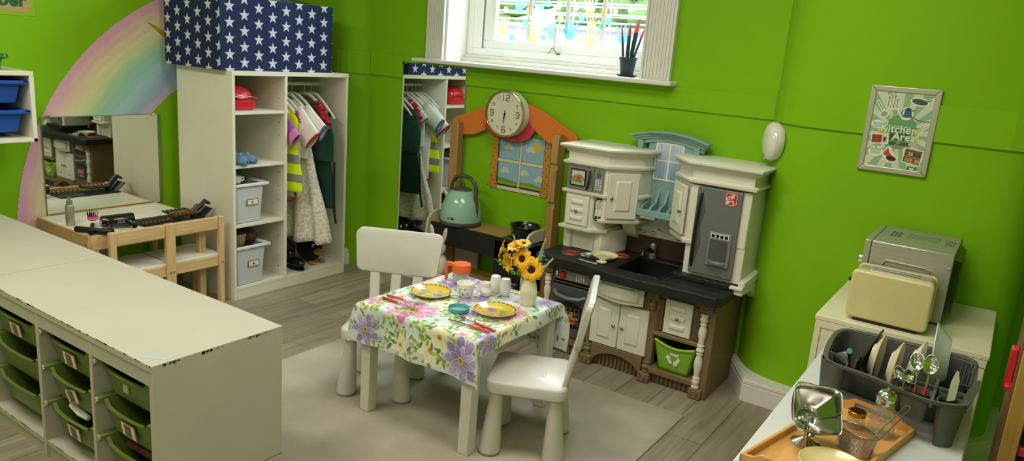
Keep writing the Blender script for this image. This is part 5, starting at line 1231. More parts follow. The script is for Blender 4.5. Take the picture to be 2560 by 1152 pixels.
# kettle
MINT = mat('mint_enamel', '#93bba6', .22, coat=.5, var=.02); KG = mat('grey_kettle_plastic', '#4c4a44', .4)
t = thing('kettle', 'mint green dome kettle with grey handle on the play stand counter', 'kettle', (-2.457, 3.205, .4525))
kx, ky, kz = -2.457, 3.212, .4535
obj('kettle_body', M().lathe([(.112, .022), (.114, .030), (.112, .07), (.103, .115), (.085, .155), (.066, .180), (.052, .190)], (kx, ky, kz), 40), MINT, t)
obj('kettle_base', M().lathe([(.100, 0), (.112, .004), (.116, .012), (.114, .024), (.10, .026)], (kx, ky, kz), 40), KG, t)
ld = obj('kettle_lid', M().lathe([(.053, .188), (.050, .198), (.03, .204), (0, .206)], (kx, ky, kz), 32), KG, t)
obj('lid_knob', M().tube([(kx-.013, ky, kz+.203), (kx-.013, ky, kz+.220), (kx-.006, ky, kz+.228), (kx+.006, ky, kz+.228), (kx+.013, ky, kz+.220), (kx+.013, ky, kz+.203)], .0045, 8), KG, ld)
hp = [(kx+.108, .06), (kx+.106, .12), (kx+.092, .17), (kx+.095, .20), (kx+.083, .235), (kx+.05, .262), (kx+.0, .270), (kx-.045, .255), (kx-.068, .225), (kx-.076, .19), (kx-.074, .175)]
obj('kettle_handle', M().tube([(x, ky, kz+z) for x, z in hp], [.007, .010, .012, .012, .011, .011, .011, .011, .010, .010, .008], 10), KG, t)
obj('spout', M().tube([(kx-.082, ky-.01, kz+.14), (kx-.108, ky-.012, kz+.168), (kx-.115, ky-.013, kz+.172)], [.022, .013, .012], 12), STEEL, t)
pl_ = obj('kettle_nameplate', M().box(-.018, .018, -.0015, .0, -.0045, .0045, T=Tr(kx+.018, ky-.1125, kz+.048, radians(8))), INK, t)
obj('nameplate_print', M().box(-.013, .006, -.0022, -.0014, -.001, .001, T=Tr(kx+.018, ky-.1125, kz+.048, radians(8))), CARDW, pl_)
# black pot
t = thing('black_pot', 'open black cooking pot on the right of the play stand counter', 'pot', (-2.04, 3.215, .4535))
px, py = -2.04, 3.225
obj('pot_body', M().lathe([(.062, 0), (.070, .006), (.074, .055), (.080, .066), (.083, .068), (.080, .070), (.072, .062), (.066, .01), (0, .008)], (px, py, .4535), 36), GB, t)
obj('pot_lip', M().tube([(px+.0815*cos(2*pi*k/36), py+.0815*sin(2*pi*k/36), .4535+.069) for k in range(36)], .0025, 6, closed=True), GB, t)
obj('pot_label', M().box(-.014, .014, -.001, 0, -.006, .006, T=Tr(px-.038, py-.062, .50, radians(-32))), mat('olive_print', '#6f6a3a', .5), t)
# rabbit
t = thing('toy_rabbit', 'white and pink plush rabbit sitting behind the left dining chair', 'soft toy', (-2.44, 3.03, .181))
RW_ = mat('white_plush', '#d8d0c4', 1, bump=.5, sheen=.3); RP = mat('pink_plush', '#d0a0a8', 1, bump=.5)
obj('body', M().ell((-2.46, 3.04, .25), .055, .045, .068, 18, 12).ell((-2.46, 3.03, .345), .045, .042, .045, 18, 12), RW_, t)
for s in (-1, 1):
    e = obj('ear', M().ell((0, 0, .045), .014, .007, .05, 12, 10, T=Tr(-2.46+s*.03, 3.03, .375, 0, 0, s*.25)), RW_, t); obj('inner_ear', M().ell((0, -.006, .04), .008, .003, .036, 10, 8, T=Tr(-2.46+s*.03, 3.03, .375, 0, 0, s*.25)), RP, e)
    obj('paw', M().ell((-2.46+s*.04, 3.0, .20), .022, .03, .018, 12, 8), RP, t)
# ================================================================== DINING TABLE
t = thing('play_dining_table', 'small square white table set for two under a floral cloth', 'table', (-1.63, 2.20, 0))
TX0, TX1, TY0, TY1, TT = -1.915, -1.385, 1.932, 2.475, .444
WTB = mat('white_table_lacquer', '#cfccc0', .35, var=.02)
obj('tabletop', M().box(TX0, TX1, TY0, TY1, TT-.045, TT), WTB, t, bevel=.002)
for x in (TX0, TX1-.046):
    for y in (TY0, TY1-.046): obj('leg', M().box(x, x+.046, y, y+.046, .007, TT-.045), WTB, t, bevel=.003)
# cloth raster in flat cloth coordinates
dL, dR, dF, dB = .06, .058, .155, .20
W_ = TX1-TX0+.022; H_ = TY1-TY0+.018
R = Ras(-dL, W_+dR, -dF, H_+dB, .00165, '#dcdbd2')
fr = random.Random(21)
def leaf(x, y, a, l, c1, c2):
    R.ell(x+cos(a)*l, y+sin(a)*l, l, l*.42, a, c1, c2); R.line([(x, y), (x+cos(a)*l*1.8, y+sin(a)*l*1.8)], .0016, '#56702c', .5)
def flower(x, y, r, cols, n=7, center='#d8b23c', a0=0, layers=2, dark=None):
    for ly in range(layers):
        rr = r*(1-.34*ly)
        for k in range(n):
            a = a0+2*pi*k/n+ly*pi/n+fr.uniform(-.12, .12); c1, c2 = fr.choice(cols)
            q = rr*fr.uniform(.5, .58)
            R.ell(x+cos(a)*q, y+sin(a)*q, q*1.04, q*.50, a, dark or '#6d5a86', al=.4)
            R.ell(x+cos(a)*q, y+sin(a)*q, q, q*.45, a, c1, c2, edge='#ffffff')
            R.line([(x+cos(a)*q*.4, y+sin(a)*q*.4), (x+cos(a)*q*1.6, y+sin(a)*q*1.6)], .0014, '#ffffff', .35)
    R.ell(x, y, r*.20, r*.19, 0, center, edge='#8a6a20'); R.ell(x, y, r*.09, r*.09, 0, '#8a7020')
PURP = [('#6f5a9c', '#b9a4d2'), ('#7d66a8', '#cabce0'), ('#5e4a88', '#a58cc4')]; PINK = [('#b83c7c', '#e6a8c4'), ('#cc6c9c', '#f0cedc'), ('#a82c60', '#dc86b0')]
AQUA = [('#7fc0bc', '#cfe6de'), ('#92c8c4', '#dcece4')]; YELW = [('#e6d888', '#f6f0cc'), ('#eee2a4', '#faf6dc')]; LILA = [('#b09cc8', '#dcd0e6'), ('#c4b2d4', '#ece4f0')]
# soft washes first
for k in range(70): R.ell(fr.uniform(-.05, W_+.05), fr.uniform(-.15, H_+.18), fr.uniform(.02, .05), fr.uniform(.015, .035), fr.random()*3, fr.choice(['#f4edc0', '#dcebe0', '#e8ecc0', '#f0e4ec', '#ffffff', '#d6e6ee']), al=.55)
big = []
for (x, y, r, cl, n) in [(.50,-.085,.072,PURP,8),(.05,-.095,.055,PURP,7),(.20,.075,.085,PINK,8),(.46,.30,.075,PINK,8),(.03,.05,.035,PINK,6),(.14,.46,.09,PURP,9),(.36,.20,.05,PURP,7),(.42,.44,.06,LILA,7),(.27,-.02,.04,AQUA,6),(.14,-.03,.045,AQUA,6),(.53,.40,.05,AQUA,7),(.33,.06,.042,AQUA,6),(.36,-.09,.045,YELW,7),(.57,.06,.045,PURP,6),(.57,.17,.04,YELW,6),(.22,-.11,.038,YELW,6),(.29,.34,.06,PURP,8),(.05,.25,.05,AQUA,6),(.52,.52,.05,PURP,7),(.40,-.03,.05,YELW,6),(.07,.16,.045,LILA,7),(.24,.22,.045,YELW,6),(.38,.38,.04,AQUA,6),(.30,.60,.06,PINK,7),(.08,.66,.05,PURP,7),(.50,.66,.06,AQUA,7),(.45,.12,.035,LILA,6),(-.03,.10,.04,PURP,6),(.12,.31,.04,YELW,6)]:
    big.append((x, y, r, cl, n))
def sprig(x, y, a, n=5, s=1.25):
    for k in range(n):
        g = fr.choice([('#7f9f2e', '#b6c858'), ('#5f8a34', '#9cb84a'), ('#9ab83c', '#cddb80'), ('#4c7040', '#7fa060')])
        leaf(x+cos(a)*.012*s*k, y+sin(a)*.012*s*k, a+(.8 if k % 2 else -.8), fr.uniform(.009, .014)*s, *g)
for k in range(42): sprig(fr.uniform(-.05, W_+.05), fr.uniform(-.15, H_+.19), fr.random()*6.28, fr.randint(3, 5), 1.5)
for k in range(46): flower(fr.uniform(-.05, W_+.05), fr.uniform(-.15, H_+.19), fr.uniform(.020, .034), fr.choice([AQUA, YELW, LILA, PINK, AQUA]), 5, layers=1, dark='#b8b49c')
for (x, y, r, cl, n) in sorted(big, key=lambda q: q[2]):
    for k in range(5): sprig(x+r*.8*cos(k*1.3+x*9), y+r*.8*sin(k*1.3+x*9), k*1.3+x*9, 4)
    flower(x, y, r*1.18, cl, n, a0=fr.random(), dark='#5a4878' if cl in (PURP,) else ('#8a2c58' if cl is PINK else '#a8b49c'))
for k in range(16): sprig(fr.uniform(-.05, W_+.05), fr.uniform(-.15, H_+.19), fr.random()*6.28, 3)
CX0, CY0, CZ = TX0-.011, TY0-.009, TT+.0035
def drape(X, Y):
    a = np.maximum(0, X-W_); a2 = np.maximum(0, -X); b_ = np.maximum(0, -Y); b2 = np.maximum(0, Y-H_)
    h = a+a2; v = b_+b2; d = np.hypot(h, v); k = np.minimum(h, v)
    rr = .008
    out = np.where(d > 0, rr*(1-np.exp(-d/rr)), 0)
    x = CX0+np.clip(X, 0, W_)+np.sign(a-a2)*(out*(h > 0)+k*.45+.004*np.sin(Y*21)*np.minimum(1, h/.03))
    y = CY0+np.clip(Y, 0, H_)+np.sign(b2-b_)*(out*(v > 0)+k*.25+(.006*np.sin(X*24+1)+.003*np.sin(X*51))*np.minimum(1, v/.08))
    z = CZ-np.maximum(0, d-out*.55)-.0025*(1-np.exp(-d/.004))*(d > 0)
    # soft crease
    z = z+.0006*np.exp(-((X-W_*.5)/.004)**2)*(d == 0)
    return np.stack([x, y, z], -1)
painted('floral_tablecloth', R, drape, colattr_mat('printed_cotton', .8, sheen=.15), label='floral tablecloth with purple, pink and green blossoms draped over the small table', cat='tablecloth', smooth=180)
ZT = CZ+.0012

# chairs
def play_chair():
    t = thing('childrens_plastic_chair', '', 'chair', (0, 0, 0))
    # local: front towards -y, back towards +y, origin on the floor at the seat centre
    s = .142
    sp = rpoly(-s, s, -s, s, .035, 6)
    obj('seat', M().loft(sp, [(.238, -.004), (.242, 0), (.275, .002), (.281, -.001), (.284, -.006)]).loft(rpoly(-.06, .06, -.05, .06, .02, 4), [(.2839, 0), (.2842, -.003)]), CHAIRP, t)
    for sx in (-1, 1):
        for sy in (-1, 1):
            x, y = sx*.115, sy*.115
            T = Matrix.Translation((x, y, .0)) @ Matrix.Shear('XY', 4, (-sx*.05, -sy*.05))
            l = obj('leg', M().lathe([(.034, .006), (.0385, .009), (.040, .016), (.022, .235), (.023, .242)], seg=28, T=T), CHAIRP, t)
            obj('foot_pad', M().lathe([(.034, .0), (.036, .006), (.034, .009)], seg=24, T=T), mat('clear_grey_pad', '#a09c8a', .5), l)
    for x in (-.085, 0, .085):
        w = .021
        def sl(u, v, x=x, w=w): return (x*(1+.12*v)+w*(2*u-1), .128+.042*v, .275+.185*v)
        obj('back_slat', M().sheet(sl, 2, 6), CHAIRP, t, solid=.016, bevel=.003)
    n = 9; out = []
    for (cx, cz, r_, a0) in ((.145, .030, .03, -90), (.158, .150, .03, 0), (-.158, .150, .03, 90), (-.145, .030, .03, 180)):
        for k in range(6):
            a = radians(a0+90*k/5); out.append((cx+r_*cos(a)*1., cz+r_*sin(a)))
    m = M(); 
    def bp(p, d): return (p[0], .160+.19*p[1]+d+.010*(1-(p[0]/.18)**2), .44+p[1])
    N = len(out)
    F_ = [bp(p, -.009) for p in out]; B_ = [bp(p, .009) for p in out]; f0 = [bp((p[0]*.97, .09+(p[1]-.09)*.95), -.012) for p in out]; b0 = [bp((p[0]*.97, .09+(p[1]-.09)*.95), .012) for p in out]
    m.add(F_+B_+f0+b0, [(i, (i+1) % N, (i+1) % N+N, i+N) for i in range(N)]+[((i+1) % N, i, i+2*N, (i+1) % N+2*N) for i in range(N)]+[(i+N, (i+1) % N+N, (i+1) % N+3*N, i+3*N) for i in range(N)]+[tuple(range(2*N, 3*N))[::-1], tuple(range(3*N, 4*N))])
    obj('backrest', m, CHAIRP, t, smooth=50)
    return t
ca = play_chair(); ca.location = (-2.0, 2.144, .0075); ca.rotation_euler = (0, 0, radians(27)); ca['label'] = 'white children\'s chair on the far left of the floral table, backrest facing the camera'; ca['group'] = 'white plastic children\'s chairs'
cb_ = copy_tree(ca); cb_.location = (-1.293, 2.165, .0075); cb_.rotation_euler = (0, 0, radians(-65)); cb_['label'] = 'white children\'s chair on the right of the floral table, seen side on'

# plates
def plate(cx, cy, label, art, rot):
    t = thing('dinner_plate', label, 'plate', (cx, cy, ZT), group='yellow plates on the table')
    r = .083
    R = Ras(-r, r, -r, r, .0012, '#d9b638', 0); rr = np.hypot(R.X, R.Y); R.a[:] = np.array(L('#dcbc3c'))*(1+.10*np.sin(R.X*60)*np.sin(R.Y*47))[..., None]
    for (x, y, a, b_, q, c, c2) in art: R.ell(x, y, a, b_, q, c, c2); R.ell(x+.002, y, a*.5, b_*.3, q+.4, '#7a7a4a', al=.35)
    for k in range(26):
        a = 2*pi*k/26; R.line([(cos(a)*.0765, sin(a)*.0765), (cos(a+.12)*.0765, sin(a+.12)*.0765)], .005, '#3a3524', .9)
    R.k = (rr < r-.0012)*1.
    def pos(X, Y):
        d = np.hypot(X, Y); z = np.where(d < .052, .004, .004+.0125*((d-.052)/.031)**1.0*(d >= .052)); c, s = cos(rot), sin(rot)
        return np.stack([cx+X*c-Y*s, cy+X*s+Y*c, ZT+z+.0013], -1)
    painted('plate_glaze', R, pos, GLAZE, t, smooth=180)
    obj('plate_body', M().lathe([(.048, .0), (.052, .0), (.054, .003), (.082, .0140), (.084, .0162), (.0828, .0168), (.052, .0036), (0, .0030)], (cx, cy, ZT), 48), CREAMC, t)
FR = [(-.01, .02, .024, .014, .3, '#a8b04a', '#c8c860'), (.03, -.02, .022, .014, -.5, '#5a7fb0', '#8fb0d0'), (-.035, -.015, .020, .012, .8, '#8a6aa0', '#b498c4'), (.0, -.035, .018, .012, .2, '#c88a6a', '#e0b890'), (.035, .03, .016, .010, 1, '#d49a5c', '#e8c890'), (-.04, .03, .018, .006, 1.4, '#5f7a30', '#8ca044')]
plate(-1.793, 2.183, 'yellow patterned plate with fruit motifs, at the far left place setting', FR, radians(30))
plate(-1.492, 2.196, 'yellow patterned plate with fruit motifs, nearer the flower vase', [(-.0, .02, .018, .02, .3, '#8a6aa0', '#b498c4'), (.03, -.01, .026, .012, .9, '#8c9c3c', '#c8c860'), (-.03, -.02, .020, .010, .1, '#c87a9a', '#e0b8c8'), (.005, -.04, .015, .010, .2, '#7a9a5a', '#a8b880'), (-.04, .025, .012, .008, 1, '#d49a5c', '#e8c890')], radians(70))
# cutlery
RDP = mat('red_spotted_handle', '#c02424', .3, coat=.4)
def cutlery(kind, p0, p1, label, group='red handled cutlery on the table'):
    p0 = Vector(p0); p1 = Vector(p1); d = p1-p0; l = d.length; a = math.atan2(d.y, d.x); t = thing(kind, label, kind, (p0.x, p0.y, ZT), group=group)
    T = Tr(p0.x, p0.y, ZT+.0055, a)
    h = obj('handle', M().tube([(0, 0, 0), (l*.08, 0, 0), (l*.3, 0, 0), (l*.46, 0, 0)], [.0048, .0062, .0055, .0048], 10, T=T, flat=.75), RDP, t)
    m = M()
    for k in range(7): m.ell((l*.05+l*.055*k, .001*(-1)**k, .0042), .0012, .0012, .0006, 6, 4, T=T)
    obj('handle_dots', m, CARDW, h)
    m = M().tube([(l*.45, 0, 0), (l*.50, 0, 0)], [.0052, .0042], 10, T=T)
    if kind == 'knife': m.prism([(l*.49, -.004), (l*.60, -.0065), (l*.9, -.0065), (l, .002), (l*.96, .005), (l*.49, .004)], -.001, .0006, 'z', T=T)
    else:
        m.prism([(l*.49, -.0025), (l*.74, -.0025), (l*.80, -.010), (l*.82, -.010), (l*.82, .010), (l*.80, .010), (l*.74, .0025), (l*.49, .0025)], -.001, .0006, 'z', T=T)
        for y in (-.0085, -.003, .003, .0085): m.prism([(l*.81, y-.0014), (l, y-.0008), (l, y+.0008), (l*.81, y+.0014)], -.001, .0006, 'z', T=T)
    obj('blade' if kind == 'knife' else 'tines', m, CHROME, t)
cutlery('knife', (-1.885, 2.008), (-1.70, 2.004), 'red handled knife at the left place setting')
cutlery('fork', (-1.888, 2.038), (-1.725, 2.062), 'red handled fork at the left place setting')
cutlery('knife', (-1.385, 2.015), (-1.565, 2.005), 'red handled knife at the right place setting')
cutlery('fork', (-1.378, 2.034), (-1.575, 2.062), 'red handled fork at the right place setting')
# aqua dish
t = thing('aqua_dish', 'small shallow aqua dish in the middle of the floral cloth', 'dish', (-1.598, 2.112, ZT))
AQ = mat('aqua_plastic', '#5aa5a4', .35)
obj('dish_body', M().lathe([(.033, 0), (.0385, .003), (.0405, .016), (.0385, .016), (.036, .005), (0, .004)], (-1.598, 2.112, ZT), 36), AQ, t)
obj('dish_rim', M().tube([(-1.598+.0395*cos(2*pi*k/32), 2.112+.0395*sin(2*pi*k/32), ZT+.016) for k in range(32)], .0012, 5, closed=True), AQ, t)
# jug
ORP = mat('orange_plastic', '#e2642a', .35, var=.02)
t = thing('toy_jug', 'clear plastic toy jug with orange lid and handle at the back of the table', 'jug', (-1.812, 2.385, ZT))
jx, jy = -1.808, 2.39
obj('jug_body', M().lathe([(.030, .001), (.033, .004), (.036, .05), (.037, .055), (.035, .055), (.031, .006), (0, .004)], (jx, jy, ZT), 32), mat('clear_plastic', '#d5dad2', .08, alpha=.35, var=0), t)
obj('jug_lid', M().lathe([(.0375, .048), (.040, .050), (.0405, .078), (.038, .083), (0, .084)], (jx, jy, ZT), 36), ORP, t, bevel=.001)
T = Tr(jx, jy, ZT, radians(207))
obj('jug_handle', M().prism([(.030, .084), (.060, .086), (.068, .080), (.068, .008), (.056, .008), (.056, .066), (.036, .070)], -.009, .009, 'y', T=T), ORP, t, bevel=.003)
obj('jug_filling', M().ell((jx+.006, jy-.006, ZT+.022), .022, .022, .018, 14, 10).ell((jx-.012, jy+.004, ZT+.02), .016, .016, .016, 12, 8), mat('pale_green_filling', '#b4c4a8', .9, var=.3, scale=60), t)
# cup
t = thing('teacup', 'white cup with little leaf print beside the left plate', 'cup', (-1.672, 2.262, ZT))
ux_, uy_ = -1.683, 2.262
obj('cup_body', M().lathe([(.020, 0), (.021, .002), (.027, .012), (.033, .03), (.0365, .058), (.0345, .058), (.031, .03), (.022, .008), (0, .006)], (ux_, uy_, ZT), 36), WHITEC, t)
obj('cup_handle', M().tube([(.033, 0, .046), (.048, 0, .048), (.052, 0, .034), (.045, 0, .020), (.030, 0, .018)], .0042, 8, T=Tr(ux_, uy_, ZT, radians(20))), WHITEC, t)
m = M()
for a, z, r in ((-95, .036, .6), (-60, .04, -.5), (-78, .016, .2), (-40, .022, .8), (-115, .02, 0)):
    R3 = .0335 if z > .03 else .0295; q = radians(a); Tq = Tr(ux_+R3*cos(q), uy_+R3*sin(q), ZT+z, q, 0, 0) @ Matrix.Rotation(r, 4, 'X')
    m.ell((.0, 0, 0), .001, .0024, .0048, 8, 5, T=Tq); m.ell((.0, .004, .003), .001, .0015, .0035, 8, 5, T=Tq)
obj('leaf_print', m, mat('dark_green_print', '#3c4430', .6), t)
# creamer
t = thing('creamer', 'small white ceramic creamer jug next to the cup', 'jug', (-1.632, 2.325, ZT))
vx, vy = -1.632, 2.325
obj('creamer_body', M().sheet(lambda u, v: ((lambda r, a, z, s: (vx+r*cos(a)*(1+s), vy+r*sin(a)*(1+s*.2), ZT+z))(np.interp(v, [0, .1, .35, .7, 1], [.012, .019, .0235, .019, .0215]), u*2*pi, .001+.056*v+.006*max(0, cos(u*2*pi+.5))**3*max(0, v-.8)*5, .28*max(0, cos(u*2*pi+.5))**6*max(0, v-.7)*3.3)), 32, 14), WHITEC, t, solid=.0025)
obj('creamer_handle', M().tube([(-.019, 0, .05), (-.03, 0, .052), (-.034, 0, .04), (-.03, 0, .026), (-.022, 0, .02)], .0032, 8, T=Tr(vx, vy, ZT, radians(-10))), WHITEC, t)
obj('creamer_base', M().lathe([(.013, 0), (.012, .002), (0, .003)], (vx, vy, ZT), 20), WHITEC, t)
for i, (x, y, lb) in enumerate(((-1.634, 2.395, 'white ceramic salt shaker behind the creamer, the farther one'), (-1.583, 2.392, 'white ceramic pepper shaker nearest the flower vase'))):
    t = thing('shaker', lb, 'shaker', (x, y, ZT), group='white shakers')
    obj('shaker_body', M().lathe([(.017, 0), (.019, .002), (.0225, .02), (.0225, .05), (.0195, .066), (.018, .070), (.013, .0715)], (x, y, ZT), 32), WHITEC, t)
    obj('shaker_top', M().lathe([(.0135, .0712), (.009, .070), (0, .0695)], (x, y, ZT), 24, caps=False), WHITEC, t)
# vase and flowers
t = thing('ribbed_vase', 'ribbed cream vase holding artificial sunflowers on the table', 'vase', (-1.455, 2.358, ZT))
fx, fy = -1.456, 2.366
def vs(u, v):
    a = u*2*pi; r = np.interp(v, [0, .03, .5, .85, 1], [.026, .029, .033, .026, .022]); r *= 1+.028*cos(a*30)*(v > .03)*(v < .95); return (fx+r*cos(a), fy+r*sin(a), ZT+.001+.105*v)
obj('vase_body', M().sheet(vs, 180, 16), mat('cream_ribbed_ceramic', '#e0dabd', .35, coat=.2), t)
obj('vase_base', M().lathe([(.026, 0), (.026, .003), (0, .004)], (fx, fy, ZT), 24), mat('cream_ribbed_ceramic', '#e0dabd', .35), t)
PET = colattr_mat('petal', .6); 
PM = mat('yellow_orange_petal', '#f7c320', .55, var=.18, scale=45); PO = mat('orange_petal_base', '#e8861c', .55, var=.2, scale=40); CTR = mat('dark_seed_center', '#3a1c0e', .9, var=.5, scale=300, bump=1, bscale=500)
GS = mat('leaf_green', '#4c9a34', .55, var=.3, scale=60); DS = mat('stem_green', '#3f6a2a', .6); WSP = mat('white_green_sprig', '#c4ccb8', .8, var=.2)
def bloom(pos, face, r, label, closed=0., n=14, ctr=True):
    f = Vector(face).normalized(); q = f.to_track_quat('Z', 'Y').to_matrix().to_4x4(); T = Matrix.Translation(pos) @ q
    t = thing('sunflower', label, 'flower', pos, group='artificial sunflowers in the vase')
    for ly in range(2):
        m = M()
        for k in range(n):
            a = 2*pi*(k+.5*ly)/n+rnd.uniform(-.08, .08); l = r*(1-.12*ly)*rnd.uniform(.9, 1.05); up_ = closed+.12*ly+rnd.uniform(-.08, .08)
            def pt(u, v, l=l, up_=up_):
                s = v; w = r*.20*sin(pi*min(.97, (s*.82+.12)))**.8; x = r*.18+(l-r*.18)*s; z = up_*x*.9+.12*r*sin(s*pi)-.05*r*s*s+.03*r*abs(2*u-1)
                return (x*cos(closed*.6), w*(2*u-1), z)
            m.sheet(pt, 2, 5, T=T @ Matrix.Rotation(a, 4, 'Z'))
        obj('petals', m, PM if ly == 0 else mat('golden_petal', '#f8b61a', .55, var=.15, scale=50), t)
    m = M()
    for k in range(n):
        a = 2*pi*(k+.25)/n
        m.add([(r*.18, -r*.045, .08*r+closed*.2*r), (r*.55, -r*.02, .16*r+closed*.5*r), (r*.55, r*.02, .16*r+closed*.5*r), (r*.18, r*.045, .08*r+closed*.2*r)], [(0,1,2,3)], T=T @ Matrix.Rotation(a, 4, 'Z') @ Matrix.Translation((0, 0, .02*r)))
    obj('petal_streaks', m, PO, t)
    if ctr: obj('flower_center', M().lathe([(r*.30, .02*r), (r*.32, .10*r), (r*.24, .19*r), (r*.08, .17*r), (0, .15*r)], seg=24, T=T), CTR, t)
    p = Vector(pos); b_ = Vector((fx+rnd.uniform(-.008, .008), fy+rnd.uniform(-.008, .008), ZT+.07)); mid = (p+b_)/2+Vector((0, 0, .01))-f*.008
    obj('stem', M().tube([tuple(b_), tuple(mid), tuple(p-f*.006)], .0022, 6), DS, t)
    obj('calyx', M().lathe([(.004, -.010), (r*.2, -.004), (r*.26, .002)], seg=14, T=T), GS, t)
bloom((-1.443, 2.352, .598), (.32, -.88, .15), .050, 'large open sunflower facing forward, lowest and nearest', n=16)
bloom((-1.484, 2.345, .632), (.12, -.85, .25), .046, 'open sunflower with dark centre in the middle of the bunch', n=15)
bloom((-1.528, 2.335, .615), (-.35, -.7, .0), .045, 'yellow sunflower turned sideways at the left of the bunch', closed=.45, n=11, ctr=False)
bloom((-1.556, 2.325, .655), (-.6, -.45, .2), .040, 'yellow flower turned left at the upper left of the bunch', closed=.35, n=10, ctr=False)
bloom((-1.515, 2.345, .668), (-.1, -.5, .85), .038, 'orange yellow flower pointing up near the top of the bunch', closed=.4, n=11, ctr=False)
bloom((-1.490, 2.355, .688), (.15, -.3, .95), .030, 'small orange flower on top of the bunch', closed=.2, n=12)
bloom((-1.480, 2.345, .575), (-.2, -.8, -.35), .026, 'small drooping yellow flower just above the vase mouth', closed=.2, n=10)
def sprigm(p0, p1, m, r=.011, n=26):
    p0 = Vector(p0); p1 = Vector(p1); d = (p1-p0); dn = d.normalized(); a = dn.cross(Vector((0, 1, .1))).normalized(); b_ = dn.cross(a)
    m.tube([tuple(p0), tuple(p1)], .0012, 5)
    for k in range(n*3):
        s = .35+.65*(k/(n*3)); an = k*2.4; q = p0+d*s; rr = r*(1-.6*(s-.35)/.65); e = q+(a*cos(an)+b_*sin(an))*rr+dn*rr*.8; m.tube([tuple(q), tuple(e)], [.0012, .0003], 3)
for nm, e in (('tall white grassy sprig on the right of the sunflowers', (-1.412, 2.385, .722)), ('white grassy sprig leaning right over the vase', (-1.375, 2.39, .650)), ('short white sprig behind the upper sunflowers', (-1.535, 2.345, .718)), ('drooping white sprig beside the big sunflower', (-1.42, 2.39, .67))):
    m = M(); sprigm((fx, fy, ZT+.09), e, m); obj('white_sprig', m, WSP, label=nm, cat='sprig', group='white sprigs in the vase', smooth=0)
for nm, e, r_ in (('bright green leaf spray at the left of the sunflowers', (-1.575, 2.31, .61), .012), ('bright green leaf spray at the right of the sunflowers', (-1.41, 2.385, .655), .013), ('dark green leaf spray hanging over the vase front', (-1.505, 2.325, .575), .016), ('green leaves among the middle of the bunch', (-1.50, 2.36, .60), .015)):
    m = M(); p0 = Vector((fx, fy, ZT+.09)); p1 = Vector(e); m.tube([tuple(p0), tuple(p1)], .0014, 5)
    for k in range(12):
        s = .3+.7*k/11; q = p0.lerp(p1, s); an = k*2.1
        m.sheet(lambda u, v: (r_*2*v, r_*.55*(2*u-1)*sin(pi*min(.99, v+.02)), .003*sin(v*3)), 2, 4, T=Matrix.Translation(q) @ Euler((rnd.uniform(-.5, .5), rnd.uniform(-.9, .3), an)).to_matrix().to_4x4())
    obj('leaf_spray', m, GS, label=nm, cat='leaves', group='green leaves in the vase')
# ================================================================== RIGHT SIDE
def chk(): pass
# framed poster
t = thing('framed_kitchen_poster', 'silver framed Kitchen Area poster on the green chimney wall', 'picture', (-.38, 3.165, 1.06))
px0, px1, pz0, pz1 = -.500, -.261, 1.062, 1.384; fy_ = 3.151; fwid = .022
SF = mat('silver_frame', '#bdbba6', .35, .5)
for nm, P in (('frame_rail', [(px0, pz1), (px1, pz1), (px1-fwid, pz1-fwid), (px0+fwid, pz1-fwid)]), ('frame_rail', [(px0, pz0), (px1, pz0), (px1-fwid, pz0+fwid), (px0+fwid, pz0+fwid)]), ('frame_rail', [(px0, pz0), (px0+fwid, pz0+fwid), (px0+fwid, pz1-fwid), (px0, pz1)]), ('frame_rail', [(px1, pz0), (px1-fwid, pz0+fwid), (px1-fwid, pz1-fwid), (px1, pz1)])):
    obj(nm, M().prism(P, fy_, 3.1645, 'y'), SF, t, bevel=.004, seg=3)
ax0, ax1, az0, az1 = px0+fwid-.002, px1-fwid+.002, pz0+fwid-.002, pz1-fwid+.002
R = Ras(ax0, ax1, az0, az1, .0008, '#c9d3b4'); ccx, ccz = (ax0+ax1)/2, (az0+az1)/2
an = np.arctan2(R.Y-ccz+.01, R.X-ccx); R.a[:] = np.where((((an/(2*pi)*16) % 1) < .5)[..., None], np.array(L('#cbd5b8')), np.array(L('#8fb48c')))
def P_(u, v): return (ax0+(ax1-ax0)*u, az0+(az1-az0)*v)
def pe(u, v, ru, rv, rot, c, c2=None, al=1): x, z = P_(u, v); R.ell(x, z, ru*(ax1-ax0), rv*(az1-az0), rot, c, c2, al)
def pp(pts, c): R.poly([P_(*p) for p in pts], c)
def pln(pts, w, c): R.line([P_(*p) for p in pts], w, c)
WB = '#e4e8d2'
pp([(.30,.60),(.36,.68),(.50,.72),(.68,.69),(.78,.60),(.78,.56),(.30,.56)], '#6fa46a')
for k in range(12): pln([(.30+.042*k, .56), (.32+.038*k, .70)], .0008, '#47804c')
for v in (.59, .63, .67): pln([(.31, v), (.77, v)], .0008, '#47804c')
pp([(.70,.56),(.80,.56),(.80,.52),(.70,.52)], '#a0703c')
pp([(.14,.51),(.32,.51),(.30,.38),(.20,.36)], '#d6c45c'); pp([(.70,.49),(.86,.49),(.84,.37),(.70,.38)], '#d6c45c')
pp([(.36,.54),(.72,.54),(.72,.36),(.36,.36)], '#3c4a34'); pp([(.33,.37),(.74,.37),(.76,.28),(.31,.28)], '#7c9c74'); pp([(.37,.355),(.70,.355),(.71,.305),(.36,.305)], '#3e5a44'); pln([(.48,.31),(.54,.35)], .002, '#b8d0b0'); pln([(.52,.31),(.57,.35)], .001, '#b8d0b0')
pp([(.42,.28),(.64,.28),(.60,.26),(.46,.26)], '#b0703c')
for k, (c, l) in enumerate((('#b8a890', .16), ('#c8b8a0', .19), ('#b0a088', .18), ('#c0b098', .14))):
    u = .24+.05*k; pln([(u, .78), (u, .78+l)], .009, WB)
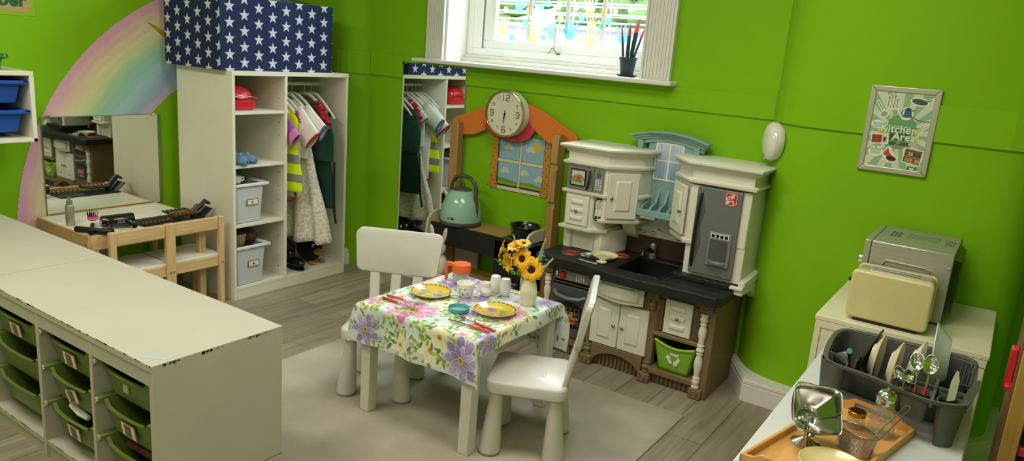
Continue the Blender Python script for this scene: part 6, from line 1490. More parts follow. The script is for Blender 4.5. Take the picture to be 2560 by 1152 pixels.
for k, (c, l) in enumerate((('#8f8068', .16), ('#a09078', .19), ('#8f8068', .18), ('#a09078', .14))):
    u = .24+.05*k; pln([(u, .79), (u, .78+l-.01)], .0038, c); pe(u, .78+l-.02, .018, .02, 0, c)
pln([(.06,.86),(.20,.72)], .011, WB); pe(.20,.70,.07,.06,-.9,WB); pln([(.06,.86),(.16,.76)], .004, '#8a8a6a'); pe(.20,.70,.05,.045,-.9,'#a8a888'); pln([(.16,.74),(.24,.66)], .0012, '#55584a')
pe(.76,.895,.16,.055,-.15,WB); pln([(.84,.9),(.96,.93)], .009, WB); pe(.76,.895,.135,.038,-.15,'#47523c'); pln([(.84,.9),(.95,.925)], .0035, '#47523c')
pe(.58,.73,.115,.085,0,WB); pp([(.52,.68),(.68,.68),(.65,.78),(.55,.78)], '#2f5f8c'); pe(.60,.79,.05,.018,0,'#1f3c58'); pln([(.52,.70),(.49,.73),(.50,.77),(.55,.78)], .0035, '#24405c'); pln([(.66,.70),(.78,.66),(.90,.645),(.99,.655)], .0025, '#2c3c34'); pp([(.66,.76),(.71,.79),(.66,.78)], '#1f3c58')
pe(.13,.56,.12,.055,-.1,WB); pp([(.03,.59),(.22,.585),(.18,.52),(.07,.52)], '#b8c6c8')
pln([(.78,.47),(.97,.60)], .011, WB); pe(.78,.47,.075,.035,.7,WB); pln([(.80,.485),(.97,.60)], .0035, '#c49a4c'); pe(.78,.47,.055,.025,.7,'#c49a4c')
pp([(.04,.43),(.34,.44),(.37,.31),(.06,.30)], WB); pp([(.06,.42),(.24,.425),(.24,.32),(.07,.31)], '#9c3434'); pp([(.24,.425),(.33,.42),(.34,.33),(.24,.32)], '#c9c4b4'); pp([(.27,.40),(.31,.40),(.31,.34),(.27,.34)], '#2c2824')
for k in range(4): pln([(.72+.04*k, .34+.01*k), (.93, .40)], .008, WB)
for k in range(4): pln([(.72+.04*k, .34+.01*k), (.93, .40)], .002, '#8c8c74'); pe(.73+.045*k,.345-.008*k,.028,.02,0,'#b4b498')
pe(.17,.20,.13,.07,0,WB); pp([(.07,.235),(.27,.235),(.25,.16),(.09,.16)], '#b8c8a8'); pln([(.05,.235),(.29,.24)], .0015, '#5c6c54'); pe(.17,.255,.02,.012,0,'#8ca084')
pp([(.28,.17),(.36,.28),(.42,.28),(.52,.16),(.58,.14),(.52,.07),(.40,.07)], WB); pp([(.30,.175),(.38,.265),(.42,.20),(.48,.16),(.38,.15)], '#b8503c'); pe(.46,.125,.09,.035,-.15,'#5c2c1c'); pe(.46,.13,.07,.02,-.15,'#3a1c14')
pp([(.66,.30),(.99,.27),(.96,.06),(.64,.10)], WB); pp([(.68,.285),(.97,.26),(.945,.075),(.66,.11)], '#7c5430')
for v0 in (.20, .12):
    for k in range(6): pp([(.70+.042*k, v0+.045-.004*k), (.73+.042*k, v0+.045-.004*k), (.73+.042*k, v0-.004*k), (.70+.042*k, v0-.004*k)], rnd.choice(['#3c5a34', '#a84c30', '#c8b078', '#2c3024', '#b89848']))
    pln([(.68, v0-.012), (.95, v0-.036)], .0025, '#b4905c')
pp([(.76,.055),(.92,.045),(.92,.0),(.76,.0)], '#4f6c58'); pp([(.79,.035),(.89,.03),(.86,.01),(.81,.012)], '#e4e8d2')
painted('poster_print', R, flat_y(fy_+.004), PAINTC, t)
TW = mat('white_green_lettering', '#dfe6c8', .6); TG = mat('green_letter_outline', '#6c9c64', .6)
for s, u, v, z in (('Kitchen', .52, .515, 0), ('Area', .63, .42, 0)):
    x, zz = P_(u-.02, v)
    text('lettering_outline', s, .040, F_y(x, fy_+.0036, zz, 0), TG, t, bold=.0026, ext=.0001); text('poster_lettering', s, .040, F_y(x, fy_+.0030, zz, 0), TW, t, bold=.0006, ext=.0001)

# wall bell / lamp on the curved corner
T = Matrix.Translation((-.852, 3.268, 1.115)) @ Matrix.Rotation(radians(-60), 4, 'Z') @ Matrix.Rotation(radians(90), 4, 'X')
t = thing('wall_alarm', 'round white alarm unit mounted on the curved wall corner beside the toy fridge', 'alarm', (-.85, 3.25, 1.04))
obj('alarm_case', M().lathe([(.070, -.02), (.078, -.012), (.082, .006), (.080, .022), (.070, .036), (.045, .044), (0, .046)], seg=40, T=T), mat('white_alarm_plastic', '#dedccf', .25, coat=.4), t)
obj('alarm_button', M().lathe([(.016, 0), (.014, .006), (0, .007)], seg=20, T=T @ Matrix.Translation((0, -.062, .034))), CHROME, t)
obj('alarm_band', M().tube([(.0795*cos(2*pi*k/40), .0795*sin(2*pi*k/40), .014) for k in range(40)], .0018, 6, closed=True, T=T), mat('grey_band', '#a8a89c', .4), t)

# cabinet under the microwave
CAB = mat('white_cabinet_laminate', '#ddd8b6', .4, var=.02)
t = thing('white_cabinet', 'white cabinet under the microwave against the chimney wall', 'cabinet', (-.18, 2.88, 0))
cx0, cx1, cy0, cy1, cz = -.455, .053, 2.595, 3.105, .62
obj('cabinet_top', M().box(cx0, cx1, cy0, cy1+.055, cz-.018, cz), CAB, t, bevel=.003)
obj('cabinet_body', M().box(cx0+.004, cx1-.004, cy0+.016, cy1, .0, cz-.018), CAB, t, bevel=.002)
obj('cabinet_door', M().box(cx0+.025, cx1-.006, cy0+.003, cy0+.016, .05, cz-.045), CAB, t, bevel=.0015)
obj('door_frame', M().box(cx0+.004, cx0+.0235, cy0+.001, cy0+.016, .0, cz-.018).box(cx0+.0235, cx1-.004, cy0+.001, cy0+.016, cz-.043, cz-.018), CAB, t, bevel=.001)
# microwave turned to face left
t = thing('microwave_oven', 'silver microwave turned sideways behind the cream toaster', 'microwave', (-.24, 2.95, .62))
mx0, mx1, my0, my1, mz0, mz1 = -.372, -.100, 2.785, 3.125, .628, .868
obj('microwave_case', M().box(mx0+.022, mx1, my0, my1, mz0, mz1), STEEL, t, bevel=.004)
obj('microwave_front', M().box(mx0, mx0+.0205, my0, my1, mz0, mz1), STEEL, t, bevel=.003)
em = M().tube([(mx0+.065, my0-.001, mz0+.04), (mx0+.065, my0-.001, mz1-.075), (mx0+.075, my0-.001, mz1-.060), (mx0+.19, my0-.001, mz1-.062), (mx0+.215, my0-.001, mz1-.070), (mx0+.222, my0-.001, mz1-.085), (mx0+.225, my0-.001, mz0+.04)], .004, 8)
obj('embossed_panel', em, STEEL, t)
sl = M()
for k in range(3):
    for j in range(4): sl.box(-.315+.012*k, -.308+.012*k, 3.0-.026*j+.01, 3.0-.026*j+.022, mz1-.001, mz1+.0006)
for j, y in enumerate((3.02, 2.995, 2.97, 2.945)):
    for k in range(14): sl.box(-.262+.0075*k, -.259+.0075*k, y, y+.006, mz1-.001, mz1+.0006)
for j, y in enumerate((3.02, 2.995, 2.97, 2.945)):
    for k in range(4): sl.box(-.142+.008*k, -.138+.008*k, y-.02, y-.012, mz1-.001, mz1+.0006)
case = t.children[0]
obj('vent_slots', sl, INK, case, kind='stuff', smooth=0)
obj('power_dial', M().lathe([(.016, 0), (.016, .014), (.014, .016), (0, .0165)], seg=24, T=Matrix.Translation((mx0-.0, my0+.035, mz1-.075)) @ Matrix.Rotation(radians(-90), 4, 'Y')), CHROME, t)
obj('back_cover', M().taper((mx1-.002, mx1+.002, my0+.005, my1-.01, mz0+.005), (mx1-.002, mx1+.002, my0+.005, my1-.01, mz1-.005)).add([(mx1, my0+.02, mz0+.03), (mx1+.02, my0+.05, mz0+.03), (mx1+.02, my1-.05, mz0+.03), (mx1, my1-.02, mz0+.03), (mx1, my0+.02, mz1-.02), (mx1+.02, my0+.05, mz1-.03), (mx1+.02, my1-.05, mz1-.03), (mx1, my1-.02, mz1-.02)], [(0,1,5,4), (1,2,6,5), (2,3,7,6), (4,5,6,7), (3,2,1,0)]), mat('dark_back_metal', '#3a3b38', .35, .5), t)
for x in (mx0+.03, mx1-.03):
    for y in (my0+.03, my1-.03): obj('foot', M().lathe([(.01, 0), (.01, .009)], (x, y, .6195), 12), BLACKP, t)
obj('side_screw', M().lathe([(.004, 0), (.003, .002), (0, .0025)], seg=12, T=Matrix.Translation((mx1-.008, my0, mz1-.05)) @ Matrix.Rotation(radians(90), 4, 'X')), CHROME, t)
# toaster
TC = mat('cream_enamel', '#d3c98e', .3, coat=.4, var=.02)
t = thing('cream_toaster', 'wide cream two slot toaster in front of the microwave', 'toaster', (-.25, 2.70, .62))
ox0, ox1, oz0, oz1 = -.372, -.128, .630, .792
def tshell(y0, y1, top): 
    return M().prism(rpoly(ox0, ox1, oz0, top, .018, 6), y0, y1, 'y')
obj('front_shell', tshell(2.628, 2.668, oz1), TC, t, bevel=.008, seg=4)
obj('back_shell', tshell(2.735, 2.766, oz1), TC, t, bevel=.008, seg=4)
tc_ = obj('steel_center', M().prism(rpoly(ox0+.004, ox1-.004, oz0, oz1-.001, .018, 6), 2.668, 2.735, 'y'), STEEL, t, bevel=.002)
for y in (2.683, 2.713):
    obj('bread_slot', M().box(-.322, -.178, y-.006, y+.006, oz1-.003, oz1+.0004), INK, tc_); obj('slot_rim', M().tube([(-.324, y-.007, oz1+.0005), (-.176, y-.007, oz1+.0005)], .0016, 6).tube([(-.324, y+.007, oz1+.0005), (-.176, y+.007, oz1+.0005)], .0016, 6), CHROME, tc_)
obj('toaster_base', M().box(ox0+.025, ox1-.025, 2.632, 2.76, .6205, .6305), BLACKP, t, bevel=.002)
obj('lever', M().box(ox0-.016, ox0+.002, 2.69, 2.71, .735, .747), BLACKP, t, bevel=.003); obj('browning_dial', M().lathe([(.009, 0), (.008, .008), (0, .009)], seg=16, T=Matrix.Translation((ox0, 2.70, .665)) @ Matrix.Rotation(radians(-90), 4, 'Y')), BLACKP, t)

# right hand table
RT = mat('white_side_table', '#cfd2cc', .38, var=.02)
t = thing('white_side_table', 'white table at the lower right holding tray and dish rack', 'table', (-.18, 2.0, 0))
obj('tabletop', M().box(-.402, .036, 1.30, 2.560, .50, .53), RT, t, bevel=.003)
for x in (-.398, -.008):
    for y in (1.31, 2.515): obj('leg', M().box(x, x+.04, y, y+.04, 0, .50), RT, t, bevel=.002)
obj('table_apron', M().box(-.39, .024, 2.52, 2.535, .44, .50), RT, t)

# dish rack
D = thing('dish_rack', 'grey plastic dish drainer with plates and cutlery on the white side table', 'dish rack', (-.17, 2.24, .5305))
def dk(n, m, mt=DARKG, **kw): return obj(n, m, mt, D, **kw)
rim = [(-.335, 2.12), (-.31, 2.085), (-.20, 2.065), (-.11, 2.022), (-.05, 2.005), (.01, 2.03), (.026, 2.06), (.028, 2.38), (.015, 2.425), (-.03, 2.438), (-.31, 2.432), (-.345, 2.40), (-.35, 2.30)]
def chk2(P, k=2):
    for _ in range(k):
        Q = []
        for i in range(len(P)):
            a, b_ = Vector(P[i]), Vector(P[(i+1) % len(P)]); Q += [tuple(a.lerp(b_, .25)), tuple(a.lerp(b_, .75))]
        P = Q
    return P
rim = chk2(rim)
def inset(P, o):
    c = Vector((sum(p[0] for p in P)/len(P), sum(p[1] for p in P)/len(P))); return [tuple(Vector(p)+(c-Vector(p)).normalized()*o) for p in P]
def ringm(P, Q, z0, z1):
    n = len(P); m = M(); v = [(*p, z1) for p in P]+[(*p, z1) for p in Q]+[(*p, z0) for p in P]+[(*p, z0) for p in Q]
    m.add(v, [(i, (i+1) % n, (i+1) % n+n, i+n) for i in range(n)]+[(i, (i+1) % n, (i+1) % n+2*n, i+2*n) for i in range(n)]+[(i+n, (i+1) % n+n, (i+1) % n+3*n, i+3*n) for i in range(n)]+[(i+2*n, (i+1) % n+2*n, (i+1) % n+3*n, i+3*n) for i in range(n)]); return m
dk('rack_rim', ringm(rim, inset(rim, .012), .642, .652), bevel=.003)
basin = [(-.275, 2.215), (-.10, 2.17), (-.02, 2.17), (.01, 2.19), (.012, 2.37), (-.0, 2.40), (-.30, 2.40), (-.325, 2.37), (-.325, 2.225)]
top_ = [(-.262, 2.10), (-.12, 2.05), (-.065, 2.045), (.012, 2.06), (.015, 2.37), (0, 2.42), (-.30, 2.418), (-.335, 2.39), (-.335, 2.19)]
basin = chk2(basin); top_ = chk2(top_); n = len(basin)
m = M(); m.add([(*p, .536) for p in basin]+[(*p, .645) for p in top_]+[(*p, .540) for p in inset(basin, .004)]+[(*p, .645) for p in inset(top_, .004)], [tuple(range(n))[::-1]]+[(i, (i+1) % n, (i+1) % n+n, i+n) for i in range(n)]+[(i+2*n, (i+1) % n+2*n, (i+1) % n+3*n, i+3*n) for i in range(n)]+[tuple(range(2*n, 3*n))])
dk('rack_basin', m)
def pocket(P, z0, z1, tap=.008):
    P = chk2(P); P2 = inset(P, tap); n = len(P); q = inset(P, .003); q2 = inset(P2, .003); m = M()
    m.add([(*p, z0) for p in P2]+[(*p, z1) for p in P]+[(*p, z0+.004) for p in q2]+[(*p, z1) for p in q], [tuple(range(n))[::-1]]+[(i, (i+1) % n, (i+1) % n+n, i+n) for i in range(n)]+[(i+2*n, (i+1) % n+2*n, (i+1) % n+3*n, i+3*n) for i in range(n)]+[tuple(range(2*n, 3*n))]+[(i+n, (i+1) % n+n, (i+1) % n+3*n, i+3*n) for i in range(n)]); return m
dk('cup_pocket', pocket([(-.333, 2.10), (-.30, 2.082), (-.268, 2.09), (-.265, 2.12), (-.285, 2.17), (-.33, 2.19), (-.342, 2.15)], .5305, .648, .010))
dk('cutlery_pocket', pocket([(-.045, 2.012), (.018, 2.035), (.02, 2.085), (-.045, 2.085)], .5305, .648, .012)); dk('cutlery_pocket', pocket([(-.045, 2.09), (.02, 2.09), (.02, 2.125), (-.045, 2.125)], .56, .648, .006))
dk('cutlery_pocket', pocket([(-.13, 2.035), (-.052, 2.012), (-.052, 2.10), (-.13, 2.10)], .58, .648, .012))
dk('cross_divider', M().box(-.058, -.050, 2.01, 2.19, .632, .650).box(-.13, .022, 2.126, 2.132, .60, .650), bevel=.002)
fins = M()
for k in range(5): x = -.262+.045*k; fins.prism([(2.22, .54), (2.38, .54), (2.38, .548), (2.30, .56), (2.245, .625), (2.235, .63), (2.222, .60)], x-.0022, x+.0022, 'x')
dk('plate_fins', fins, kind='stuff')
bs = M()
for k in range(12): bs.box(-.25+.02*k, -.24+.02*k, 2.25, 2.35, .541, .543)
dk('drain_slots', bs, INK, kind='stuff')
dk('black_pan_insert', M().add([(-.268, 2.20, .56), (-.262, 2.20, .56), (-.262, 2.41, .56), (-.268, 2.41, .56), (-.248, 2.185, .655), (-.242, 2.185, .655), (-.222, 2.405, .682), (-.228, 2.405, .682)], [(3,2,1,0), (4,5,6,7), (0,1,5,4), (1,2,6,5), (2,3,7,6), (3,0,4,7)]), BLACKP, bevel=.002)
def dish(name, label, c, r, mt, lean, yaw=0, depth=.014):
    T = Matrix.Translation(c) @ Matrix.Rotation(yaw, 4, 'Z') @ Matrix.Rotation(lean, 4, 'Y')
    t = thing(name, label, 'plate', (c[0], c[1], c[2]-r), group='plates in the dish rack')
    obj('plate_body', M().lathe([(0, 0), (r*.6, 0), (r*.62, .002), (r*.96, depth), (r, depth+.002), (r*.985, depth+.0045), (r*.60, .0045), (0, .004)], seg=44, T=T, caps=False), mt, t)
    obj('foot_ring', M().tube([(r*.55*cos(2*pi*k/30), r*.55*sin(2*pi*k/30), -.001) for k in range(30)], .002, 6, closed=True, T=T), mt, t)
dish('cream_plate', 'cream plate standing in the dish rack, first from the left', (-.228, 2.285, .625), .075, CREAMC, radians(92), radians(-3))
dish('cream_plate', 'cream plate standing in the dish rack, second from the left', (-.178, 2.275, .620), .075, CREAMC, radians(92), radians(-3))
dish('cream_plate', 'cream plate standing in the dish rack, third from the left', (-.130, 2.30, .630), .078, CREAMC, radians(95), radians(-5))
dish('white_glass_bowl', 'bluish white glass bowl standing on edge at the right of the rack', (-.045, 2.31, .668), .098, mat('pale_blue_glassware', '#cfdcd4', .15, coat=.6), radians(-93), radians(2), .034)
t = thing('aqua_cup', 'aqua toy cup lying in the left end of the dish rack', 'cup', (-.305, 2.27, .56))
obj('cup_body', M().lathe([(.018, 0), (.022, .03), (.023, .036), (.02, .034), (.016, .003)], seg=20, T=Matrix.Translation((-.318, 2.27, .60)) @ Matrix.Rotation(radians(70), 4, 'Y')), mat('smoke_plastic', '#66665a', .3), t)
obj('cup_rim', M().tube([(-.280, 2.205, .655), (-.285, 2.24, .645), (-.29, 2.28, .62)], .0075, 10), AQ, t)
# cutlery in the rack
def spoon(label, base, tip, r, facing, red=False, mt=CHROME):
    t = thing('spoon', label, 'spoon', base, group='spoons in the dish rack'); b_ = Vector(base); p = Vector(tip); d = (p-b_).normalized()
    obj('spoon_handle', M().tube([tuple(b_), tuple(b_.lerp(p, .55)), tuple(p-d*r*.9)], [.005, .0035, .0022], 8) , REDP if red else mt, t)
    if red: obj('spoon_neck', M().tube([tuple(b_.lerp(p, .5)), tuple(p-d*r*.8)], [.0036, .0025], 8), mt, t)
    f = Vector(facing); f = (f-d*f.dot(d)).normalized(); s = d.cross(f)
    T = Matrix(((s.x, d.x, f.x, p.x), (s.y, d.y, f.y, p.y), (s.z, d.z, f.z, p.z), (0, 0, 0, 1)))
    obj('spoon_bowl', M().sheet(lambda u, v: (r*.70*v*cos(u*2*pi), r*v*sin(u*2*pi), -.35*r*(1-v*v)), 28, 8, T=T), mt, t, solid=.0012)
spoon('large chrome spoon with red handle, rightmost of the spoons', (-.075, 2.06, .58), (-.075, 2.10, .712), .026, (.1, -1, .5), True)
spoon('large chrome spoon with red handle, second from the right of the spoons', (-.09, 2.06, .58), (-.108, 2.12, .705), .024, (0, -1, .5), True)
spoon('small chrome spoon at the left of the spoon cluster', (-.10, 2.06, .58), (-.140, 2.085, .672), .020, (-.3, -1, .4))
spoon('small chrome spoon in the middle of the spoon cluster', (-.10, 2.07, .58), (-.118, 2.075, .675), .018, (.2, -1, .6))
spoon('chrome spoon hanging lowest over the rack rim', (-.09, 2.08, .60), (-.110, 2.03, .668), .020, (.1, -1, .5))
spoon('round chrome spoon half hidden at the left of the rack rim', (-.10, 2.08, .60), (-.138, 2.045, .662), .018, (-.2, -1, .3))
def blade(label, name, base, tip, w, mt, hmt):
    t = thing(name, label, 'knife', base, group=None); b_ = Vector(base); p = Vector(tip); d = p-b_; l = d.length; q = d.normalized(); f = Vector((.2, -1, .2)); f = (f-q*f.dot(q)).normalized(); s = q.cross(f)
    T = Matrix(((s.x, q.x, f.x, b_.x), (s.y, q.y, f.y, b_.y), (s.z, q.z, f.z, b_.z), (0, 0, 0, 1)))
    obj('blade', M().prism([(-w*.5, l*.4), (w*.45, l*.4), (w*.6, l*.55), (w*.6, l*.85), (w*.2, l*.98), (-w*.1, l), (-w*.5, l*.8)], -.0008, .0008, 'z', T=T), mt, t)
    obj('knife_handle', M().box(-w*.3, w*.3, 0, l*.42, -.003, .003, T=T), hmt, t, bevel=.0015)
blade('bright steel table knife standing upright in the cutlery pocket', 'table_knife', (-.018, 2.05, .56), (-.016, 2.10, .715), .016, mat('soft_steel', '#d8d2c4', .35, .5), CHROME)
blade('dull grey knife leaning right in the cutlery pocket', 'table_knife', (-.01, 2.05, .56), (.034, 2.10, .705), .018, mat('dull_grey_metal', '#77756a', .45, .6), mat('dull_grey_metal', '#77756a', .45, .6))
t = thing('black_fork', 'black slotted server standing in the far right pocket of the rack', 'fork', (.0, 2.11, .57))
fm = M(); 
for k in range(4): fm.tube([(-.012+.010*k, 2.145, .665), (-.010+.010*k, 2.165, .70), (-.006+.010*k, 2.172, .718)], .0022, 6)
fm.tube([(-.012, 2.145, .665), (.018, 2.145, .665)], .003, 6)
obj('tines', fm, BLACKP, t); obj('fork_handle', M().tube([(.002, 2.115, .575), (.003, 2.145, .665)], .005, 8), BLACKP, t)

# bamboo tray
a_ = Vector((-.279, 2.099)); b2 = Vector((-.074, 2.053)); wv = (b2-a_).normalized(); dv = Vector((wv.y, -wv.x)); ang = math.atan2(wv.y, wv.x); tl_ = .50; tw = (b2-a_).length
TB = Matrix.Translation((a_.x, a_.y, .5305)) @ Matrix.Rotation(ang, 4, 'Z')      # local: x along the end, -y towards the camera
t = thing('bamboo_tray', 'bamboo serving tray with cut out handle on the white side table', 'tray', (-.2, 1.88, .5305))
obj('tray_base', M().box(.004, tw-.004, -tl_+.004, -.004, 0, .005, T=TB), BAMBOO, t)
obj('tray_side', M().box(0, .009, -tl_, 0, 0, .022, T=TB), BAMBOO, t, bevel=.002); obj('tray_side', M().box(tw-.009, tw, -tl_, 0, 0, .022, T=TB), BAMBOO, t, bevel=.002)
def endp(y):
    o = [(.0, .0), (tw, .0), (tw, .022), (tw-.03, .026), (tw-.05, .040), (.05, .040), (.03, .026), (0, .022)]
    m = M(); h0, h1, z0, z1 = .055, tw-.055, .018, .032
    m.prism([(0, 0), (h0, 0), (h0, .040), (.05, .040), (.03, .026), (0, .022)], y, y+.009, 'y', T=TB); m.prism([(h1, 0), (tw, 0), (tw, .022), (tw-.03, .026), (tw-.05, .040), (h1, .040)], y, y+.009, 'y', T=TB)
    m.prism([(h0, 0), (h1, 0), (h1, z0), (h0, z0)], y, y+.009, 'y', T=TB); m.prism([(h0, z1), (h1, z1), (h1, .040), (h0, .040)], y, y+.009, 'y', T=TB); return m
obj('tray_end', endp(-.009), BAMBOO, t); obj('tray_end', endp(-tl_), BAMBOO, t)
ZB = .536
# chrome sauce cup, tilted square bowl on a foot
t = thing('chrome_dessert_cup', 'tilted chrome dessert cup with square bowl and round foot on the bamboo tray', 'cup', (-.285, 1.80, ZB))
qx, qy = -.287, 1.815
CT = Matrix.Translation((qx, qy, ZB+.075)) @ Matrix.Rotation(radians(22), 4, 'Z') @ Matrix.Rotation(radians(48), 4, 'X') @ Matrix.Rotation(radians(8), 4, 'Y')
def sqb(u, v):
    a = u*2*pi; r = .016+.038*min(1, v*1.5)**.6; k = 1/(abs(cos(a))**7+abs(sin(a))**7)**(1/7); k = 1+(k-1)*v*1.0
    r2 = r*(1+.06*max(0, v-.85)*6)*k; return (r2*cos(a), r2*sin(a)*1.02, -.035+.075*v-.012*abs(sin(2*a))*max(0, v-.6)*-1)
SC = mat('satin_chrome', '#d2d0c8', .2, 1.)
obj('cup_bowl', M().sheet(sqb, 64, 16, T=CT).lathe([(0, -.036), (.016, -.035)], seg=64, T=CT, caps=False), SC, t, solid=.0014)
obj('cup_foot', M().lathe([(.034, 0), (.035, .002), (.024, .006), (.008, .016), (.005, .026), (.006, .04), (.012, .05)], (qx, qy-.012, ZB), 36), CHROME, t)
obj('cup_handle', M().tube([(0, -.03, -.02), (.0, -.050, -.024), (0, -.056, .0), (0, -.048, .018)], .007, 8, T=CT, flat=.25), CHROME, t)
# jar with gold lid
t = thing('gold_lid_jar', 'small glass jar with gold lid on the bamboo tray', 'jar', (-.207, 1.985, ZB))
GLS = pane_mat('clear_cut_glass', tint=(.93,.95,.93), gloss=.22, rough=.08, cover=.06)
obj('jar_body', M().lathe([(.018, 0), (.021, .003), (.021, .028), (.018, .033)], (-.207, 1.985, ZB), 28), GLS, t)
obj('jar_lid', M().lathe([(.021, .032), (.022, .034), (.022, .043), (.020, .045), (.017, .0445), (0, .0445)], (-.207, 1.985, ZB), 32), mat('gold_metal', '#b08c34', .25, 1.), t)
# glass sugar shaker
t = thing('glass_sugar_shaker', 'cut glass sugar shaker with chrome dome top on the bamboo tray', 'shaker', (-.146, 1.995, ZB))
gx, gy = -.148, 1.985
def cut(u, v):
    a = u*2*pi; r = np.interp(v, [0, .08, .5, .85, 1], [.028, .0305, .027, .0245, .022]); r += .0012*cos(a*10+v*14)*(v > .08)*(v < .85)+.0012*cos(a*10-v*14)*(v > .08)*(v < .85); return (gx+r*cos(a), gy+r*sin(a), ZB+.001+.085*v)
obj('glass_body', M().sheet(cut, 90, 30), GLS, t, smooth=60)
obj('glass_base', M().lathe([(.027, 0), (.028, .004), (0, .006)], (gx, gy, ZB), 30), GLS, t)
obj('screw_collar', M().lathe([(.0225, .083), (.024, .085), (.0235, .088), (.024, .091), (.0235, .094), (.024, .098)], (gx, gy, ZB), 32), CHROME, t)
dm = obj('chrome_dome', M().lathe([(.024, .098), (.0255, .101), (.024, .110), (.017, .118), (.008, .122), (.004, .123), (.004, .128), (0, .129)], (gx, gy, ZB), 36), CHROME, t)
hm = M()
for k in range(8): hm.ell((gx+.014*cos(k*pi/4), gy+.014*sin(k*pi/4), ZB+.1195), .0016, .0016, .001, 8, 4)
obj('shaker_holes', hm, INK, dm)
# wire basket
t = thing('wire_fry_basket', 'small wire mesh basket with long loop handle on the bamboo tray', 'basket', (-.185, 1.86, ZB))
WIRE = mat('tinned_wire', '#a8a498', .3, .9); 
def bk(a, v):
    # pointed leaf outline
    c, s = cos(a), sin(a); rx, ry = .052, .030; k = abs(c)**1.6; x = rx*c*(1) ; y = ry*s*abs(s)**.35*(1)
    f = .80+.20*v; return (x*f, y*f, .055*v)
BT = Matrix.Translation((-.185, 1.845, ZB+.001)) @ Matrix.Rotation(radians(-22), 4, 'Z')
m = M().tube([bk(2*pi*k/48, 1) for k in range(48)], .0014, 6, closed=True, T=BT).tube([bk(2*pi*k/48, 0) for k in range(48)], .001, 6, closed=True, T=BT)
obj('basket_rim', M().tube([bk(2*pi*k/48, 1) for k in range(48)], .0018, 6, closed=True, T=BT), WIRE, t); obj('base_ring', M().tube([bk(2*pi*k/48, 0) for k in range(48)], .001, 6, closed=True, T=BT), WIRE, t)
m = M()
for k in range(96): m.tube([bk(2*pi*k/96, 0), bk(2*pi*k/96, 1)], .0005, 3, T=BT)
for j in range(1, 24): m.tube([bk(2*pi*k/40, j/24) for k in range(40)], .0005, 3, closed=True, T=BT)
for j in range(-10, 11):
    x = j*.004; yy = .024*sqrt_(1-(x/.0416)**2); m.tube([(x, -yy, 0), (x, yy, 0)], .0005, 3, T=BT)
obj('wire_mesh', m, WIRE, t, kind='stuff', smooth=0)
H0 = BT @ Vector((.044, .006, .052)); H1 = Vector((-.100, 1.975, ZB+.095)); sd = Vector((.006, -.004, 0))
obj('loop_handle', M().tube([tuple(H0+sd), tuple(H1+sd*1.3), tuple(H1+Vector((.004, .008, .002))), tuple(H1-sd*.9), tuple(H0-sd)], .0014, 6), WIRE, t)
# plate at the bottom edge
t = thing('cream_bowl', 'cream bowl at the near end of the bamboo tray, cut by the frame', 'bowl', (-.21, 1.70, ZB))
obj('bowl_body', M().lathe([(.035, 0), (.05, .004), (.072, .022), (.074, .0245), (.071, .025), (.05, .009), (0, .006)], (-.205, 1.698, ZB), 48), mat('pale_yellow_ceramic', '#e6d39a', .25, coat=.4), t)
obj('bowl_rim', M().tube([(-.205+.0728*cos(2*pi*k/44), 1.698+.0728*sin(2*pi*k/44), ZB+.0245) for k in range(44)], .0014, 6, closed=True), mat('pale_yellow_ceramic', '#e6d39a', .25), t)

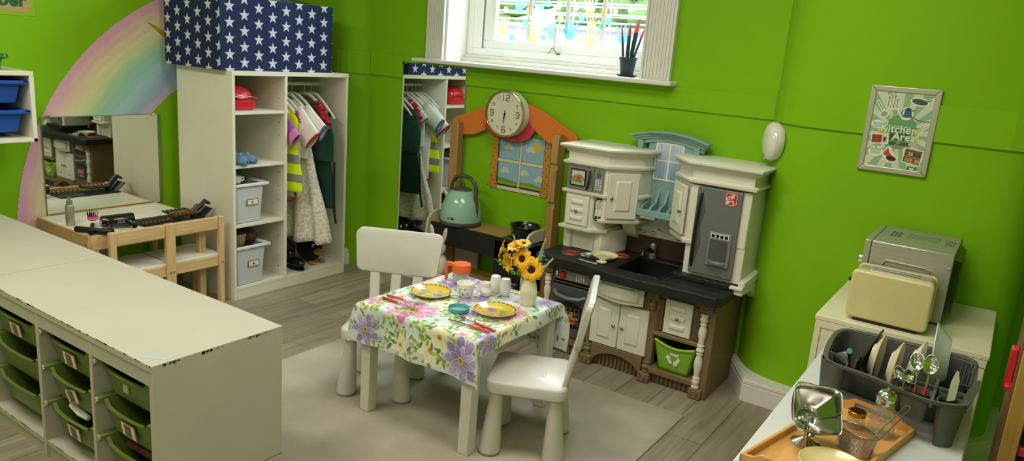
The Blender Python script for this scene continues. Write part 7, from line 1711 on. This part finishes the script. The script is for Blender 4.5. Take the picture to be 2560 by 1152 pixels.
# wooden easel / highchair frame at the right edge
t = thing('wooden_easel', 'wooden easel frame with red clips and black panel at the right edge', 'easel', (.14, 2.3, 0))
DW = wood('shaded_side_wood', '#6a4a24', '#7d5a30', 2); LW = wood('lit_front_wood', '#a87c34', '#bf9448', 2)  # same post wood, shade painted into the side colour, light into the front
obj('easel_post', M().box(.104, .110, 2.20, 2.44, 0, .955), DW, t, bevel=.001)
obj('easel_front_rail', M().box(.110, .148, 2.19, 2.215, 0, .93), LW, t, bevel=.002)
obj('black_panel', M().box(.149, .42, 2.22, 2.235, .30, .66), mat('blackboard_black', '#171716', .7), t)
obj('easel_cross_rail', M().box(.149, .42, 2.20, 2.235, .67, .72), LW, t, bevel=.002); obj('easel_front_rail', M().box(.42, .46, 2.19, 2.215, 0, .93), LW, t, bevel=.002)
obj('red_clip', M().prism([(2.225, .66), (2.245, .66), (2.245, .77), (2.235, .775), (2.225, .765)], .086, .104, 'x').box(.090, .106, 2.20, 2.245, .66, .675), REDP, t, bevel=.003)
obj('red_clip', M().box(.150, .20, 2.195, 2.22, .50, .525), REDP, t, bevel=.003)

# plant on the window sill
t = thing('potted_sansevieria', 'potted spear plant with red tipped dark leaves on the window sill', 'potted plant', (-1.655, 3.42, 1.321))
sx_, sy_ = -1.648, 3.415
obj('plant_pot', M().lathe([(.028, .004), (.031, .006), (.040, .078), (.043, .080), (.043, .092), (.040, .093), (.038, .086), (0, .082)], (sx_, sy_, 1.3215), 30), mat('slate_pot', '#2e343c', .5), t)
obj('plant_saucer', M().lathe([(.036, 0), (.048, .004), (.052, .010), (.050, .010), (.04, .004), (0, .003)], (sx_, sy_, 1.3215), 32), mat('slate_pot', '#2e343c', .5), t)
LG = mat('dark_spear_leaf', '#1d3a33', .5, var=.2, scale=40); LRD = mat('red_leaf_tip', '#b83a34', .5, var=.15); LYT = mat('yellow_leaf_edge', '#c8a23c', .5)
for k, (dx, dy, tx, tz, w) in enumerate(((-.022, -.01, -.045, .235, .0085), (-.008, .0, -.012, .225, .009), (.002, -.012, .003, .238, .010), (.012, .004, .028, .262, .014), (.016, -.006, .045, .265, .011), (.024, .0, .072, .222, .008))):
    p0 = Vector((sx_+dx, sy_+dy, 1.40)); p1 = Vector((sx_+tx, sy_+dy*1.5, 1.335+tz)); f = .66
    lf = obj('spear_leaf', M().tube([tuple(p0.lerp(p1, s)) for s in (0, .15, .4, f)], [w*.7, w, w, w*.85], 10, flat=.6), LG, t)
    obj('red_tip', M().tube([tuple(p0.lerp(p1, s)) for s in (f, f+.1, f+.2, .95, 1)], [w*.86, w*.8, w*.6, w*.25, .0008], 10, flat=.6), LRD, lf)
    obj('leaf_edge', M().tube([tuple(p0.lerp(p1, s)+Vector((-w*q, 0, 0))) for s, q in ((f, .84), (f+.1, .8), (f+.2, .6), (.95, .25), (1, 0))], .001, 4), LYT, lf)
